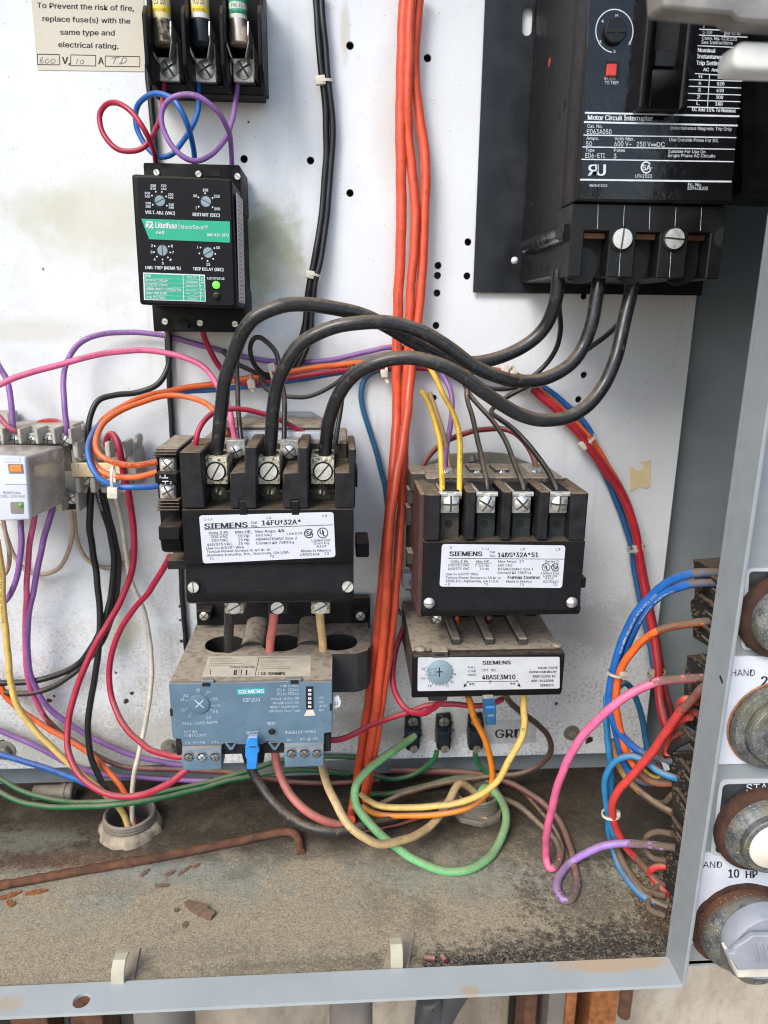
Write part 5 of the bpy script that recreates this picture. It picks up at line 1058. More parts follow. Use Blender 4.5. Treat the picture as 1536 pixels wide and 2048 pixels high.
p = at(*c6(380, 523), YO-.8); r = mmr(*c6(380, 523), YO, 25.5); g = MB(); g.lathe([(r, 0), (r, 1.2), (r-.5, 1.5)], p, n=36); dd = obj('dial', g, M['dial'], ol, angle=40)
g = MB(); S = onY(YO-2.35); line(g, c6(358, 524), c6(402, 523), 2.2, S); line(g, c6(380, 495), c6(380, 555), 2.2, S); lettering(g, dd, 'ink', 'dial_cross')
g = MB()
for a, b in (((303, 512), (362, 500)), ((362, 500), (345, 525)), ((345, 525), (362, 548)), ((362, 548), (310, 545)), ((310, 545), (325, 528)), ((325, 528), (303, 512))): line(g, c6(*a), c6(*b), 1, S)
lettering(g, dd, 'dialb', 'dial_arrow')
g = MB(); g.pbox(*c6(655, 655), *c6(735, 690), YO+2, YO+16); obj('lever_housing', g, M['blackp'], ol, bevel=.4)
g = MB(); a = [c6(*p) for p in ((660, 690), (735, 688), (742, 740), (742, 865), (682, 868), (678, 815), (668, 800))]; g.pprism(a, YO-4, YO+0); rl = obj('reset_tab', g, M['bluetd'], ol, bevel=.5)
pb('tab_notch', (*c6(680, 745), *c6(735, 758)), YO-4.2, YO-3, 'bluet', rl, 0); pb('tab_gap', (*c6(690, 795), *c6(730, 812)), YO-4.15, YO-3, 'dialb', rl, 0)
g = MB(); g.pbox(*c6(310, 672), *c6(432, 712), YO+1, YO+12); obj('lower_clip', g, M['charp'], ol, bevel=.5)
# ------------------------------------------------------------------ plug-in relay, its socket and the terminal strip (left edge)
c7 = C(0, 820, 5.12)
so = thing('relay_socket', 'aged ivory screw socket holding the cloudy plug-in relay', 'relay socket', at(60, 990, 0))
def sb(name, a, yf, yb, mt, parent, bevel=.5): return pb(name, (*c7(a[0], a[1]), *c7(a[2], a[3])), yf, yb, mt, parent, bevel)
sb('base', (-220, 150, 760, 345), -22, -3, 'din', so); sb('base_lower', (-200, 640, 800, 1040), -22, -3, 'din', so); sb('middle', (-200, 330, 740, 820), -18, -3, 'hub', so)
sb('top_ledge', (-200, 155, 860, 215), -14, -2, 'din', so)
for x in (20, 200, 375, 550, 720): sb('divider', (x-18, 195, x+14, 350), -38, -20, 'din', so, .4)
for k, x in enumerate((-30, 152, 322, 492, 664)):
    sb('terminal_floor', (x-62, 190, x+62, 260), -24, -20, 'din', so, .3)
    g = MB(); g.pbox(*c7(x-50, 240), *c7(x+50, 345), -30, -22); tl = obj('terminal_plate', g, M['tin'], so, bevel=.9); screw(*c7(x+2, 305 if k < 4 else 320), -30.4, 8.5 if k < 4 else 10, tl, 'cross', 'zincb')
for a, b in ((596, 630), (770, 805)): sb('divider', (a, 850, b, 1045), -36, -20, 'din', so, .4)
g = MB(); g.pbox(*c7(655, 850), *c7(770, 965), -27, -22); tl = obj('terminal_plate', g, M['tin'], so, bevel=.7); screw(*c7(725, 905), -27.4, 10, tl, 'cross', 'zincb')
sb('terminal_mouth', (655, 970, 765, 1020), -24.5, -22, 'void', so, 0)
sb('left_post', (-200, 30, 90, 190), -16, -2, 'din', so)
g = MB(); g.pprism([c7(*p) for p in ((318, 155), (395, 105), (470, 95), (545, 100), (660, 155))], -12, -6); tag(obj('retaining_clip', g, M['redc'], bevel=.5), 'red plastic clip peeking over the top of the ivory relay socket', 'clip')
rl = thing('plug_in_relay', 'cloudy plastic plug-in relay with white front reading coil 120 VAC', 'relay', at(20, 1040, -40))
YV = -92.0
g = MB(); p0 = [at(*c7(x, y), YV) for x, y in ((-260, 455), (270, 480), (318, 1120), (-260, 1145))]; bk = [at(*c7(x, y), -38) for x, y in ((-200, 345), (662, 365), (692, 935), (-200, 1000))]
g.add(p0+bk, [(0, 1, 2, 3), (7, 6, 5, 4), (0, 4, 5, 1), (1, 5, 6, 2), (2, 6, 7, 3), (3, 7, 4, 0)]); obj('housing', g, M['rels'], rl, bevel=2.2, seg=3)
g = MB(); q0 = p0
g.add([p+V((0, -1.2, 0)) for p in q0]+[p+V((0, 3.0, 0)) for p in q0], [(0, 1, 2, 3), (7, 6, 5, 4), (0, 4, 5, 1), (1, 5, 6, 2), (2, 6, 7, 3), (3, 7, 4, 0)]); fp = obj('front_panel', g, M['relw'], rl, bevel=1.2, seg=3)
YVf = YV-1.25
g = MB(); g.pprism([c7(*p) for p in ((40, 720), (272, 725), (276, 762), (40, 762))], YVf-.5, YVf); obj('panel_step', g, M['relw'], fp, bevel=.3)
sb('flag_frame', (85, 555, 236, 650), YVf-.25, YVf, 'hub', fp, 0); sb('flag', (96, 568, 222, 636), YVf-.7, YVf-.1, 'oran', fp, .3); sb('marker_slot', (30, 484, 203, 525), YVf-.2, YVf, 'wlabel', fp, 0)
for y in (484, 526): sb('slot_edge', (30, y, 203, y+5), YVf-.35, YVf, 'inkw', fp, 0)
g = MB(); pts = [at(*c7(x, y), YVf-.1) for x, y in ((112, 942), (236, 940), (242, 950), (244, 1055), (234, 1064), (120, 1062), (110, 1050), (105, 950))]; g.prism(pts, [p+V((0, .3, 0)) for p in pts]); lw = obj('lamp_window', g, M['hub'], fp)
p = at(*c7(213, 975), YVf-.2); g = MB(); g.lathe([(1.3, 0), (.9, .5), (.2, .7)], p, n=14); obj('green_lamp', g, M['glint'], fp, angle=60)
g = MB(); S = onY(YVf-.05); text(g, 'D3PF2AA', c7(35, 858), c7(210, 860), 4.8, S, .01); text(g, 'COIL: 120 VAC', c7(-8, 894), c7(258, 896), 4.8, S, .01); lettering(g, fp, 'inkg')
ts = thing('terminal_strip', 'ivory terminal strip with cream marker label and slotted screws', 'terminal strip', at(210, 990, 0))
sb('rail', (830, 380, 1410, 500), -8, -2, 'galvd', ts, .3)
sb('body', (745, 400, 1290, 850), -26, -3, 'din', ts, .7); sb('end_stop', (1290, 420, 1400, 790), -24, -3, 'din', ts, .8)
g = MB(); g.pprism([c7(*p) for p in ((1240, 340), (1390, 255), (1420, 300), (1400, 420), (1250, 430))], -18, -6); obj('end_bracket', g, M['din'], ts, bevel=.8)
for x in (745, 900, 1075, 1240):
    sb('partition', (x, 330, x+52, 500), -36, -20, 'din', ts, .6); sb('partition', (x+20, 690, x+72, 850), -36, -20, 'din', ts, .6)
for x, y in ((842, 478), (1030, 470), (1190, 470), (872, 722), (1060, 722), (1200, 722)):
    p = at(*c7(x, y), -26.1); g = MB(); g.lathe([(4.4, 0), (4.4, .15)], p, n=20); obj('screw_pit', g, M['hub'], ts); screw(*c7(x, y), -26.4, 8.5, ts, 'slot', 'zincb', rot=95 if y < 600 else 50)
g = MB(); pts = [c7(*p) for p in ((722, 545), (1235, 548), (1238, 690), (735, 684))]; g.pprism(pts, -37, -34); ms_ = obj('marker_strip', g, M['dinc'], ts, bevel=.3)
g = MB(); S = onY(-37.05); line(g, c7(803, 546), c7(803, 590), .7, S); line(g, c7(870, 575), c7(880, 585), .8, S); line(g, c7(1095, 590), c7(1108, 600), .8, S); lettering(g, ms_, 'inkg', 'pencil_marks')

# ------------------------------------------------------------------ ground lugs and their label
for k, (px, lab) in enumerate(((826, 'blackened ground lug clamping the thick green cable'), (888, 'middle blackened ground lug with a thin green wire below'), (952, 'blackened ground lug half hidden behind the thin orange wire'))):
    t = thing('ground_lug', lab, 'ground lug', at(px, 1500, 0), 'ground lugs on the mounting plate')
    g = MB(); g.pprism([(px-15, 1432), (px+13, 1428), (px+16, 1450), (px+13, 1500), (px-12, 1502), (px-17, 1480)], -4, -.3); obj('lug_plate', g, M['soot'], t, bevel=.6)
    screw(px, 1444, -4, 10, t, 'cross', 'hub', name='lug_bolt')
    g = MB(); g.pbox(px-13, 1466, px+13, 1502, -14, -4); bl = obj('clamp_body', g, M['soot'], t, bevel=1.2); screw(px+2, 1498, -14, 8, bl, 'slot', 'hub')
M['greylab'] = mat('grey_worn_label', (.46, .46, .46), .6, var=.15, vs=200, speck=.9, sc=(.2, .18, .15), grime=.15, gc=(.2, .18, .15))
gl = plate_px('ground_label', [(938, 1442), (1072, 1440), (1072, 1486), (938, 1488)], -.3, 'greylab', None, .2); tag(gl, 'worn paper label reading GRD beside the ground lugs', 'label')
g = MB(); text(g, 'GRD', (990, 1476), (1044, 1475), 17, onY(-.35), .013); lettering(g, gl, 'ink')
rs = fill2d([[(lambda p: (p.x, p.z))(at(*q, 0)) for q in C(1150, 560, 3.415)(0, 0) and [C(1150, 560, 3.415)(*p) for p in ((372, 1280), (395, 1275), (410, 1300), (450, 1292), (470, 1270), (440, 1245), (470, 1240), (515, 1228), (512, 1410), (480, 1425), (440, 1408), (405, 1430), (375, 1445))]]], .3, lambda u, v, w_: V((u, -.35+w_, v)))
tag(obj('torn_label', rs, M['dinc'], angle=20), 'torn yellowed scrap of an old label on the right of the plate', 'label')

# ------------------------------------------------------------------ operators on the right front panel
c8 = C(1080, 1500, 3.368); c9 = C(1290, 1080, 6.024); cA = C(1280, 1380, 6.0)
def ring_px(px, py, r): return at(px, py, YF), mmr(px, py, YF, r)
def legend(parent, pts, mt, y=YF-.05, t=.9, rad=None): return plate_px('legend_plate', pts, y-t, mt, parent, t, rad=rad)
# 1: button with black legend plate at the top
def knurl(prof, c, n=40): g = MB(); g.lathe(prof, c, (0, -1, 0), n); return g
t = thing('push_button', 'corroded round button in a rust ring at the top of the right panel', 'push button', at(1560, 1250, YF), 'operators on the right panel')
l = plate_px('legend_plate', [(1492, 1137), (1640, 1137), (1640, 1300), (1482, 1300)], YF-1.0, 'slabel', t, .9, rad=3)
plate_px('plate_face', [(1499, 1143), (1636, 1143), (1636, 1296), (1490, 1296)], YF-1.1, 'plateb', l, .2, rad=2)
p, r = ring_px(1556, 1228, 84)
obj('rust_ring', knurl([(r, 0), (r, 3.5), (r-1.5, 5), (r-4.5, 5.2)], p-V((0, 1, 0))), M['rring'], t, angle=50)
obj('bezel', knurl([(r-4, 0), (r-4, 7), (r-5.5, 10.5), (r-8, 12), (r-9, 12)], p-V((0, 1, 0))), M['castg'], t, angle=50)
# 2: hand selector with white plate
t = thing('selector_switch', 'corroded selector knob on the white plate marked 2', 'selector switch', at(1540, 1460, YF), 'operators on the right panel')
l = legend(t, [(1462, 1313), (1680, 1311), (1670, 1522), (1430, 1529)], 'platew')
g = MB(); S = onY(YF-1.0); text(g, 'HAND', cA(0, 0) and c9(1040, 1640), c9(1322, 1636), 13, S, .006); text(g, '2', c9(1395, 1757), c9(1470, 1755), 19, S, .015); text(g, 'HP', c9(1560, 1750), c9(1690, 1745), 18, S, .0); lettering(g, l, 'ink')
p, r = ring_px(1545, 1447, 88)
obj('rust_stain_ring', knurl([(r+1.1, 0), (r+1.1, .15), (r-2, .25)], p-V((0, 1, 0))), M['stain'], t)
obj('bezel', knurl([(r, 0), (r, 3.5), (r-.8, 5), (r-1.2, 5.1), (r-4.8, 6), (r-5.2, 5.6), (r-5.4, 9), (r-6.4, 10.5), (r-9, 11)], p-V((0, 1, 0))), M['castg'], t, angle=35)
g = MB(); g.box(p.x-2.5, p.x+2.5, p.y-26, p.y-11, p.z-r+8, p.z+r-9); obj('knob_lever', g, M['cast'], t, bevel=1.)
# 3: START button
t = thing('push_button', 'START button with ivory cap in a rusted bezel', 'push button', at(1510, 1650, YF), 'operators on the right panel')
l = plate_px('legend_plate', [(1440, 1560), (1640, 1556), (1640, 1706), (1420, 1712)], YF-1.0, 'slabel', t, .9, rad=3.5)
pf_ = plate_px('plate_face', [(1446, 1569), (1636, 1563), (1636, 1702), (1430, 1706)], YF-1.1, 'plateb', l, .2, rad=2.5)
g = MB(); text(g, 'START', cA(1275, 1220), cA(1700, 1200), 15, onY(YF-1.2), .01); lettering(g, pf_, 'inkw')
p, r = ring_px(1513, 1650, 87)
obj('rust_ring', knurl([(r, 0), (r, 4), (r-2, 6), (r-3.5, 6.2)], p-V((0, 1.1, 0))), M['rring'], t, angle=50)
obj('bezel', knurl([(r-2.4, 0), (r-2.6, 5), (r-3.2, 7), (r-4.2, 8.6), (r-4.6, 8.7), (r-6.2, 11), (r-7.4, 12), (r-7.8, 12), (r-7.9, 15), (r-8.5, 15.7), (r-10.6, 15.7), (r-10.7, 13.2)], p-V((0, 1, 0))), M['cast'], t, angle=35)
g = MB(); g.lathe([(r-10.9, 0), (r-10.9, 2.6), (r-11.6, 3.4), (.5, 3.8)], p-V((0, 13.6, 0)), n=32); obj('button_cap', g, M['ivory'], t, angle=50)
# 4: 10 HP selector
t = thing('selector_switch', 'grey ribbed selector knob on the white plate marked 10 HP, lowest', 'selector switch', at(1490, 1850, YF), 'operators on the right panel')
l = legend(t, [(1408, 1706), (1640, 1700), (1640, 1884), (1374, 1887)], 'platew')
cB = C(1240, 1640, 5.189)
g = MB(); S = onY(YF-1.0); text(g, 'HAND', cB(796, 495), cB(1058, 494), 12.5, S, .006); text(g, '10', cB(1122, 597), cB(1228, 596), 16.5, S, .015); text(g, 'HP', cB(1302, 603), cB(1420, 600), 15, S, .015); lettering(g, l, 'ink')
p, r = ring_px(1476, 1846, 83)
g = MB(); k = 60; vs = []; rn = [random.uniform(-1, 1) for _ in range(k)]
for i in range(k):
    a = 2*math.pi*i/k; w_ = (rn[i]+rn[i-1])/2
    for rr, yy in ((r-.5, 1.6), (r+1.2, 1.5), (r+2.6+w_*.5, 1.15), (r+3.2+w_*.7, .95)): vs.append((p.x+rr*math.cos(a), p.y-yy, p.z+rr*math.sin(a)))
g.add(vs, [(i*4+j, ((i+1) % k)*4+j, ((i+1) % k)*4+j+1, i*4+j+1) for i in range(k) for j in range(3)]); obj('rust_ring', g, M['rring'], t, angle=60)
obj('bezel', knurl([(r, 0), (r, 6), (r-1.2, 9), (r-4, 13), (r-6, 14), (r-6.4, 19), (r-8, 23), (r-9.5, 24)], p-V((0, 1, 0))), M['cast'], t, angle=50)
yk = YF-34; kd = at(1545, 1905, yk); rk = mmr(1540, 1900, yk, 74)
g = MB(); g.lathe([(rk, 0), (rk, 9), (rk-.8, 10)], V((kd.x-2, yk+10, kd.z+2)), n=40); kn = obj('knob', g, M['knob'], t, angle=40)
g = MB(); pts = [at(x, y, yk-1) for x, y in ((1449, 1897), (1462, 1896), (1462, 1888), (1500, 1862), (1640, 1862), (1640, 1925), (1470, 1931))]
g.prism([p_+V((0, -3, 0)) for p_ in pts], pts); obj('knob_grip', g, M['knob'], kn, bevel=.5)
g = MB(); pts = [at(x, y, yk+2) for x, y in ((1453, 1903), (1640, 1893), (1640, 1944), (1470, 1948))]
g.prism([p_+V((0, -2.5, 0)) for p_ in pts], [p_+V((0, 6, 0)) for p_ in pts]); obj('knob_edge', g, M['knobe'], kn, bevel=.6)
for i in range(9):
    x = 1508+i*13.5; a = at(x, 1886, yk-4); b = at(x+9, 1921, yk-4); g = MB(); g.tube([a, b], .75, 6); obj('grip_rib', g, M['knob'], kn)
# contact blocks behind the panel, caked in dust
def cblock(lab, x, pts, k):
    t = thing('contact_block', lab, 'contact block', atx(*pts[0], x), 'contact blocks behind the right panel')
    a = [atx(px, py, x) for px, py in pts]
    a = [V((q.x, max(q.y, YF+4), q.z)) for q in a]
    g = MB(); g.prism(a, [q+V((28, 0, 0)) for q in a]); obj('housing', g, M['dirtyblk'], t, bevel=.8)
    top = [V((q.x, q.y, q.z+.4)) for q in a[:4]]; g = MB(); g.add(top+[V((q.x+27, q.y, q.z+.9+random.random())) for q in top]+[V((q.x, q.y, q.z-1.6)) for q in top], [(i, i+1, i+5, i+4) for i in range(3)]+[(i, i+1, i+9, i+8) for i in range(3)]); obj('dust_layer', g, M['cake'], t, recalc=False)
    ys = [q.y for q in a]; zs = [q.z for q in a]; y0, y1, z0, z1 = min(ys), max(ys), min(zs), max(zs)
    for i in range(k):
        z = z0+(z1-z0)*(i+.6)/(k+.2); y = y0+(y1-y0)*.50
        g = MB(); g.box(x-.7, x+.1, y-4.5, y+3.5, z-2.4, z+1.6); obj('terminal_slot', g, M['void'], t, bevel=.2)
        g = MB(); g.yz([(y-11, z+2.2), (y+7, z+2.6), (y+8, z+4.6), (y-11, z+5.0)], x-2.6, x+.1); obj('terminal_shelf', g, M['dirtyblk'], t, bevel=.6)
        g = MB(); g.yz([(y-10, z-3.2), (y+3, z-3.0), (y+4, z-1.6), (y-10, z-1.9)], x-1.8, x+.1); obj('terminal_lip', g, M['dirtyblk'], t, bevel=.4)
        g = MB(); k_ = [(x-2.7+random.random()*.4, y-11+18*j/9+random.uniform(-.6, .6), z+4.75+random.uniform(0, .9)) for j in range(10)]
        g.tube([V(q) for q in k_], lambda u: .9+.5*random.random(), 6); obj('dust_ridge', g, M['cake'], t, angle=70)
        c = V((x-.2, y-8, z-1)); o = link('screw', screw_mesh('cross', M['hub']), c, t); o.scale = (2.4,)*3; o.rotation_mode = 'QUATERNION'; o.rotation_quaternion = V((0, -1, 0)).rotation_difference(V((-1, 0, 0)))
    CAKE.append((x, a)); return t
CAKE = []
xk = at(1400, 1190, -118).x
t = cblock('dust-caked contact block behind the panel edge, topmost, with two blue wires', xk, [(1386, 1120), (1398, 1122), (1470, 1166), (1560, 1220), (1500, 1320), (1422, 1298), (1385, 1275), (1383, 1225), (1380, 1222), (1380, 1200), (1388, 1195)], 3)
g = MB(); S = lambda px, py: atx(px, py, xk-.15); disc(g, c9(885, 450), 8, S, n=16, hole=.72, a0=110, a1=300); line(g, c9(850, 455), c9(900, 450), 1.5, S, lift=.1); disc(g, c9(880, 520), 8, S, n=16, hole=.72, a0=110, a1=300); obj('moulded_mark', g, M['knobe'], t, recalc=False)
xk2 = at(1392, 1390, -118).x
cblock('dust-caked contact block, second from the top, with the pink wire', xk2, [(1374, 1312), (1386, 1314), (1460, 1362), (1560, 1420), (1490, 1490), (1400, 1470), (1368, 1450), (1366, 1400), (1368, 1348)], 3)
xk3 = at(1350, 1580, -118).x
cblock('dust-caked contact block below the red wire loop, third from the top', xk3, [(1340, 1504), (1354, 1506), (1440, 1566), (1560, 1640), (1480, 1700), (1380, 1690), (1346, 1680)], 4)
xk4 = at(1335, 1780, -112).x
cblock('dust-buried contact block lowest behind the panel edge', xk4, [(1328, 1694), (1340, 1696), (1420, 1760), (1540, 1850), (1460, 1880), (1345, 1850), (1322, 1810)], 3)

# ------------------------------------------------------------------ things lying on the floor
cD = C(0, 1640, 1.92)
g = MB(); pts = [atz(*cD(x, y), ZF+2.8) for x, y in ((-120, 275), (0, 252), (150, 224), (300, 197), (450, 170), (600, 145), (800, 105), (950, 74), (1050, 52))]+[atz(*cD(1105, 45), ZF+3.4), atz(*cD(1130, 52), ZF+4), atz(*cD(1146, 75), ZF+3), atz(*cD(1154, 122), ZF+2.5)]
g.tube(spline(pts, 6), lambda t: 2.7, 14)
for v_ in g.v:
    k_ = .45 if v_.x < -95 else .16
    v_ += V((random.uniform(-k_, k_), random.uniform(-k_, k_), random.uniform(-k_, k_)))
tag(obj('bent_rod', g, M['rust'], angle=50), 'bent rusty steel rod lying across the cabinet floor', 'rod')
def flake(name, lab, a, b, w_, mt, h=1.2, grp='rust flakes on the cabinet floor', cat='flake'):
    A, B = atz(*cD(*a), ZF), atz(*cD(*b), ZF); u = (B-A); L = u.length; u.normalize(); n_ = V((-u.y, u.x, 0)); k = 9; top = []; bot = []
    for i in range(k):
        t = i/(k-1); ww = w_*(.35+.65*math.sin(math.pi*min(1, max(0, .12+t*.8))))*random.uniform(.7, 1.1); c = A+u*(L*t)
        for s in (-1, 1): top.append(c+n_*(s*ww)+V((0, 0, h*random.uniform(.6, 1.2))));  bot.append(c+n_*(s*ww)+V((0, 0, -.1)))
    g = MB(); n2 = 2*k; f = []
    for i in range(k-1): f += [(2*i, 2*i+1, 2*i+3, 2*i+2), (2*i, 2*i+2, n2+2*i+2, n2+2*i), (2*i+1, n2+2*i+1, n2+2*i+3, 2*i+3)]
    f += [(0, n2, n2+1, 1), (2*k-2, 2*k-1, n2+2*k-1, n2+2*k-2)]; g.add(top+bot, f)
    tag(obj(name, g, M[mt], angle=20), lab, cat, grp)
flake('dirt_chip', 'large brown crusty chip lying in the middle of the floor', (716, 325), (818, 378), 3.6, 'chip', 3)
flake('rust_flake', 'orange rust flake left of the rod, long and thin', (0, 305), (80, 278), 2.2, 'flake')
flake('rust_flake', 'orange rust flake with pointed ends below the rod', (97, 287), (182, 272), 1.8, 'flake')
flake('rust_flake', 'small orange rust crumb under the long flake', (30, 312), (52, 332), 2, 'flake')
for a, b, lab in (((635, 216), (675, 195), 'thin brown chip just under the rod'), ((597, 255), (650, 252), 'oval brown chip below the rod'), ((540, 218), (575, 190), 'dull brown chip close to the rod'), ((684, 212), (735, 178), 'forked brown chip under the rod'), ((668, 350), (690, 345), 'tiny brown crumb beside the large chip'), ((705, 418), (716, 392), 'small brown chip below the large one'), ((740, 185), (768, 170), 'slim brown chip right of the forked one')):
    flake('dirt_chip', lab, a, b, 1.5, 'chip', .8)
for a, b, lab in (((848, 1914), (870, 1917), 'short dull pink wire offcut lying by the right clip'), ((884, 1912), (892, 1922), 'stub of brown wire offcut by the pink one')):
    A, B = atz(*a, ZF+1.6), atz(*b, ZF+1.6); g = MB(); g.cyl(A, B, 1.7, n=10); tag(obj('wire_offcut', g, R['mauve'] if 'pink' in lab else R['brown'], angle=40), lab, 'wire offcut')
for px, py, lab in ((243, 1932, 'white cable clip stuck to the floor near the left of the rim'), (792, 1900, 'white cable clip stuck to the floor near the middle of the rim')):
    p = atz(px, py+28, ZF); t = thing('cable_clip', lab, 'cable clip', p, 'adhesive cable clips on the floor')
    g = MB(); pts = [atz(x, y, ZF+.9) for x, y in ((px-26, py+36), (px+24, py+36), (px+38, py-37), (px-10, py-36))]; g.prism(pts, [q-V((0, 0, .9)) for q in pts]); obj('base_pad', g, M['clipbase'], t, bevel=.3)
    g = MB(); r = 5.; c0 = p+V((0, 1, .9)); prof = [(c0.y-7, 0), (c0.y-7, 5), (c0.y-5, 10), (c0.y-1, 12.5), (c0.y+4, 12), (c0.y+6, 10)]
    inn = [(y_+(1.2 if i < 2 else .6), max(0, z_-(0 if i < 2 else 1.4))) for i, (y_, z_) in enumerate(prof)]
    inn[1] = (prof[1][0]+1.4, prof[1][1]); g.yz([(a, c0.z+b) for a, b in prof]+[(a, c0.z+b) for a, b in reversed(inn)], c0.x-3.4, c0.x+3.4); obj('hook', g, M['tanclip'], t, bevel=.3)
# blown sand and black grit: loose grains
random.seed(11)
def grains(name, lab, cat, mt, n_, quad, s0, s1):
    g = MB(); vs = []; fs = []
    for i in range(n_):
        u, v = random.random(), random.random()
        a, b, c, d = quad; px = (a[0]*(1-u)+b[0]*u)*(1-v)+(d[0]*(1-u)+c[0]*u)*v; py = (a[1]*(1-u)+b[1]*u)*(1-v)+(d[1]*(1-u)+c[1]*u)*v
        q = atz(px, py, ZF); s = random.uniform(s0, s1)*(random.random()**2*.8+.4); k = len(vs); ang = random.random()*6.28
        for j in range(3): vs.append(q+V((s*math.cos(ang+j*2.1)*random.uniform(.6, 1.3), s*math.sin(ang+j*2.1)*random.uniform(.6, 1.3), -.05)))
        vs.append(q+V((random.uniform(-.3, .3)*s, random.uniform(-.3, .3)*s, s*random.uniform(.5, 1.1)))); fs += [(k, k+1, k+3), (k+1, k+2, k+3), (k+2, k, k+3)]
    g.add(vs, fs); o = obj(name, g, M[mt], angle=10, kind='stuff'); tag(o, lab, cat)
grains('black_grit', 'dark grit drifted against the bottom rim on the right', 'grit', 'grit', 2600, [(845, 1922), (1335, 1868), (1342, 1905), (850, 1948)], .35, .9)
grains('black_grit', 'dark crumbs scattered over the floor under the right wires', 'grit', 'grit', 700, [(1040, 1740), (1330, 1720), (1340, 1890), (980, 1900)], .25, .8)
grains('sand_grains', 'coarse tan sand grains across the front of the floor', 'sand', 'sand', 5000, [(0, 1830), (1300, 1700), (1330, 1900), (0, 1970)], .12, .38)
grains('dark_crumbs', 'sparse dark crumbs sprinkled over the whole floor', 'dirt', 'chip', 700, [(0, 1640), (1300, 1560), (1330, 1900), (0, 1970)], .2, .7)
grains('caked_dust', 'caked dust clumped under the lowest contact blocks', 'dust', 'cake', 1600, [(1250, 1760), (1345, 1740), (1345, 1880), (1290, 1860)], .5, 1.6)

g = MB(); vs = []; fs = []                                # dust clods clinging to the contact blocks
def inside(y, z, pl):
    c = False
    for i in range(len(pl)):
        p, q = pl[i], pl[i-1]
        if (p.z > z) != (q.z > z) and y < (q.y-p.y)*(z-p.z)/(q.z-p.z)+p.y: c = not c
    return c
for x, pl in CAKE:
    y0, y1, z0, z1 = min(q.y for q in pl), max(q.y for q in pl), min(q.z for q in pl), max(q.z for q in pl)
    for i in range(420):
        y, z = random.uniform(y0, y1), z0+(z1-z0)*random.random()**.8; s = random.uniform(.35, 1.25); k = len(vs); c = V((x-.1, y, z))
        if MN.noise(V((y*.16, z*.16, x))) < -.05 or not inside(y, z, pl): continue
        for j in range(5): a = j*1.257+random.random(); vs.append(c+V((random.uniform(0, .3), s*1.3*math.cos(a), s*math.sin(a))))
        vs.append(c+V((-s*random.uniform(.6, 1.5), random.uniform(-.3, .3), random.uniform(-.3, .3)))); fs += [(k+j, k+(j+1) % 5, k+5) for j in range(5)]
g.add(vs, fs); o = obj('caked_dust', g, M['cake'], angle=50, kind='stuff'); tag(o, 'brown dust caked over the contact blocks behind the panel', 'dust')

p0, p1 = atz(70, 1583, ZF+7), atz(147, 1583, ZF+7); r = 6.2       # short pipe nipple lying at the back left
t = thing('pipe_nipple', 'short grey threaded pipe stub lying at the back left of the floor', 'pipe stub', (p0+p1)/2-V((0, 0, 7)))
p0 = V((p0.x, p1.y, p1.z)); L_ = (p1-p0).length
g = MB(); g.lathe([(r-1, 0), (r-1, L_-8)], p0, (1, 0, 0), 24); obj('pipe', g, M['hub'], t)
g = MB(); g.lathe([(r, 0), (r, 3), (r-.6, 3.4), (r-.6, 4), (r, 4.4), (r, 7.5), (r-1, 8.5), (r-3, 8.5), (r-3.2, 5)], p0+V((L_-8, 0, 0)), (1, 0, 0), 24); obj('collar', g, M['hub'], t, angle=40)
# ------------------------------------------------------------------ wiring: each run is photo points with real depths
PATH = {}
def wire(key, mt, wpx, pts, label, name='control_wire', cat='wire', group=None, clamp=True, sub=7, n=10, seg=()):
    # pts: (px, py[, y]); missing y is interpolated along the run
    kn = [i for i, p in enumerate(pts) if len(p) > 2]; ys = [0.]*len(pts)
    L = [0.]
    for a, b in zip(pts[:-1], pts[1:]): L.append(L[-1]+math.hypot(b[0]-a[0], b[1]-a[1]))
    for i in range(len(pts)):
        lo = max([k for k in kn if k <= i], default=kn[0]); hi = min([k for k in kn if k >= i], default=kn[-1])
        t = 0 if hi == lo else (L[i]-L[lo])/(L[hi]-L[lo]); t = t*t*(3-2*t); ys[i] = pts[lo][2]*(1-t)+pts[hi][2]*t
    mid = len(pts)//2; r = mmr(pts[mid][0], pts[mid][1], ys[mid], wpx/2)
    P = []
    for p, y in zip(pts, ys):
        q = at(p[0], p[1], y)
        if q.y > -r-.3: q = at(p[0], p[1], -r-.3)
        if clamp and q.z < ZF+r+.2: q = atz(p[0], p[1], ZF+r+.2)
        P.append(q)
    S = spline(P, sub); sd = V((len(PATH)*3.7, 1.3, 0)); e_ = len(S)-1
    S = [q+MN.noise_vector(q*.07+sd)*min(.55, r*.28)*min(1, i/3, (e_-i)/3) for i, q in enumerate(S)]; g = MB(); g.tube(S, r, n)
    o = obj(name, g, [R[mt]]+[R[q[2]] for q in seg], angle=60, recalc=False)
    k_ = len(S)-1
    for i, (f0, f1, _) in enumerate(seg):          # dirtier stretches of the same wire
        for pi in range(k_*n):
            t = (pi//n)/k_+random.gauss(0, .012)
            if (f0 <= 0 or t >= f0) and (f1 >= 1 or t < f1): o.data.polygons[pi].material_index = i+1
    tag(o, label, cat, group); PATH[key] = (S, r, o); return o
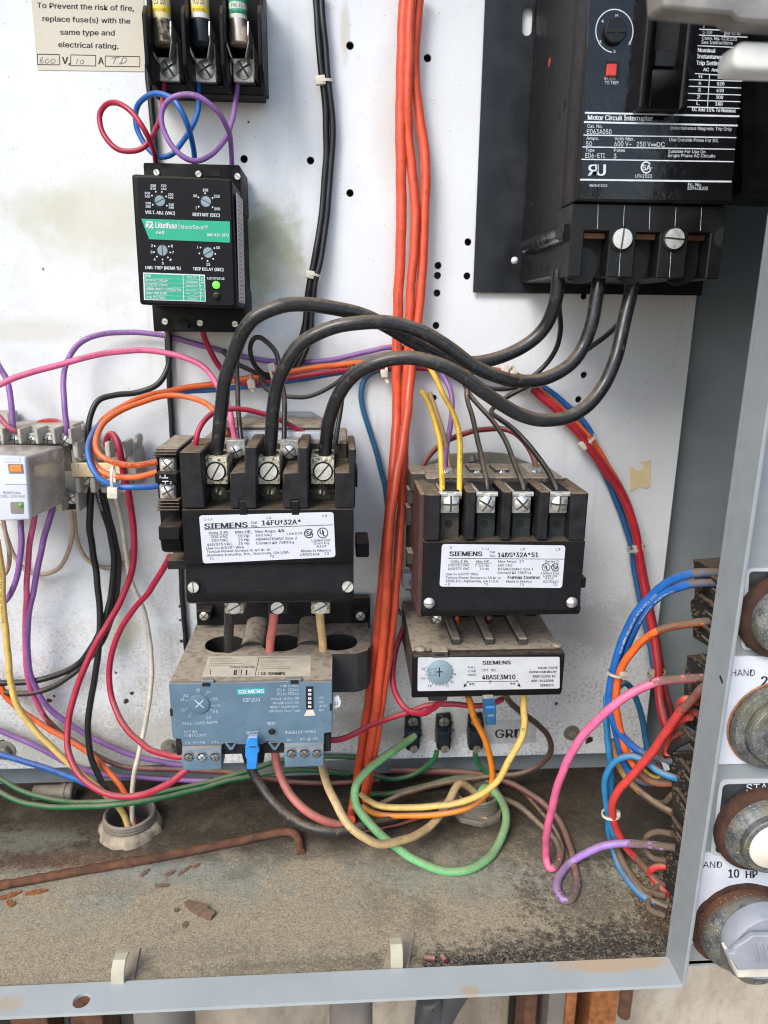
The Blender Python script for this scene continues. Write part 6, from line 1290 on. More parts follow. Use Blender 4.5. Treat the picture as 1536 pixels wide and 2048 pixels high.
def imprint(key, s, frac, mt, h=.62, flip=False, bold=.02, rep=1, gap=.25, aim=(0, -1, .25)):
    S, r, o = PATH[key]; L = [0.]
    for a, b in zip(S[:-1], S[1:]): L.append(L[-1]+(b-a).length)
    g = MB(); hm = r*h*1.25; s0 = L[-1]*frac
    for k in range(rep):
        vs, fs, (x0, x1), cap = glyphs(s, bold); sc = hm/cap*1.15; out = []
        for v in vs:
            t = s0+(v.x-x0)*sc if not flip else s0-(v.x-x0)*sc
            t = min(max(t, 0), L[-1]-.01); i = max(j for j in range(len(L)) if L[j] <= t) if len(L) < 40 else __import__('bisect').bisect_right(L, t)-1
            i = min(i, len(S)-2); f = (t-L[i])/max(1e-6, L[i+1]-L[i]); c = S[i].lerp(S[i+1], f); T = ((S[min(i+2, len(S)-1)]-S[i])*f+(S[i+1]-S[max(i-1, 0)])*(1-f)).normalized()
            Nn = V(aim); Nn = (Nn-T*Nn.dot(T)).normalized(); B = Nn.cross(T)*-1
            if B.dot(V((0, 0, 1))) < 0 and not flip and abs(B.z) > .01: pass
            a = (v.y/cap-.5)*hm/r*(1 if not flip else -1)
            out.append(c+(Nn*math.cos(a)+(T.cross(Nn)*-1)*-math.sin(a)*-1)*(r+.06) if False else c+(Nn*math.cos(a)+Nn.cross(T)*math.sin(a)*-1)*(r+.06))
        g.add(out, fs); s0 += (x1-x0)*sc*(1 if not flip else -1)+gap*10*(1 if not flip else -1)
    obj('printed_text', g, M[mt], o, recalc=False)

# fuse block to phase monitor
wire('rl', 'crim', 11, [(329, 150, -18), (328, 172, -20), (321, 233, -34), (303, 277, -42), (277, 299, -44), (237, 299, -44), (208, 270, -42), (199, 233, -40), (211, 211, -42), (233, 206, -46), (262, 222, -50), (288, 259, -52), (306, 299, -44), (313, 325, -32), (315, 345, -30)], 'crimson wire looping left between the fuse block and the phase monitor')
wire('bl', 'blue', 11, [(398, 150, -18), (397, 175, -20), (396, 219, -26), (386, 252, -30), (365, 284, -36), (343, 310, -38), (317, 313, -38), (292, 292, -36), (273, 255, -34), (273, 219, -34), (288, 197, -38), (313, 187, -42), (343, 197, -46), (365, 226, -48), (379, 262, -44), (386, 292, -36), (389, 318, -31), (389, 345, -30)], 'blue wire looping between the fuse block and the phase monitor')
wire('pl', 'purp', 11, [(474, 150, -18), (474, 175, -20), (468, 226, -30), (463, 248, -34), (452, 277, -42), (427, 306, -50), (394, 321, -54), (365, 312, -56), (339, 284, -56), (324, 248, -56), (326, 219, -56), (343, 197, -58), (372, 188, -60), (401, 195, -60), (434, 222, -56), (452, 252, -50), (461, 277, -42), (464, 330, -31), (464, 345, -30)], 'purple wire in a round loop between the fuse block and the phase monitor')
for k, f in (('rl', .3), ('bl', .35), ('pl', .4)): imprint(k, 'TYPE THWN 600V (UL) VW-1', f, 'ink', .4, flip=True)
# flat black wires on the plate
wire('fb', 'black', 12, [(296, 130, -3), (302, 210, -3), (310, 300, -3), (322, 480, -3), (334, 640, -3), (339, 760, -3), (347, 900, -3), (357, 1050, -3), (366, 1200, -3), (373, 1300, -3)], 'straight black wire running down the plate behind the phase monitor')
wire('fb2', 'black', 12, [(337, 650, -8), (338, 690, -8), (337, 730, -9), (325, 758, -12), (305, 776, -14), (270, 786, -15), (230, 790, -18), (198, 800, -22), (182, 826, -26), (176, 860, -28), (176, 890, -26)], 'black wire curving left from the phase monitor to the terminal strip')
# vertical black pair
wire('bp1', 'black', 13, [(630, -20, -4), (636, 68, -5), (644, 150, -6), (651, 222, -5), (653, 290, -4), (649, 359, -4), (641, 444, -5), (630, 513, -7), (620, 564, -8), (613, 615, -7), (606, 680, -8), (592, 722, -10), (560, 748, -12), (530, 752, -14)], 'black wire from the top, left of the tied vertical pair', group='tied pair of black wires')
wire('bp2', 'black', 13, [(642, -20, -5), (648, 68, -6), (656, 150, -7), (663, 222, -6), (664, 290, -5), (660, 359, -5), (652, 444, -6), (642, 513, -8), (631, 564, -9), (625, 615, -8), (622, 660, -8), (612, 700, -10), (594, 738, -11)], 'black wire from the top, right of the tied vertical pair', group='tied pair of black wires')
wire('bp3', 'black', 9, [(617, 570, -6), (612, 620, -5), (603, 670, -5), (585, 712, -5), (566, 735, -6)], 'thinner black wire just left of the tied vertical pair')
# three big orange cables
G = 'thick orange motor cables'
wire('o1', 'big', 20, [(811, -30, -12), (805, 85, -12), (801, 205, -12), (801, 308, -12), (803, 410, -12), (801, 513, -12), (797, 581, -12), (795, 632, -12), (794, 720, -12), (794, 820, -14), (790, 900, -24), (781, 1000, -34), (770, 1117, -40), (761, 1211, -40), (753, 1290, -38), (738, 1399, -32), (722, 1508, -26), (706, 1610, -20), (702, 1640, -18)], 'thick orange cable, leftmost and straightest of the three', 'motor_cable', 'cable', G, n=16)
wire('o2', 'big', 18, [(824, -30, -14), (818, 85, -14), (815, 205, -14), (817, 273, -12), (824, 342, -12), (830, 410, -13), (829, 478, -14), (823, 564, -14), (819, 632, -14), (815, 720, -15), (811, 805, -18), (809, 900, -26), (803, 1010, -36), (796, 1120, -46), (786, 1230, -50), (774, 1330, -46), (758, 1440, -38), (742, 1540, -30), (731, 1600, -24)], 'thick orange cable running between the other two', 'motor_cable', 'cable', G, n=16)
wire('o3', 'big', 19, [(841, -30, -9), (832, 51, -9), (829, 137, -9), (837, 222, -9), (846, 273, -9), (851, 342, -10), (849, 427, -11), (845, 530, -12), (838, 615, -13), (829, 690, -15), (822, 742, -18), (815, 820, -26), (804, 899, -36), (791, 961, -44), (780, 1040, -52), (775, 1117, -56), (771, 1211, -56), (764, 1310, -50), (752, 1420, -42), (740, 1500, -36), (729, 1590, -30)], 'thick orange cable bowing out to the right at the top', 'motor_cable', 'cable', G, n=16)
# three black power cables
G = 'black power cables between breaker and contactor'
wire('p1', 'power', 28, [(433, 925, -82), (437, 880, -84), (441, 827, -86), (450, 765, -90), (466, 709, -94), (487, 664, -98), (515, 631, -100), (560, 612, -100), (613, 608, -98), (671, 616, -96), (722, 630, -94), (773, 653, -92), (825, 682, -88), (866, 706, -84), (910, 722, -80), (954, 724, -78), (1010, 711, -76), (1060, 684, -76), (1093, 648, -78), (1110, 605, -82), (1116, 560, -84), (1118, 540, -84)], 'black power cable, upper one, from the left contactor pole to the breaker', 'power_cable', 'cable', G, n=18)
wire('p2', 'power', 28, [(539, 925, -84), (541, 890, -86), (547, 820, -90), (556, 770, -94), (574, 726, -98), (602, 688, -100), (645, 662, -102), (700, 647, -104), (753, 644, -104), (808, 651, -104), (859, 671, -104), (903, 699, -104), (945, 730, -104), (994, 752, -102), (1045, 762, -98), (1097, 755, -94), (1138, 730, -92), (1168, 690, -90), (1185, 640, -90), (1194, 580, -88), (1197, 550, -86)], 'black power cable, middle one, crossing over the upper cable', 'power_cable', 'cable', G, n=18)
wire('p3', 'power', 28, [(649, 925, -84), (652, 880, -86), (661, 830, -92), (680, 785, -98), (708, 750, -102), (745, 728, -106), (790, 717, -108), (835, 718, -110), (880, 730, -112), (920, 751, -112), (963, 780, -112), (1004, 809, -110), (1045, 831, -108), (1090, 840, -106), (1135, 834, -104), (1176, 810, -102), (1207, 772, -100), (1230, 717, -98), (1247, 650, -94), (1260, 590, -90), (1264, 550, -88)], 'black power cable, lower one, sagging deepest before the breaker', 'power_cable', 'cable', G, n=18)
# thin black control wires
wire('tb1', 'black', 10, [(1113, 570, -60), (1119, 620, -40), (1121, 660, -30), (1114, 695, -24), (1096, 725, -20), (1066, 752, -18), (1030, 774, -16), (985, 778, -16)], 'thin black wire dropping from the breaker behind the upper power cable')
wire('tb2', 'black', 10, [(1256, 600, -60), (1243, 640, -50), (1222, 662, -40), (1190, 688, -30), (1150, 715, -24), (1105, 744, -20), (1060, 770, -18), (1010, 797, -18), (985, 818, -24), (985, 828, -34), (1000, 838, -44), (1018, 850, -52), (1041, 873, -62), (1072, 908, -72), (1097, 944, -82), (1112, 975, -90), (1118, 994, -92)], 'dusty black wire from the breaker to the rightmost screw of the smaller contactor')
wire('tb3', 'blackd', 10, [(985, 778, -16), (950, 770, -18), (936, 776, -26), (934, 795, -36), (942, 825, -48), (954, 870, -60), (964, 920, -72), (972, 960, -88), (977, 994, -92)], 'grey-black printed wire to the second screw of the smaller contactor')
wire('tb4', 'blackd', 10, [(930, 770, -22), (942, 793, -30), (958, 812, -38), (982, 838, -46), (1003, 868, -56), (1021, 905, -66), (1035, 943, -78), (1046, 972, -90), (1050, 994, -92)], 'grey dusty wire to the third screw of the smaller contactor')
imprint('tb3', '12 AWG TYPE MTW OR THWN', .30, 'inkw', .5, flip=True)
wire('s1', 'black', 10, [(476, 690, -30), (474, 740, -36), (475, 790, -46), (478, 843, -58), (483, 885, -64)], 'thin black wire to the small side terminal by the first lug')
wire('s2', 'black', 10, [(568, 890, -64), (569, 827, -56), (567, 781, -46), (557, 722, -36), (545, 695, -32), (523, 675, -28), (508, 677, -26), (501, 695, -24), (506, 722, -22), (519, 740, -18), (538, 752, -14), (565, 752, -10)], 'thin black wire with a small loop above the middle lug')
wire('s3', 'blackd', 10, [(445, 700, -14), (468, 724, -14), (503, 741, -13), (531, 752, -12), (550, 756, -10)], 'short grey-black wire end with bare tip left of the small loop')
wire('s4', 'blackd', 9, [(524, 748, -16), (522, 762, -18), (533, 779, -22), (555, 789, -26), (585, 794, -30), (615, 793, -34), (650, 780, -38), (680, 760, -42), (700, 742, -46), (708, 732, -50)], 'dusty grey wire sagging under the harness to the third lug')
wire('s5', 'blackd', 10, [(706, 734, -50), (690, 770, -54), (682, 810, -58), (676, 850, -64), (670, 890, -66)], 'dusty grey wire rising behind the third power cable')
# harness across the plate to the right
wire('h_or', 'oran', 12, [(314, 944, -78), (273, 954, -80), (232, 954, -80), (202, 943, -78), (186, 922, -74), (182, 897, -68), (189, 868, -60), (208, 838, -50), (246, 812, -40), (287, 794, -30), (336, 783, -20), (383, 774, -14), (425, 769, -12), (475, 760, -12), (530, 750, -12), (581, 742, -12), (644, 733, -12), (722, 727, -10), (790, 728, -7), (860, 733, -6), (930, 738, -6), (1000, 742, -6), (1050, 758, -6), (1096, 795, -6), (1142, 836, -6), (1180, 876, -6), (1214, 928, -6), (1242, 975, -6)], 'orange wire from the auxiliary contact joining the harness across the plate')
wire('h_or2', 'oran', 12, [(314, 924, -78), (273, 931, -82), (232, 926, -84), (203, 912, -82), (192, 892, -78), (196, 866, -70), (215, 838, -60), (258, 814, -48), (312, 796, -38), (350, 791, -34), (390, 798, -36), (420, 812, -44), (436, 838, -54), (452, 870, -60)], 'orange wire arching from the auxiliary contact to behind the first lug')
imprint('h_or2', 'CERRO WIRE VINYL NYLON', .17, 'ink', .75, flip=True); imprint('h_or', 'TYPE THHN 14 AWG (UL) 600 V', .16, 'ink', .7, flip=True)
wire('h_bl', 'blue', 11, [(316, 972, -78), (273, 974, -82), (240, 973, -82), (205, 961, -82), (186, 939, -80), (177, 913, -76), (178, 888, -70), (192, 858, -58), (218, 832, -46), (258, 808, -36), (305, 795, -26), (364, 785, -14), (420, 780, -9), (487, 773, -8), (560, 765, -8), (640, 752, -7), (720, 740, -6), (780, 735, -5), (840, 736, -4), (960, 746, -4), (1040, 752, -4), (1090, 776, -5), (1132, 808, -5), (1165, 840, -5), (1186, 872, -5)], 'blue wire from the auxiliary contact following the orange pair')
wire('h_cr', 'crim', 11, [(405, 655, -20), (408, 675, -18), (419, 700, -16), (434, 726, -14), (452, 747, -12), (472, 758, -12), (487, 765, -12), (519, 765, -12), (581, 755, -12), (644, 746, -12), (706, 738, -10), (790, 734, -8), (870, 738, -7), (960, 744, -7), (1030, 754, -7), (1070, 782, -7), (1110, 820, -7), (1150, 861, -7), (1183, 908, -7), (1215, 958, -7)], 'crimson wire dropping from the phase monitor into the harness')
wire('h_rd', 'red', 17, [(900, 736, -8), (980, 742, -9), (1040, 758, -10), (1080, 790, -10), (1118, 824, -10), (1152, 858, -10), (1178, 893, -10), (1210, 937, -10), (1239, 981, -10), (1259, 1025, -12), (1274, 1081, -14), (1284, 1146, -16), (1292, 1190, -20), (1304, 1258, -26), (1315, 1332, -36), (1319, 1392, -44), (1328, 1440, -54), (1345, 1480, -60)], 'bundle-leading red wire arcing down the right of the plate', name='control_wire')
wire('h_rd2', 'darkred', 13, [(1180, 885, -5), (1222, 946, -5), (1252, 1000, -6), (1270, 1060, -8), (1284, 1130, -10), (1300, 1210, -16), (1315, 1290, -24), (1327, 1360, -32), (1342, 1420, -40), (1358, 1490, -46)], 'dark red wire alongside the red arc on the right')
wire('h_bl2', 'blued', 12, [(1184, 905, -4), (1206, 942, -4), (1230, 996, -4), (1250, 1048, -5), (1264, 1098, -7), (1271, 1150, -9), (1283, 1215, -14), (1300, 1290, -22), (1308, 1335, -28), (1322, 1395, -34), (1338, 1450, -40)], 'dull blue wire behind the red arc on the right')
wire('h_tl', 'teal', 11, [(815, 738, -3), (770, 739, -3), (746, 744, -3), (729, 759, -3), (722, 788, -3), (726, 818, -3), (735, 848, -3), (750, 896, -4), (762, 940, -5), (772, 985, -6), (778, 1050, -8)], 'teal blue wire bending down behind the orange cables')
wire('h_dl', 'teal', 9, [(790, 1215, -10), (805, 1228, -14), (830, 1233, -20), (850, 1232, -26)], 'grey-blue wire tucked under the smaller contactor')
# purple and pink on the upper left
wire('pu1', 'purp', 11, [(134, 868, -30), (133, 850, -32), (129, 815, -30), (127, 771, -24), (131, 733, -18), (146, 703, -14), (170, 680, -11), (200, 668, -9), (238, 664, -7), (287, 666, -6), (328, 671, -5), (380, 684, -4), (444, 702, -4), (487, 713, -4), (550, 723, -4), (612, 725, -4), (675, 717, -4), (737, 703, -4), (785, 694, -4), (830, 702, -4), (866, 722, -5), (889, 756, -8), (902, 790, -14), (903, 830, -22), (898, 870, -34), (891, 910, -46), (888, 950, -54)], 'long purple wire from the relay socket across to the smaller contactor')
wire('pu2', 'purp', 12, [(-20, 700, -20), (0, 735, -22), (14, 763, -24), (22, 804, -28), (26, 845, -30), (28, 862, -30)], 'dark purple wire entering the relay socket at the left edge')
wire('pk1', 'pink', 12, [(-30, 782, -60), (0, 770, -58), (41, 752, -54), (109, 732, -48), (191, 711, -42), (246, 702, -38), (301, 701, -36), (355, 711, -36), (396, 727, -38), (420, 748, -42), (439, 778, -48), (456, 812, -54), (464, 845, -58), (470, 880, -60)], 'bright pink wire sweeping over from the left edge to the larger contactor')
imprint('pk1', 'CERRO WIRE VINYL NYLON TYPE THHN OR THWN 14 AWG', .30, 'crimprint' if 'crimprint' in M else 'ink', .35, flip=False)
wire('pk2', 'pinkd', 11, [(-20, 815, -30), (0, 835, -32), (14, 851, -34), (28, 861, -34), (38, 864, -32)], 'dusky pink wire entering the relay socket beside the purple one')
wire('cr2', 'crim', 11, [(391, 903, -80), (392, 880, -82), (398, 858, -80), (411, 838, -76), (433, 824, -70), (462, 818, -66), (500, 821, -62), (544, 834, -58), (581, 851, -54), (610, 866, -52), (632, 880, -50)], 'crimson jumper arching over the top of the larger contactor')
# left bundle going down
wire('L_cr', 'crim', 13, [(213, 890, -26), (216, 874, -30), (225, 868, -36), (235, 882, -40), (240, 905, -42), (247, 945, -40), (257, 985, -36), (265, 1037, -32), (269, 1077, -30), (266, 1125, -30), (256, 1168, -30), (236, 1213, -32), (198, 1278, -36), (167, 1339, -40), (145, 1401, -44), (135, 1459, -50), (139, 1510, -58), (161, 1551, -66), (198, 1580, -74), (242, 1593, -80), (290, 1588, -84), (335, 1568, -88), (366, 1545, -88), (382, 1530, -86)], 'crimson wire in a wide loop from the terminal strip to the blue-grey relay')
wire('L_cr2', 'crim', 12, [(340, 1112, -55), (330, 1130, -50), (301, 1179, -40), (261, 1226, -34), (231, 1281, -32), (219, 1339, -34), (222, 1390, -38), (237, 1431, -46), (263, 1469, -58), (301, 1499, -74), (340, 1511, -86), (372, 1513, -90)], 'crimson wire bowing from under the auxiliary contact to the blue-grey relay')
wire('L_wh', 'white', 10, [(228, 985, -16), (233, 1005, -14), (243, 1045, -12), (252, 1105, -10), (262, 1162, -10), (287, 1222, -12), (300, 1288, -16), (303, 1356, -20), (295, 1425, -22), (281, 1493, -26), (269, 1544, -28), (264, 1600, -29), (264, 1660, -30)], 'white wire hanging down into the left conduit hub')
wire('L_b1', 'black', 13, [(183, 975, -26), (181, 1000, -24), (180, 1064, -16), (188, 1118, -12), (197, 1187, -14), (199, 1271, -18), (192, 1339, -20), (181, 1408, -22), (176, 1459, -24), (181, 1510, -26), (196, 1551, -28), (214, 1580, -30), (241, 1612, -30), (262, 1660, -32)], 'black wire from the terminal strip winding down into the left hub')
wire('L_b2', 'black', 13, [(195, 975, -26), (200, 1000, -24), (211, 1037, -16), (223, 1077, -12), (228, 1132, -10), (220, 1203, -12), (203, 1254, -14), (184, 1294, -14), (152, 1331, -12), (103, 1353, -12), (51, 1364, -12), (-20, 1367, -14)], 'black wire swinging left from the terminal strip, upper one')
wire('L_b3', 'blackd', 12, [(206, 990, -20), (219, 1040, -10), (236, 1110, -8), (236, 1165, -8), (226, 1225, -9), (204, 1284, -10), (166, 1330, -11), (122, 1364, -13), (75, 1383, -13), (34, 1387, -12), (-20, 1380, -12)], 'dusty black wire swinging left from the terminal strip, lower one')
imprint('L_b3', 'THHN OR THWN GASOLINE AND OIL RESISTANT II', .05, 'inkd', .45, flip=True)
wire('L_ye', 'yelp', 13, [(-6, 1080, -30), (2, 1134, -30), (7, 1203, -32), (14, 1288, -34), (22, 1367, -36), (38, 1418, -38), (68, 1459, -38), (103, 1493, -38), (147, 1534, -38), (191, 1570, -38), (229, 1604, -38), (250, 1634, -36), (262, 1675, -34)], 'pale yellow wire running down the left edge into the hub')
imprint('L_ye', 'MTW OR THWN 600V AWM 105C OIL RESISTANT', .02, 'ink', .5)
wire('L_pk', 'pinkm', 11, [(80, 995, -18), (72, 1025, -22), (66, 1050, -24), (59, 1085, -24), (55, 1134, -24), (51, 1237, -18), (51, 1305, -16), (58, 1367, -14), (79, 1414, -10), (109, 1455, -8), (178, 1503, -8), (239, 1531, -8), (308, 1538, -8), (380, 1540, -6), (480, 1548, 0), (620, 1566, 2), (760, 1560, 4)], 'dusky pink wire falling from the plug-in relay to the back of the floor', clamp=False, seg=((.5, 1, 'mauve'),))
wire('L_pu', 'purp', 12, [(114, 990, -18), (105, 1018, -22), (98, 1040, -24), (85, 1091, -24), (70, 1165, -20), (59, 1220, -18), (55, 1270, -18), (57, 1320, -16), (66, 1365, -14), (90, 1408, -12), (131, 1442, -10), (188, 1477, -8), (256, 1507, -8), (325, 1524, -6), (400, 1536, -4)], 'purple wire falling from the plug-in relay, nearer the socket edge')
wire('L_pu2', 'purp', 12, [(44, 1000, -18), (42, 1040, -24), (42, 1060, -28), (42, 1105, -30), (33, 1155, -28), (20, 1190, -24), (0, 1212, -22), (-20, 1222, -22)], 'purple wire curling left under the plug-in relay')
wire('L_pu3', 'purp', 11, [(-20, 1452, -8), (0, 1462, -8), (68, 1490, -8), (137, 1527, -8), (200, 1548, -6), (300, 1556, 2), (420, 1562, 4)], 'purple wire along the plate bottom from the left edge', clamp=False)
wire('L_or', 'oran', 12, [(-20, 1340, -12), (0, 1367, -12), (17, 1399, -12), (68, 1440, -12), (137, 1479, -14), (188, 1514, -18), (222, 1548, -22), (249, 1585, -26), (262, 1620, -28), (268, 1665, -28)], 'orange wire slanting from the left edge into the hub')
wire('L_bl', 'blue', 12, [(-20, 1500, -20), (0, 1508, -20), (85, 1534, -22), (164, 1564, -24), (219, 1594, -26), (252, 1628, -27), (272, 1670, -28)], 'printed blue wire slanting from the lower left edge into the hub')
imprint('L_bl', 'TYPE THHN OR THWN 12 AWG', .15, 'ink', .5)
wire('L_g1', 'grn', 11, [(-20, 1540, -8), (0, 1558, -10), (51, 1585, -18), (120, 1602, -26), (205, 1604, -46), (308, 1588, -40), (394, 1570, -26), (487, 1545, -14), (566, 1520, -4), (640, 1512, -3), (770, 1520, -3)], 'green wire passing in front of the left hub, upper one')
wire('L_g2', 'grn', 11, [(-20, 1570, -20), (0, 1584, -22), (41, 1604, -28), (103, 1613, -36), (205, 1612, -50), (300, 1600, -46), (394, 1579, -30), (487, 1555, -18), (600, 1540, -8), (700, 1548, 0)], 'green wire passing in front of the left hub, lower dusty one', clamp=False)
wire('L_be', 'beige', 9, [(142, 1005, -22), (143, 1030, -20), (145, 1064, -14), (134, 1110, -8), (115, 1138, -6), (82, 1149, -6), (49, 1138, -6), (27, 1110, -6), (14, 1077, -8), (5, 1048, -14)], 'beige wire hanging in a U below the relay socket')
wire('L_be2', 'beige', 9, [(147, 1005, -22), (148, 1030, -18), (154, 1077, -10), (170, 1114, -6), (197, 1132, -5), (222, 1135, -5), (252, 1122, -5), (266, 1098, -6)], 'beige wire curving right behind the black pair')
wire('L_be3', 'beige', 9, [(6, 1040, -30), (12, 1070, -30), (18, 1100, -26), (18, 1130, -22), (8, 1150, -20), (-15, 1158, -20)], 'beige printed wire at the left edge under the plug-in relay')
# motor leads through the blue-grey relay
wire('m_bk', 'char', 19, [(460, 1216, -62), (458, 1240, -58), (457, 1280, -52), (460, 1330, -48), (480, 1440, -46), (500, 1530, -52), (524, 1574, -58), (556, 1614, -66), (597, 1645, -72), (644, 1660, -76), (691, 1662, -74), (737, 1650, -66), (790, 1638, -50), (850, 1620, -36), (920, 1600, -24), (950, 1610, -20)], 'thick charcoal motor lead looping from the blue-grey relay to the hub', 'motor_lead', 'cable', 'motor leads through the blue-grey relay', n=14)
wire('m_rd', 'salmon', 17, [(549, 1216, -62), (546, 1240, -58), (541, 1290, -52), (540, 1340, -48), (543, 1440, -46), (549, 1505, -48), (558, 1542, -52), (577, 1582, -58), (604, 1613, -64), (640, 1638, -66), (680, 1650, -64), (725, 1655, -58), (770, 1649, -50), (822, 1636, -40), (870, 1620, -30), (930, 1600, -22), (948, 1612, -20)], 'dusty salmon red motor lead looping beside the charcoal one', 'motor_lead', 'cable', 'motor leads through the blue-grey relay', n=14)
wire('m_tn', 'tan', 17, [(638, 1216, -62), (640, 1240, -58), (645, 1285, -52), (646, 1340, -48), (640, 1450, -46), (641, 1510, -48), (652, 1562, -66), (672, 1608, -82), (697, 1648, -90), (731, 1676, -92), (766, 1688, -88), (822, 1674, -74), (863, 1649, -58), (894, 1608, -44), (910, 1576, -34), (924, 1567, -28), (947, 1583, -22), (966, 1606, -18), (968, 1640, -16)], 'thick tan motor lead looping low in front and into the right hub', 'motor_lead', 'cable', 'motor leads through the blue-grey relay', n=14)
for k_, px in (('ochre', 640),): pass
# ground cable and thin greens
wire('gnd', 'gnd', 17, [(829, 1470, -12), (818, 1480, -16), (801, 1492, -24), (772, 1511, -36), (735, 1540, -48), (713, 1571, -56), (712, 1605, -62), (734, 1642, -70), (766, 1674, -76), (791, 1693, -80), (829, 1719, -84), (885, 1740, -86), (935, 1739, -84), (979, 1713, -76), (1005, 1671, -62), (1012, 1630, -48), (1000, 1596, -36), (980, 1577, -28), (964, 1580, -22), (955, 1620, -18)], 'thick pale green ground cable looping out from the ground lug', 'ground_cable', 'cable', n=16)
wire('g3', 'grn', 10, [(874, 1502, -12), (868, 1518, -12), (852, 1534, -10), (822, 1551, -8), (785, 1558, -8), (755, 1552, -8), (715, 1535, -6)], 'thin green wire curving left from the middle ground lug')
wire('g4', 'grn', 10, [(950, 1505, -12), (953, 1520, -12), (962, 1535, -12), (985, 1552, -12)], 'short green wire below the third ground lug')
wire('g5', 'grn', 11, [(730, 1588, -10), (791, 1586, -12), (850, 1572, -10), (916, 1556, -6), (990, 1548, -4)], 'green wire lying low behind the yellow one')
# wires under the right overload relay
wire('r_ye', 'yelp', 13, [(1046, 1385, -80), (1047, 1410, -80), (1049, 1446, -80), (1041, 1480, -80), (1019, 1521, -78), (997, 1558, -74), (963, 1587, -70), (916, 1605, -64), (854, 1614, -58), (791, 1616, -54), (760, 1612, -50), (738, 1602, -46), (722, 1588, -40)], 'yellow wire bending from the silver-label relay to the left')
wire('r_or', 'oran', 12, [(936, 1392, -78), (940, 1405, -76), (951, 1439, -70), (969, 1477, -64), (981, 1517, -60), (985, 1552, -58), (976, 1583, -58), (947, 1609, -60), (901, 1625, -60), (838, 1632, -56), (775, 1630, -50), (745, 1624, -46), (725, 1612, -40)], 'thin orange wire bending down under the yellow one')
PATH['r_or'][2].data.materials[0] = R['oran2'] if 'oran2' in R else R['oran']
wire('r_rd', 'crim', 12, [(817, 1240, -20), (807, 1258, -24), (790, 1305, -34), (785, 1358, -40), (797, 1399, -46), (819, 1423, -54), (847, 1426, -64), (869, 1414, -74), (884, 1398, -80)], 'red wire looping left of the silver-label relay')
wire('r_rd2', 'crim', 11, [(640, 1484, -86), (660, 1480, -82), (691, 1476, -74), (728, 1457, -62), (770, 1440, -50), (807, 1428, -46), (854, 1411, -48), (901, 1408, -50), (938, 1411, -54), (975, 1410, -58), (1004, 1398, -66)], 'red wire stretching from the blue-grey relay to the silver-label relay')
wire('r_br', 'brown', 11, [(1010, 1388, -74), (1018, 1401, -66), (1041, 1424, -54), (1072, 1447, -40), (1093, 1468, -30), (1102, 1492, -24), (1094, 1516, -20), (1070, 1536, -16), (1035, 1548, -14), (979, 1554, -14), (901, 1564, -18), (822, 1583, -28), (770, 1604, -36), (740, 1622, -40)], 'brown wire looping right of the GRD label and back along the floor')
wire('r_pu', 'brown', 9, [(1004, 1561, -8), (1041, 1580, -14), (1065, 1605, -20), (1095, 1640, -32), (1115, 1670, -44), (1124, 1700, -54), (1118, 1724, -64), (1108, 1736, -70)], 'thin brown wire trailing across the floor to the pink loop')
# right-hand wiring to the contact blocks
wire('q_b1', 'blue', 16, [(1446, 1146, -132), (1400, 1145, -130), (1378, 1148, -126), (1341, 1162, -118), (1306, 1189, -110), (1274, 1224, -104), (1250, 1270, -98), (1234, 1317, -94), (1224, 1356, -92), (1218, 1401, -90), (1224, 1436, -90), (1246, 1474, -92), (1276, 1502, -96), (1323, 1519, -104), (1350, 1522, -110)], 'bright blue wire arching from the topmost contact block, outer one', group='wires to the contact blocks', seg=((0, .09, 'bluex'), (.88, 1, 'bluex')))
wire('q_b2', 'blue', 15, [(1446, 1165, -132), (1400, 1165, -130), (1375, 1169, -126), (1334, 1183, -116), (1301, 1210, -108), (1274, 1248, -100), (1256, 1288, -94), (1242, 1332, -90), (1230, 1377, -88), (1226, 1430, -86), (1238, 1490, -86), (1256, 1540, -88), (1290, 1565, -94), (1335, 1556, -106)], 'bright blue wire arching from the topmost contact block, inner one', group='wires to the contact blocks', seg=((0, .11, 'bluex'), (.85, 1, 'bluex')))
imprint('q_b1', 'AWG 600V MTW OR AWM (UL) CSA', .22, 'inkw', .5)
wire('q_or', 'oran', 15, [(1436, 1241, -130), (1412, 1243, -130), (1390, 1245, -128), (1362, 1249, -122), (1317, 1261, -114), (1282, 1285, -106), (1253, 1317, -100), (1239, 1347, -97), (1232, 1392, -94), (1235, 1436, -92), (1250, 1496, -92), (1273, 1537, -96), (1303, 1563, -102), (1341, 1566, -110), (1356, 1560, -112)], 'orange wire curving from the topmost contact block through the tie', group='wires to the contact blocks', seg=((0, .07, 'cakew'), (.07, .24, 'oranx'), (.80, 1, 'oranx')))
wire('q_pk', 'pink', 15, [(1428, 1354, -132), (1398, 1356, -132), (1362, 1358, -130), (1326, 1362, -128), (1294, 1371, -126), (1258, 1389, -124), (1222, 1414, -122), (1184, 1450, -118), (1150, 1496, -114), (1125, 1545, -108), (1106, 1605, -100), (1095, 1660, -92), (1091, 1708, -84), (1098, 1735, -78), (1110, 1734, -74), (1121, 1714, -68), (1113, 1685, -60), (1095, 1664, -50), (1065, 1635, -42), (1035, 1612, -34), (1000, 1596, -26), (975, 1590, -22)], 'long pink wire hanging from the second contact block to the floor', group='wires to the contact blocks', seg=((0, .045, 'cakew'), (.045, .13, 'pinkx'), (.64, .70, 'pinkx'), (.70, 1, 'brown')))
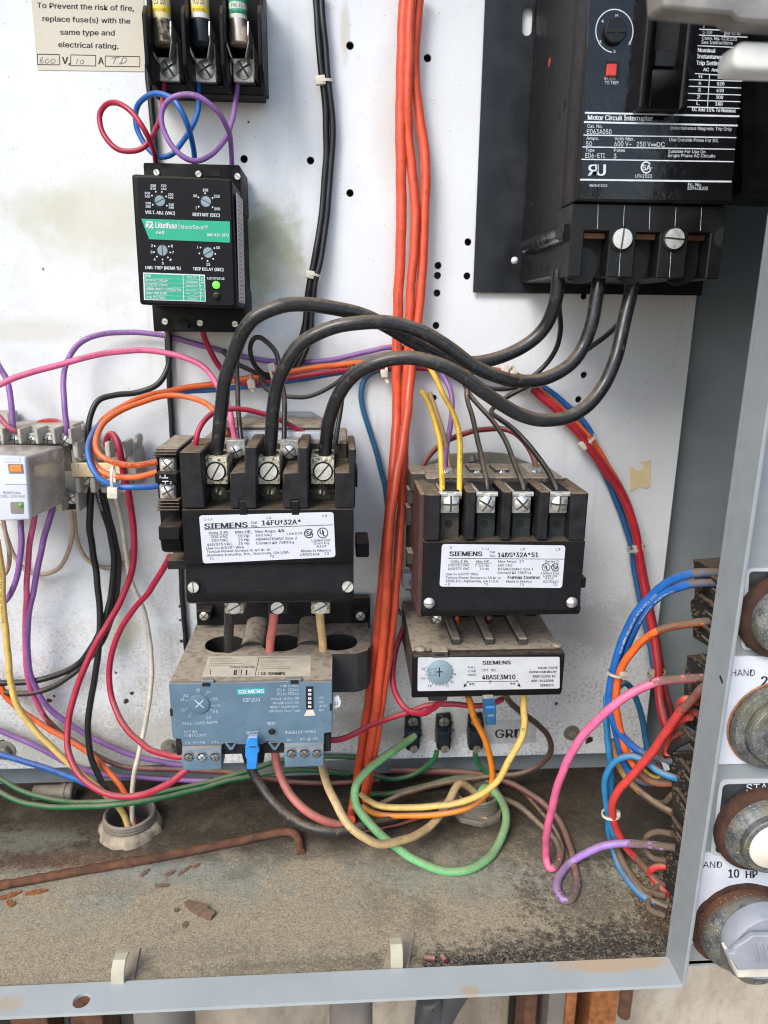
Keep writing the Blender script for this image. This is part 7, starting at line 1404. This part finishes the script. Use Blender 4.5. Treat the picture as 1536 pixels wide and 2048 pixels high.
wire('q_rd', 'brick', 16, [(1430, 1356, -138), (1402, 1380, -138), (1392, 1392, -136), (1365, 1420, -130), (1341, 1450, -124), (1317, 1487, -118), (1288, 1525, -112), (1258, 1557, -106), (1236, 1583, -102), (1225, 1612, -98), (1229, 1646, -94), (1246, 1684, -92), (1270, 1714, -92), (1297, 1743, -96), (1322, 1770, -100)], 'thick red wire slanting down from the second contact block', group='wires to the contact blocks', seg=((0, .16, 'redx'), (.86, 1, 'redx')))
wire('q_rd2', 'brick', 15, [(1395, 1404, -130), (1375, 1398, -130), (1362, 1404, -126), (1360, 1418, -120), (1372, 1432, -120), (1392, 1424, -126)], 'short red loop at the second contact block')
wire('q_rd3', 'brick', 14, [(1382, 1434, -128), (1362, 1440, -122), (1342, 1462, -112), (1336, 1490, -106), (1334, 1512, -108)], 'short red wire with a white marker at the third contact block')
wire('q_lb', 'bluel', 12, [(1214, 1390, -88), (1212, 1430, -86), (1214, 1466, -84), (1220, 1525, -84), (1222, 1600, -82), (1216, 1648, -80), (1223, 1690, -80), (1238, 1732, -82), (1264, 1772, -88), (1296, 1800, -92), (1330, 1812, -98)], 'light blue wire running down beside the red one to the floor', group='wires to the contact blocks')
wire('q_tl', 'bluel', 13, [(1362, 1560, -118), (1340, 1552, -116), (1317, 1542, -112), (1294, 1525, -106), (1264, 1513, -100), (1234, 1520, -96), (1215, 1545, -92), (1209, 1575, -90), (1213, 1614, -88), (1222, 1650, -86), (1232, 1680, -86)], 'light blue wire hooking over in front of the blue bundle', group='wires to the contact blocks')
wire('q_ta', 'teal', 12, [(1222, 1400, -70), (1237, 1374, -66), (1252, 1368, -62), (1270, 1392, -60), (1284, 1436, -60), (1292, 1480, -62), (1298, 1510, -66)], 'dull teal arc behind the bright blue wires')
wire('q_ye', 'ochre', 14, [(1224, 1480, -80), (1229, 1507, -82), (1247, 1546, -86), (1282, 1585, -94), (1317, 1611, -102), (1345, 1626, -110)], 'dusty ochre yellow wire slanting to the third contact block', group='wires to the contact blocks', seg=((.6, 1, 'brown'),))
wire('q_ye2', 'yel', 12, [(1268, 1518, -90), (1282, 1536, -94), (1300, 1552, -98), (1320, 1558, -102), (1338, 1552, -106)], 'short yellow wire inside the blue and orange bundle')
wire('q_pu', 'lilac', 14, [(1352, 1696, -112), (1329, 1693, -108), (1273, 1687, -98), (1228, 1687, -94), (1184, 1700, -90), (1146, 1723, -86), (1120, 1750, -82), (1114, 1774, -78), (1122, 1794, -74), (1134, 1801, -72), (1146, 1793, -70), (1153, 1767, -68), (1149, 1732, -62), (1139, 1693, -52), (1122, 1648, -40), (1095, 1616, -30), (1065, 1592, -22), (1020, 1566, -12), (960, 1548, -4), (880, 1544, 2), (780, 1540, 4)], 'lilac wire from the third contact block looping on the floor', group='wires to the contact blocks', seg=((0, .05, 'cakew'), (.05, .10, 'lilacx'), (.40, .50, 'lilacx'), (.50, 1, 'mauve')))
wire('q_br', 'brown', 12, [(1232, 1690, -84), (1246, 1730, -86), (1270, 1770, -90), (1300, 1800, -96), (1335, 1815, -102)], 'dust-coated brown wire in the lower right corner')
wire('q_rd4', 'brick', 13, [(1350, 1735, -108), (1325, 1733, -104), (1304, 1738, -100), (1302, 1750, -98), (1316, 1768, -98), (1334, 1790, -102)], 'small red loop in the dust of the lower right corner')
wire('q_d1', 'cakew', 12, [(1345, 1590, -108), (1330, 1606, -100), (1306, 1602, -92), (1284, 1580, -88), (1268, 1552, -86)], 'dust-coated loop sagging beside the third contact block')
wire('q_d2', 'cakew', 13, [(1226, 1668, -84), (1238, 1706, -86), (1260, 1748, -90), (1290, 1780, -94), (1330, 1792, -102)], 'dust-coated wire running between the light blue and red ones')
wire('q_d3', 'cakew', 12, [(1345, 1668, -108), (1318, 1664, -100), (1296, 1672, -96), (1290, 1694, -94), (1306, 1716, -98), (1335, 1722, -106)], 'dust-coated loop just above the lilac wire end')
wire('q_d4', 'cakew', 12, [(1348, 1770, -108), (1322, 1772, -100), (1300, 1790, -96), (1300, 1818, -98), (1330, 1832, -104)], 'dust-coated loop lowest in the right corner')
wire('q_d5', 'redx', 13, [(1368, 1462, -116), (1346, 1474, -110), (1326, 1500, -102), (1318, 1530, -98), (1326, 1552, -100), (1350, 1560, -110)], 'dusty red loop hanging between the second and third contact blocks')
wire('q_gy', 'blackd', 14, [(1400, 1470, -122), (1375, 1480, -118), (1350, 1492, -112), (1335, 1508, -106), (1330, 1520, -104)], 'dust-covered grey wire stub under the second contact block')
# smaller contactor top wires
wire('y1', 'yel', 11, [(886, 997, -92), (885, 975, -90), (882, 914, -80), (876, 867, -74), (863, 821, -66), (850, 793, -58), (844, 784, -54)], 'yellow wire, left of the two on the smaller contactor')
wire('y2', 'yel', 11, [(918, 997, -92), (918, 975, -90), (920, 914, -80), (918, 867, -74), (907, 830, -66), (884, 783, -52), (865, 745, -40), (852, 725, -30)], 'yellow wire, right of the two on the smaller contactor')
imprint('y2', 'TYPE THHN 14 AWG VW-1', .2, 'ink', .5)
wire('y3', 'ochre', 9, [(902, 950, -50), (898, 925, -48), (891, 883, -40), (882, 850, -30), (870, 815, -20), (860, 785, -12)], 'ochre wire behind the two yellow ones')
wire('y4', 'yel', 9, [(890, 735, -14), (915, 738, -12), (940, 742, -12)], 'short yellow wire peeking out under the power cables')
wire('rc', 'darkred', 11, [(838, 950, -40), (846, 930, -36), (862, 907, -30), (886, 887, -24), (916, 872, -20), (954, 861, -18), (994, 857, -18), (1026, 864, -22), (1051, 886, -30), (1067, 914, -42), (1073, 945, -54)], 'dark red jumper arching over the smaller contactor')
wire('ld1', 'oran', 8, [(914, 1236, -52), (917, 1255, -44), (918, 1275, -36)], 'orange load wire dropping between contactor and silver-label relay')
wire('ld2', 'darkred', 9, [(978, 1236, -52), (979, 1255, -44), (980, 1272, -36)], 'dark red load wire dropping between contactor and silver-label relay')

for k, s, f, mt_, h_, fl, rp in (('L_pk', 'THHN OR THWN 14 AWG (UL) 600V', .05, 'ink', .5, True, 3), ('L_b2', 'GASOLINE AND OIL RESISTANT II 600V', .08, 'inkd', .45, True, 2), ('h_rd', 'TYPE MTW 600V VW-1', .3, 'ink', .3, False, 3), ('y1', 'THHN OR THWN', .2, 'ink', .5, True, 2), ('pu1', '14 AWG TYPE THHN', .1, 'ink', .35, False, 4), ('pu2', 'CERRO WIRE', .3, 'ink', .5, True, 1),
        ('q_or', 'TYPE MTW 600V', .3, 'ink', .4, True, 2), ('q_b2', '14 AWG 600V (UL)', .3, 'inkw', .4, True, 2), ('q_b1', 'MTW OR AWM 105C', .48, 'inkw', .4, True, 1), ('L_be3', '18 AWG CSA AWM', .1, 'ink', .5, True, 2), ('r_br', 'THWN 600V', .62, 'ink', .5, False, 2), ('L_cr', 'THHN OR THWN 12 AWG', .2, 'ink', .35, True, 2), ('o1', '8 AWG XHHW-2 600V (UL)', .30, 'brickp', .25, False, 2), ('pl', 'TYPE THWN 600V', .72, 'ink', .4, True, 1), ('h_cr', '14 AWG VW-1', .3, 'ink', .4, False, 3), ('L_or', 'THHN OR THWN', .3, 'ink', .4, True, 1), ('q_lb', 'MTW 600V', .2, 'ink', .4, True, 3)):
    imprint(k, s, f, mt_ if mt_ in M else 'ink', h_, fl, 0, rp)

# ------------------------------------------------------------------ nylon cable ties
def tie(px, py, y, d, rx, ry, head, lab, mt='nylon', tail=None):
    # band: an oval loop (rx, ry px) around a run heading along d=(dx,dy) px
    c = at(px, py, y); t = (at(px+d[0], py+d[1], y)-c).normalized(); s = t.cross(V((0, -1, 0))).normalized(); f = V((0, -1, 0)); f = (f-t*f.dot(t)).normalized()
    a, b = mmr(px, py, y, rx), mmr(px, py, y, ry); w_ = mmr(px, py, y, 6.5)/1.3
    T_ = thing('cable_tie', lab, 'cable tie', c, 'nylon cable ties'); g = MB(); k = 22; vs = []
    for i in range(k):
        an = 2*math.pi*i/k
        for rr, h in ((0, -w_/2), (0, w_/2), (.8, w_/2), (.8, -w_/2)): vs.append(c+s*((a+rr)*math.cos(an))+f*((b+rr)*math.sin(an))+t*h)
    g.add(vs, [(i*4+j, i*4+(j+1) % 4, ((i+1) % k)*4+(j+1) % 4, ((i+1) % k)*4+j) for i in range(k) for j in range(4)]); obj('strap', g, M[mt], T_, bevel=0)
    hp = at(px+head[0], py+head[1], y-b*.6); q = mmr(px, py, y, head[2]); g = MB()
    vs = [hp+s*x_*q+t*z_*q*.85+f*y_ for y_ in (-1.6, 1.8) for x_, z_ in ((-1, -1), (1, -1), (1, 1), (-1, 1))]
    g.add(vs, [(0, 3, 2, 1), (4, 5, 6, 7), (0, 1, 5, 4), (1, 2, 6, 5), (2, 3, 7, 6), (3, 0, 4, 7)]); obj('tie_head', g, M[mt], T_, bevel=.6, seg=2)
    if tail:
        g = MB(); p0 = hp; p1 = at(px+tail[0], py+tail[1], y-b*.8); u = (p1-p0).normalized(); n_ = u.cross(V((0, -1, 0))).normalized(); q = 1.2
        g.prism([p0-n_*q, p1-n_*q*.8, p1+n_*q*.8, p0+n_*q], [v+V((0, .9, 0)) for v in (p0-n_*q, p1-n_*q*.8, p1+n_*q*.8, p0+n_*q)]); obj('tie_tail', g, M[mt], T_, bevel=.2)
tie(650, 164, -6, (4, 30), 14, 12, (-9, -3, 10), 'white cable tie high on the tied vertical black pair')
tie(626, 549, -8, (-6, 30), 14, 12, (-6, 0, 9), 'white cable tie low on the tied vertical black pair')
tie(503, 764, -12, (30, -3), 13, 13, (0, 4, 9), 'white cable tie on the harness between the first two power cables', tail=(2, 20))
tie(543, 745, -12, (30, -6), 16, 13, (0, -10, 9), 'white cable tie around the black wires above the harness')
tie(772, 739, -9, (30, -4), 10, 10, (-4, 8, 8), 'white cable tie hanging left of the orange cables', tail=(4, 28))
tie(1010, 744, -10, (30, 6), 13, 12, (0, -4, 9), 'white cable tie on the harness, first right of the orange cables')
tie(1023, 746, -10, (30, 8), 13, 12, (2, 4, 8), 'white cable tie touching another on the harness')
tie(1050, 766, -10, (26, 18), 14, 12, (4, 10, 9), 'white cable tie where the harness begins to bend down')
tie(1174, 882, -8, (22, 30), 18, 12, (-4, 6, 11), 'white cable tie on the red arc beside the sagging power cable')
tie(1272, 1096, -12, (10, 40), 15, 12, (4, 0, 10), 'white cable tie on the red arc right of the smaller contactor', 'nylond')
tie(1313, 1347, -34, (8, 40), 16, 12, (-2, 0, 11), 'dusty cable tie low on the red arc near the cabinet edge', 'nylond')
tie(1234, 1346, -96, (-8, 40), 18, 16, (12, 2, 8), 'dusty beige cable tie holding the blue and orange wires', 'nylond')
tie(1222, 1628, -92, (0, 40), 16, 14, (10, 0, 7), 'white cable tie holding the light blue and red wires')
o_ = tie(226, 955, -84, (30, 2), 22, 10, (0, 30, 12), 'large white cable tie round the orange and blue wires by the terminal strip')
# ferrule marker on short red wire
wm = plate_px('wire_marker', [(1325, 1528), (1336, 1526), (1340, 1540), (1329, 1542)], -108, 'wlabel', None, 2); tag(wm, 'tiny white wire marker under the short red wire on the right', 'wire marker')
# nothing below
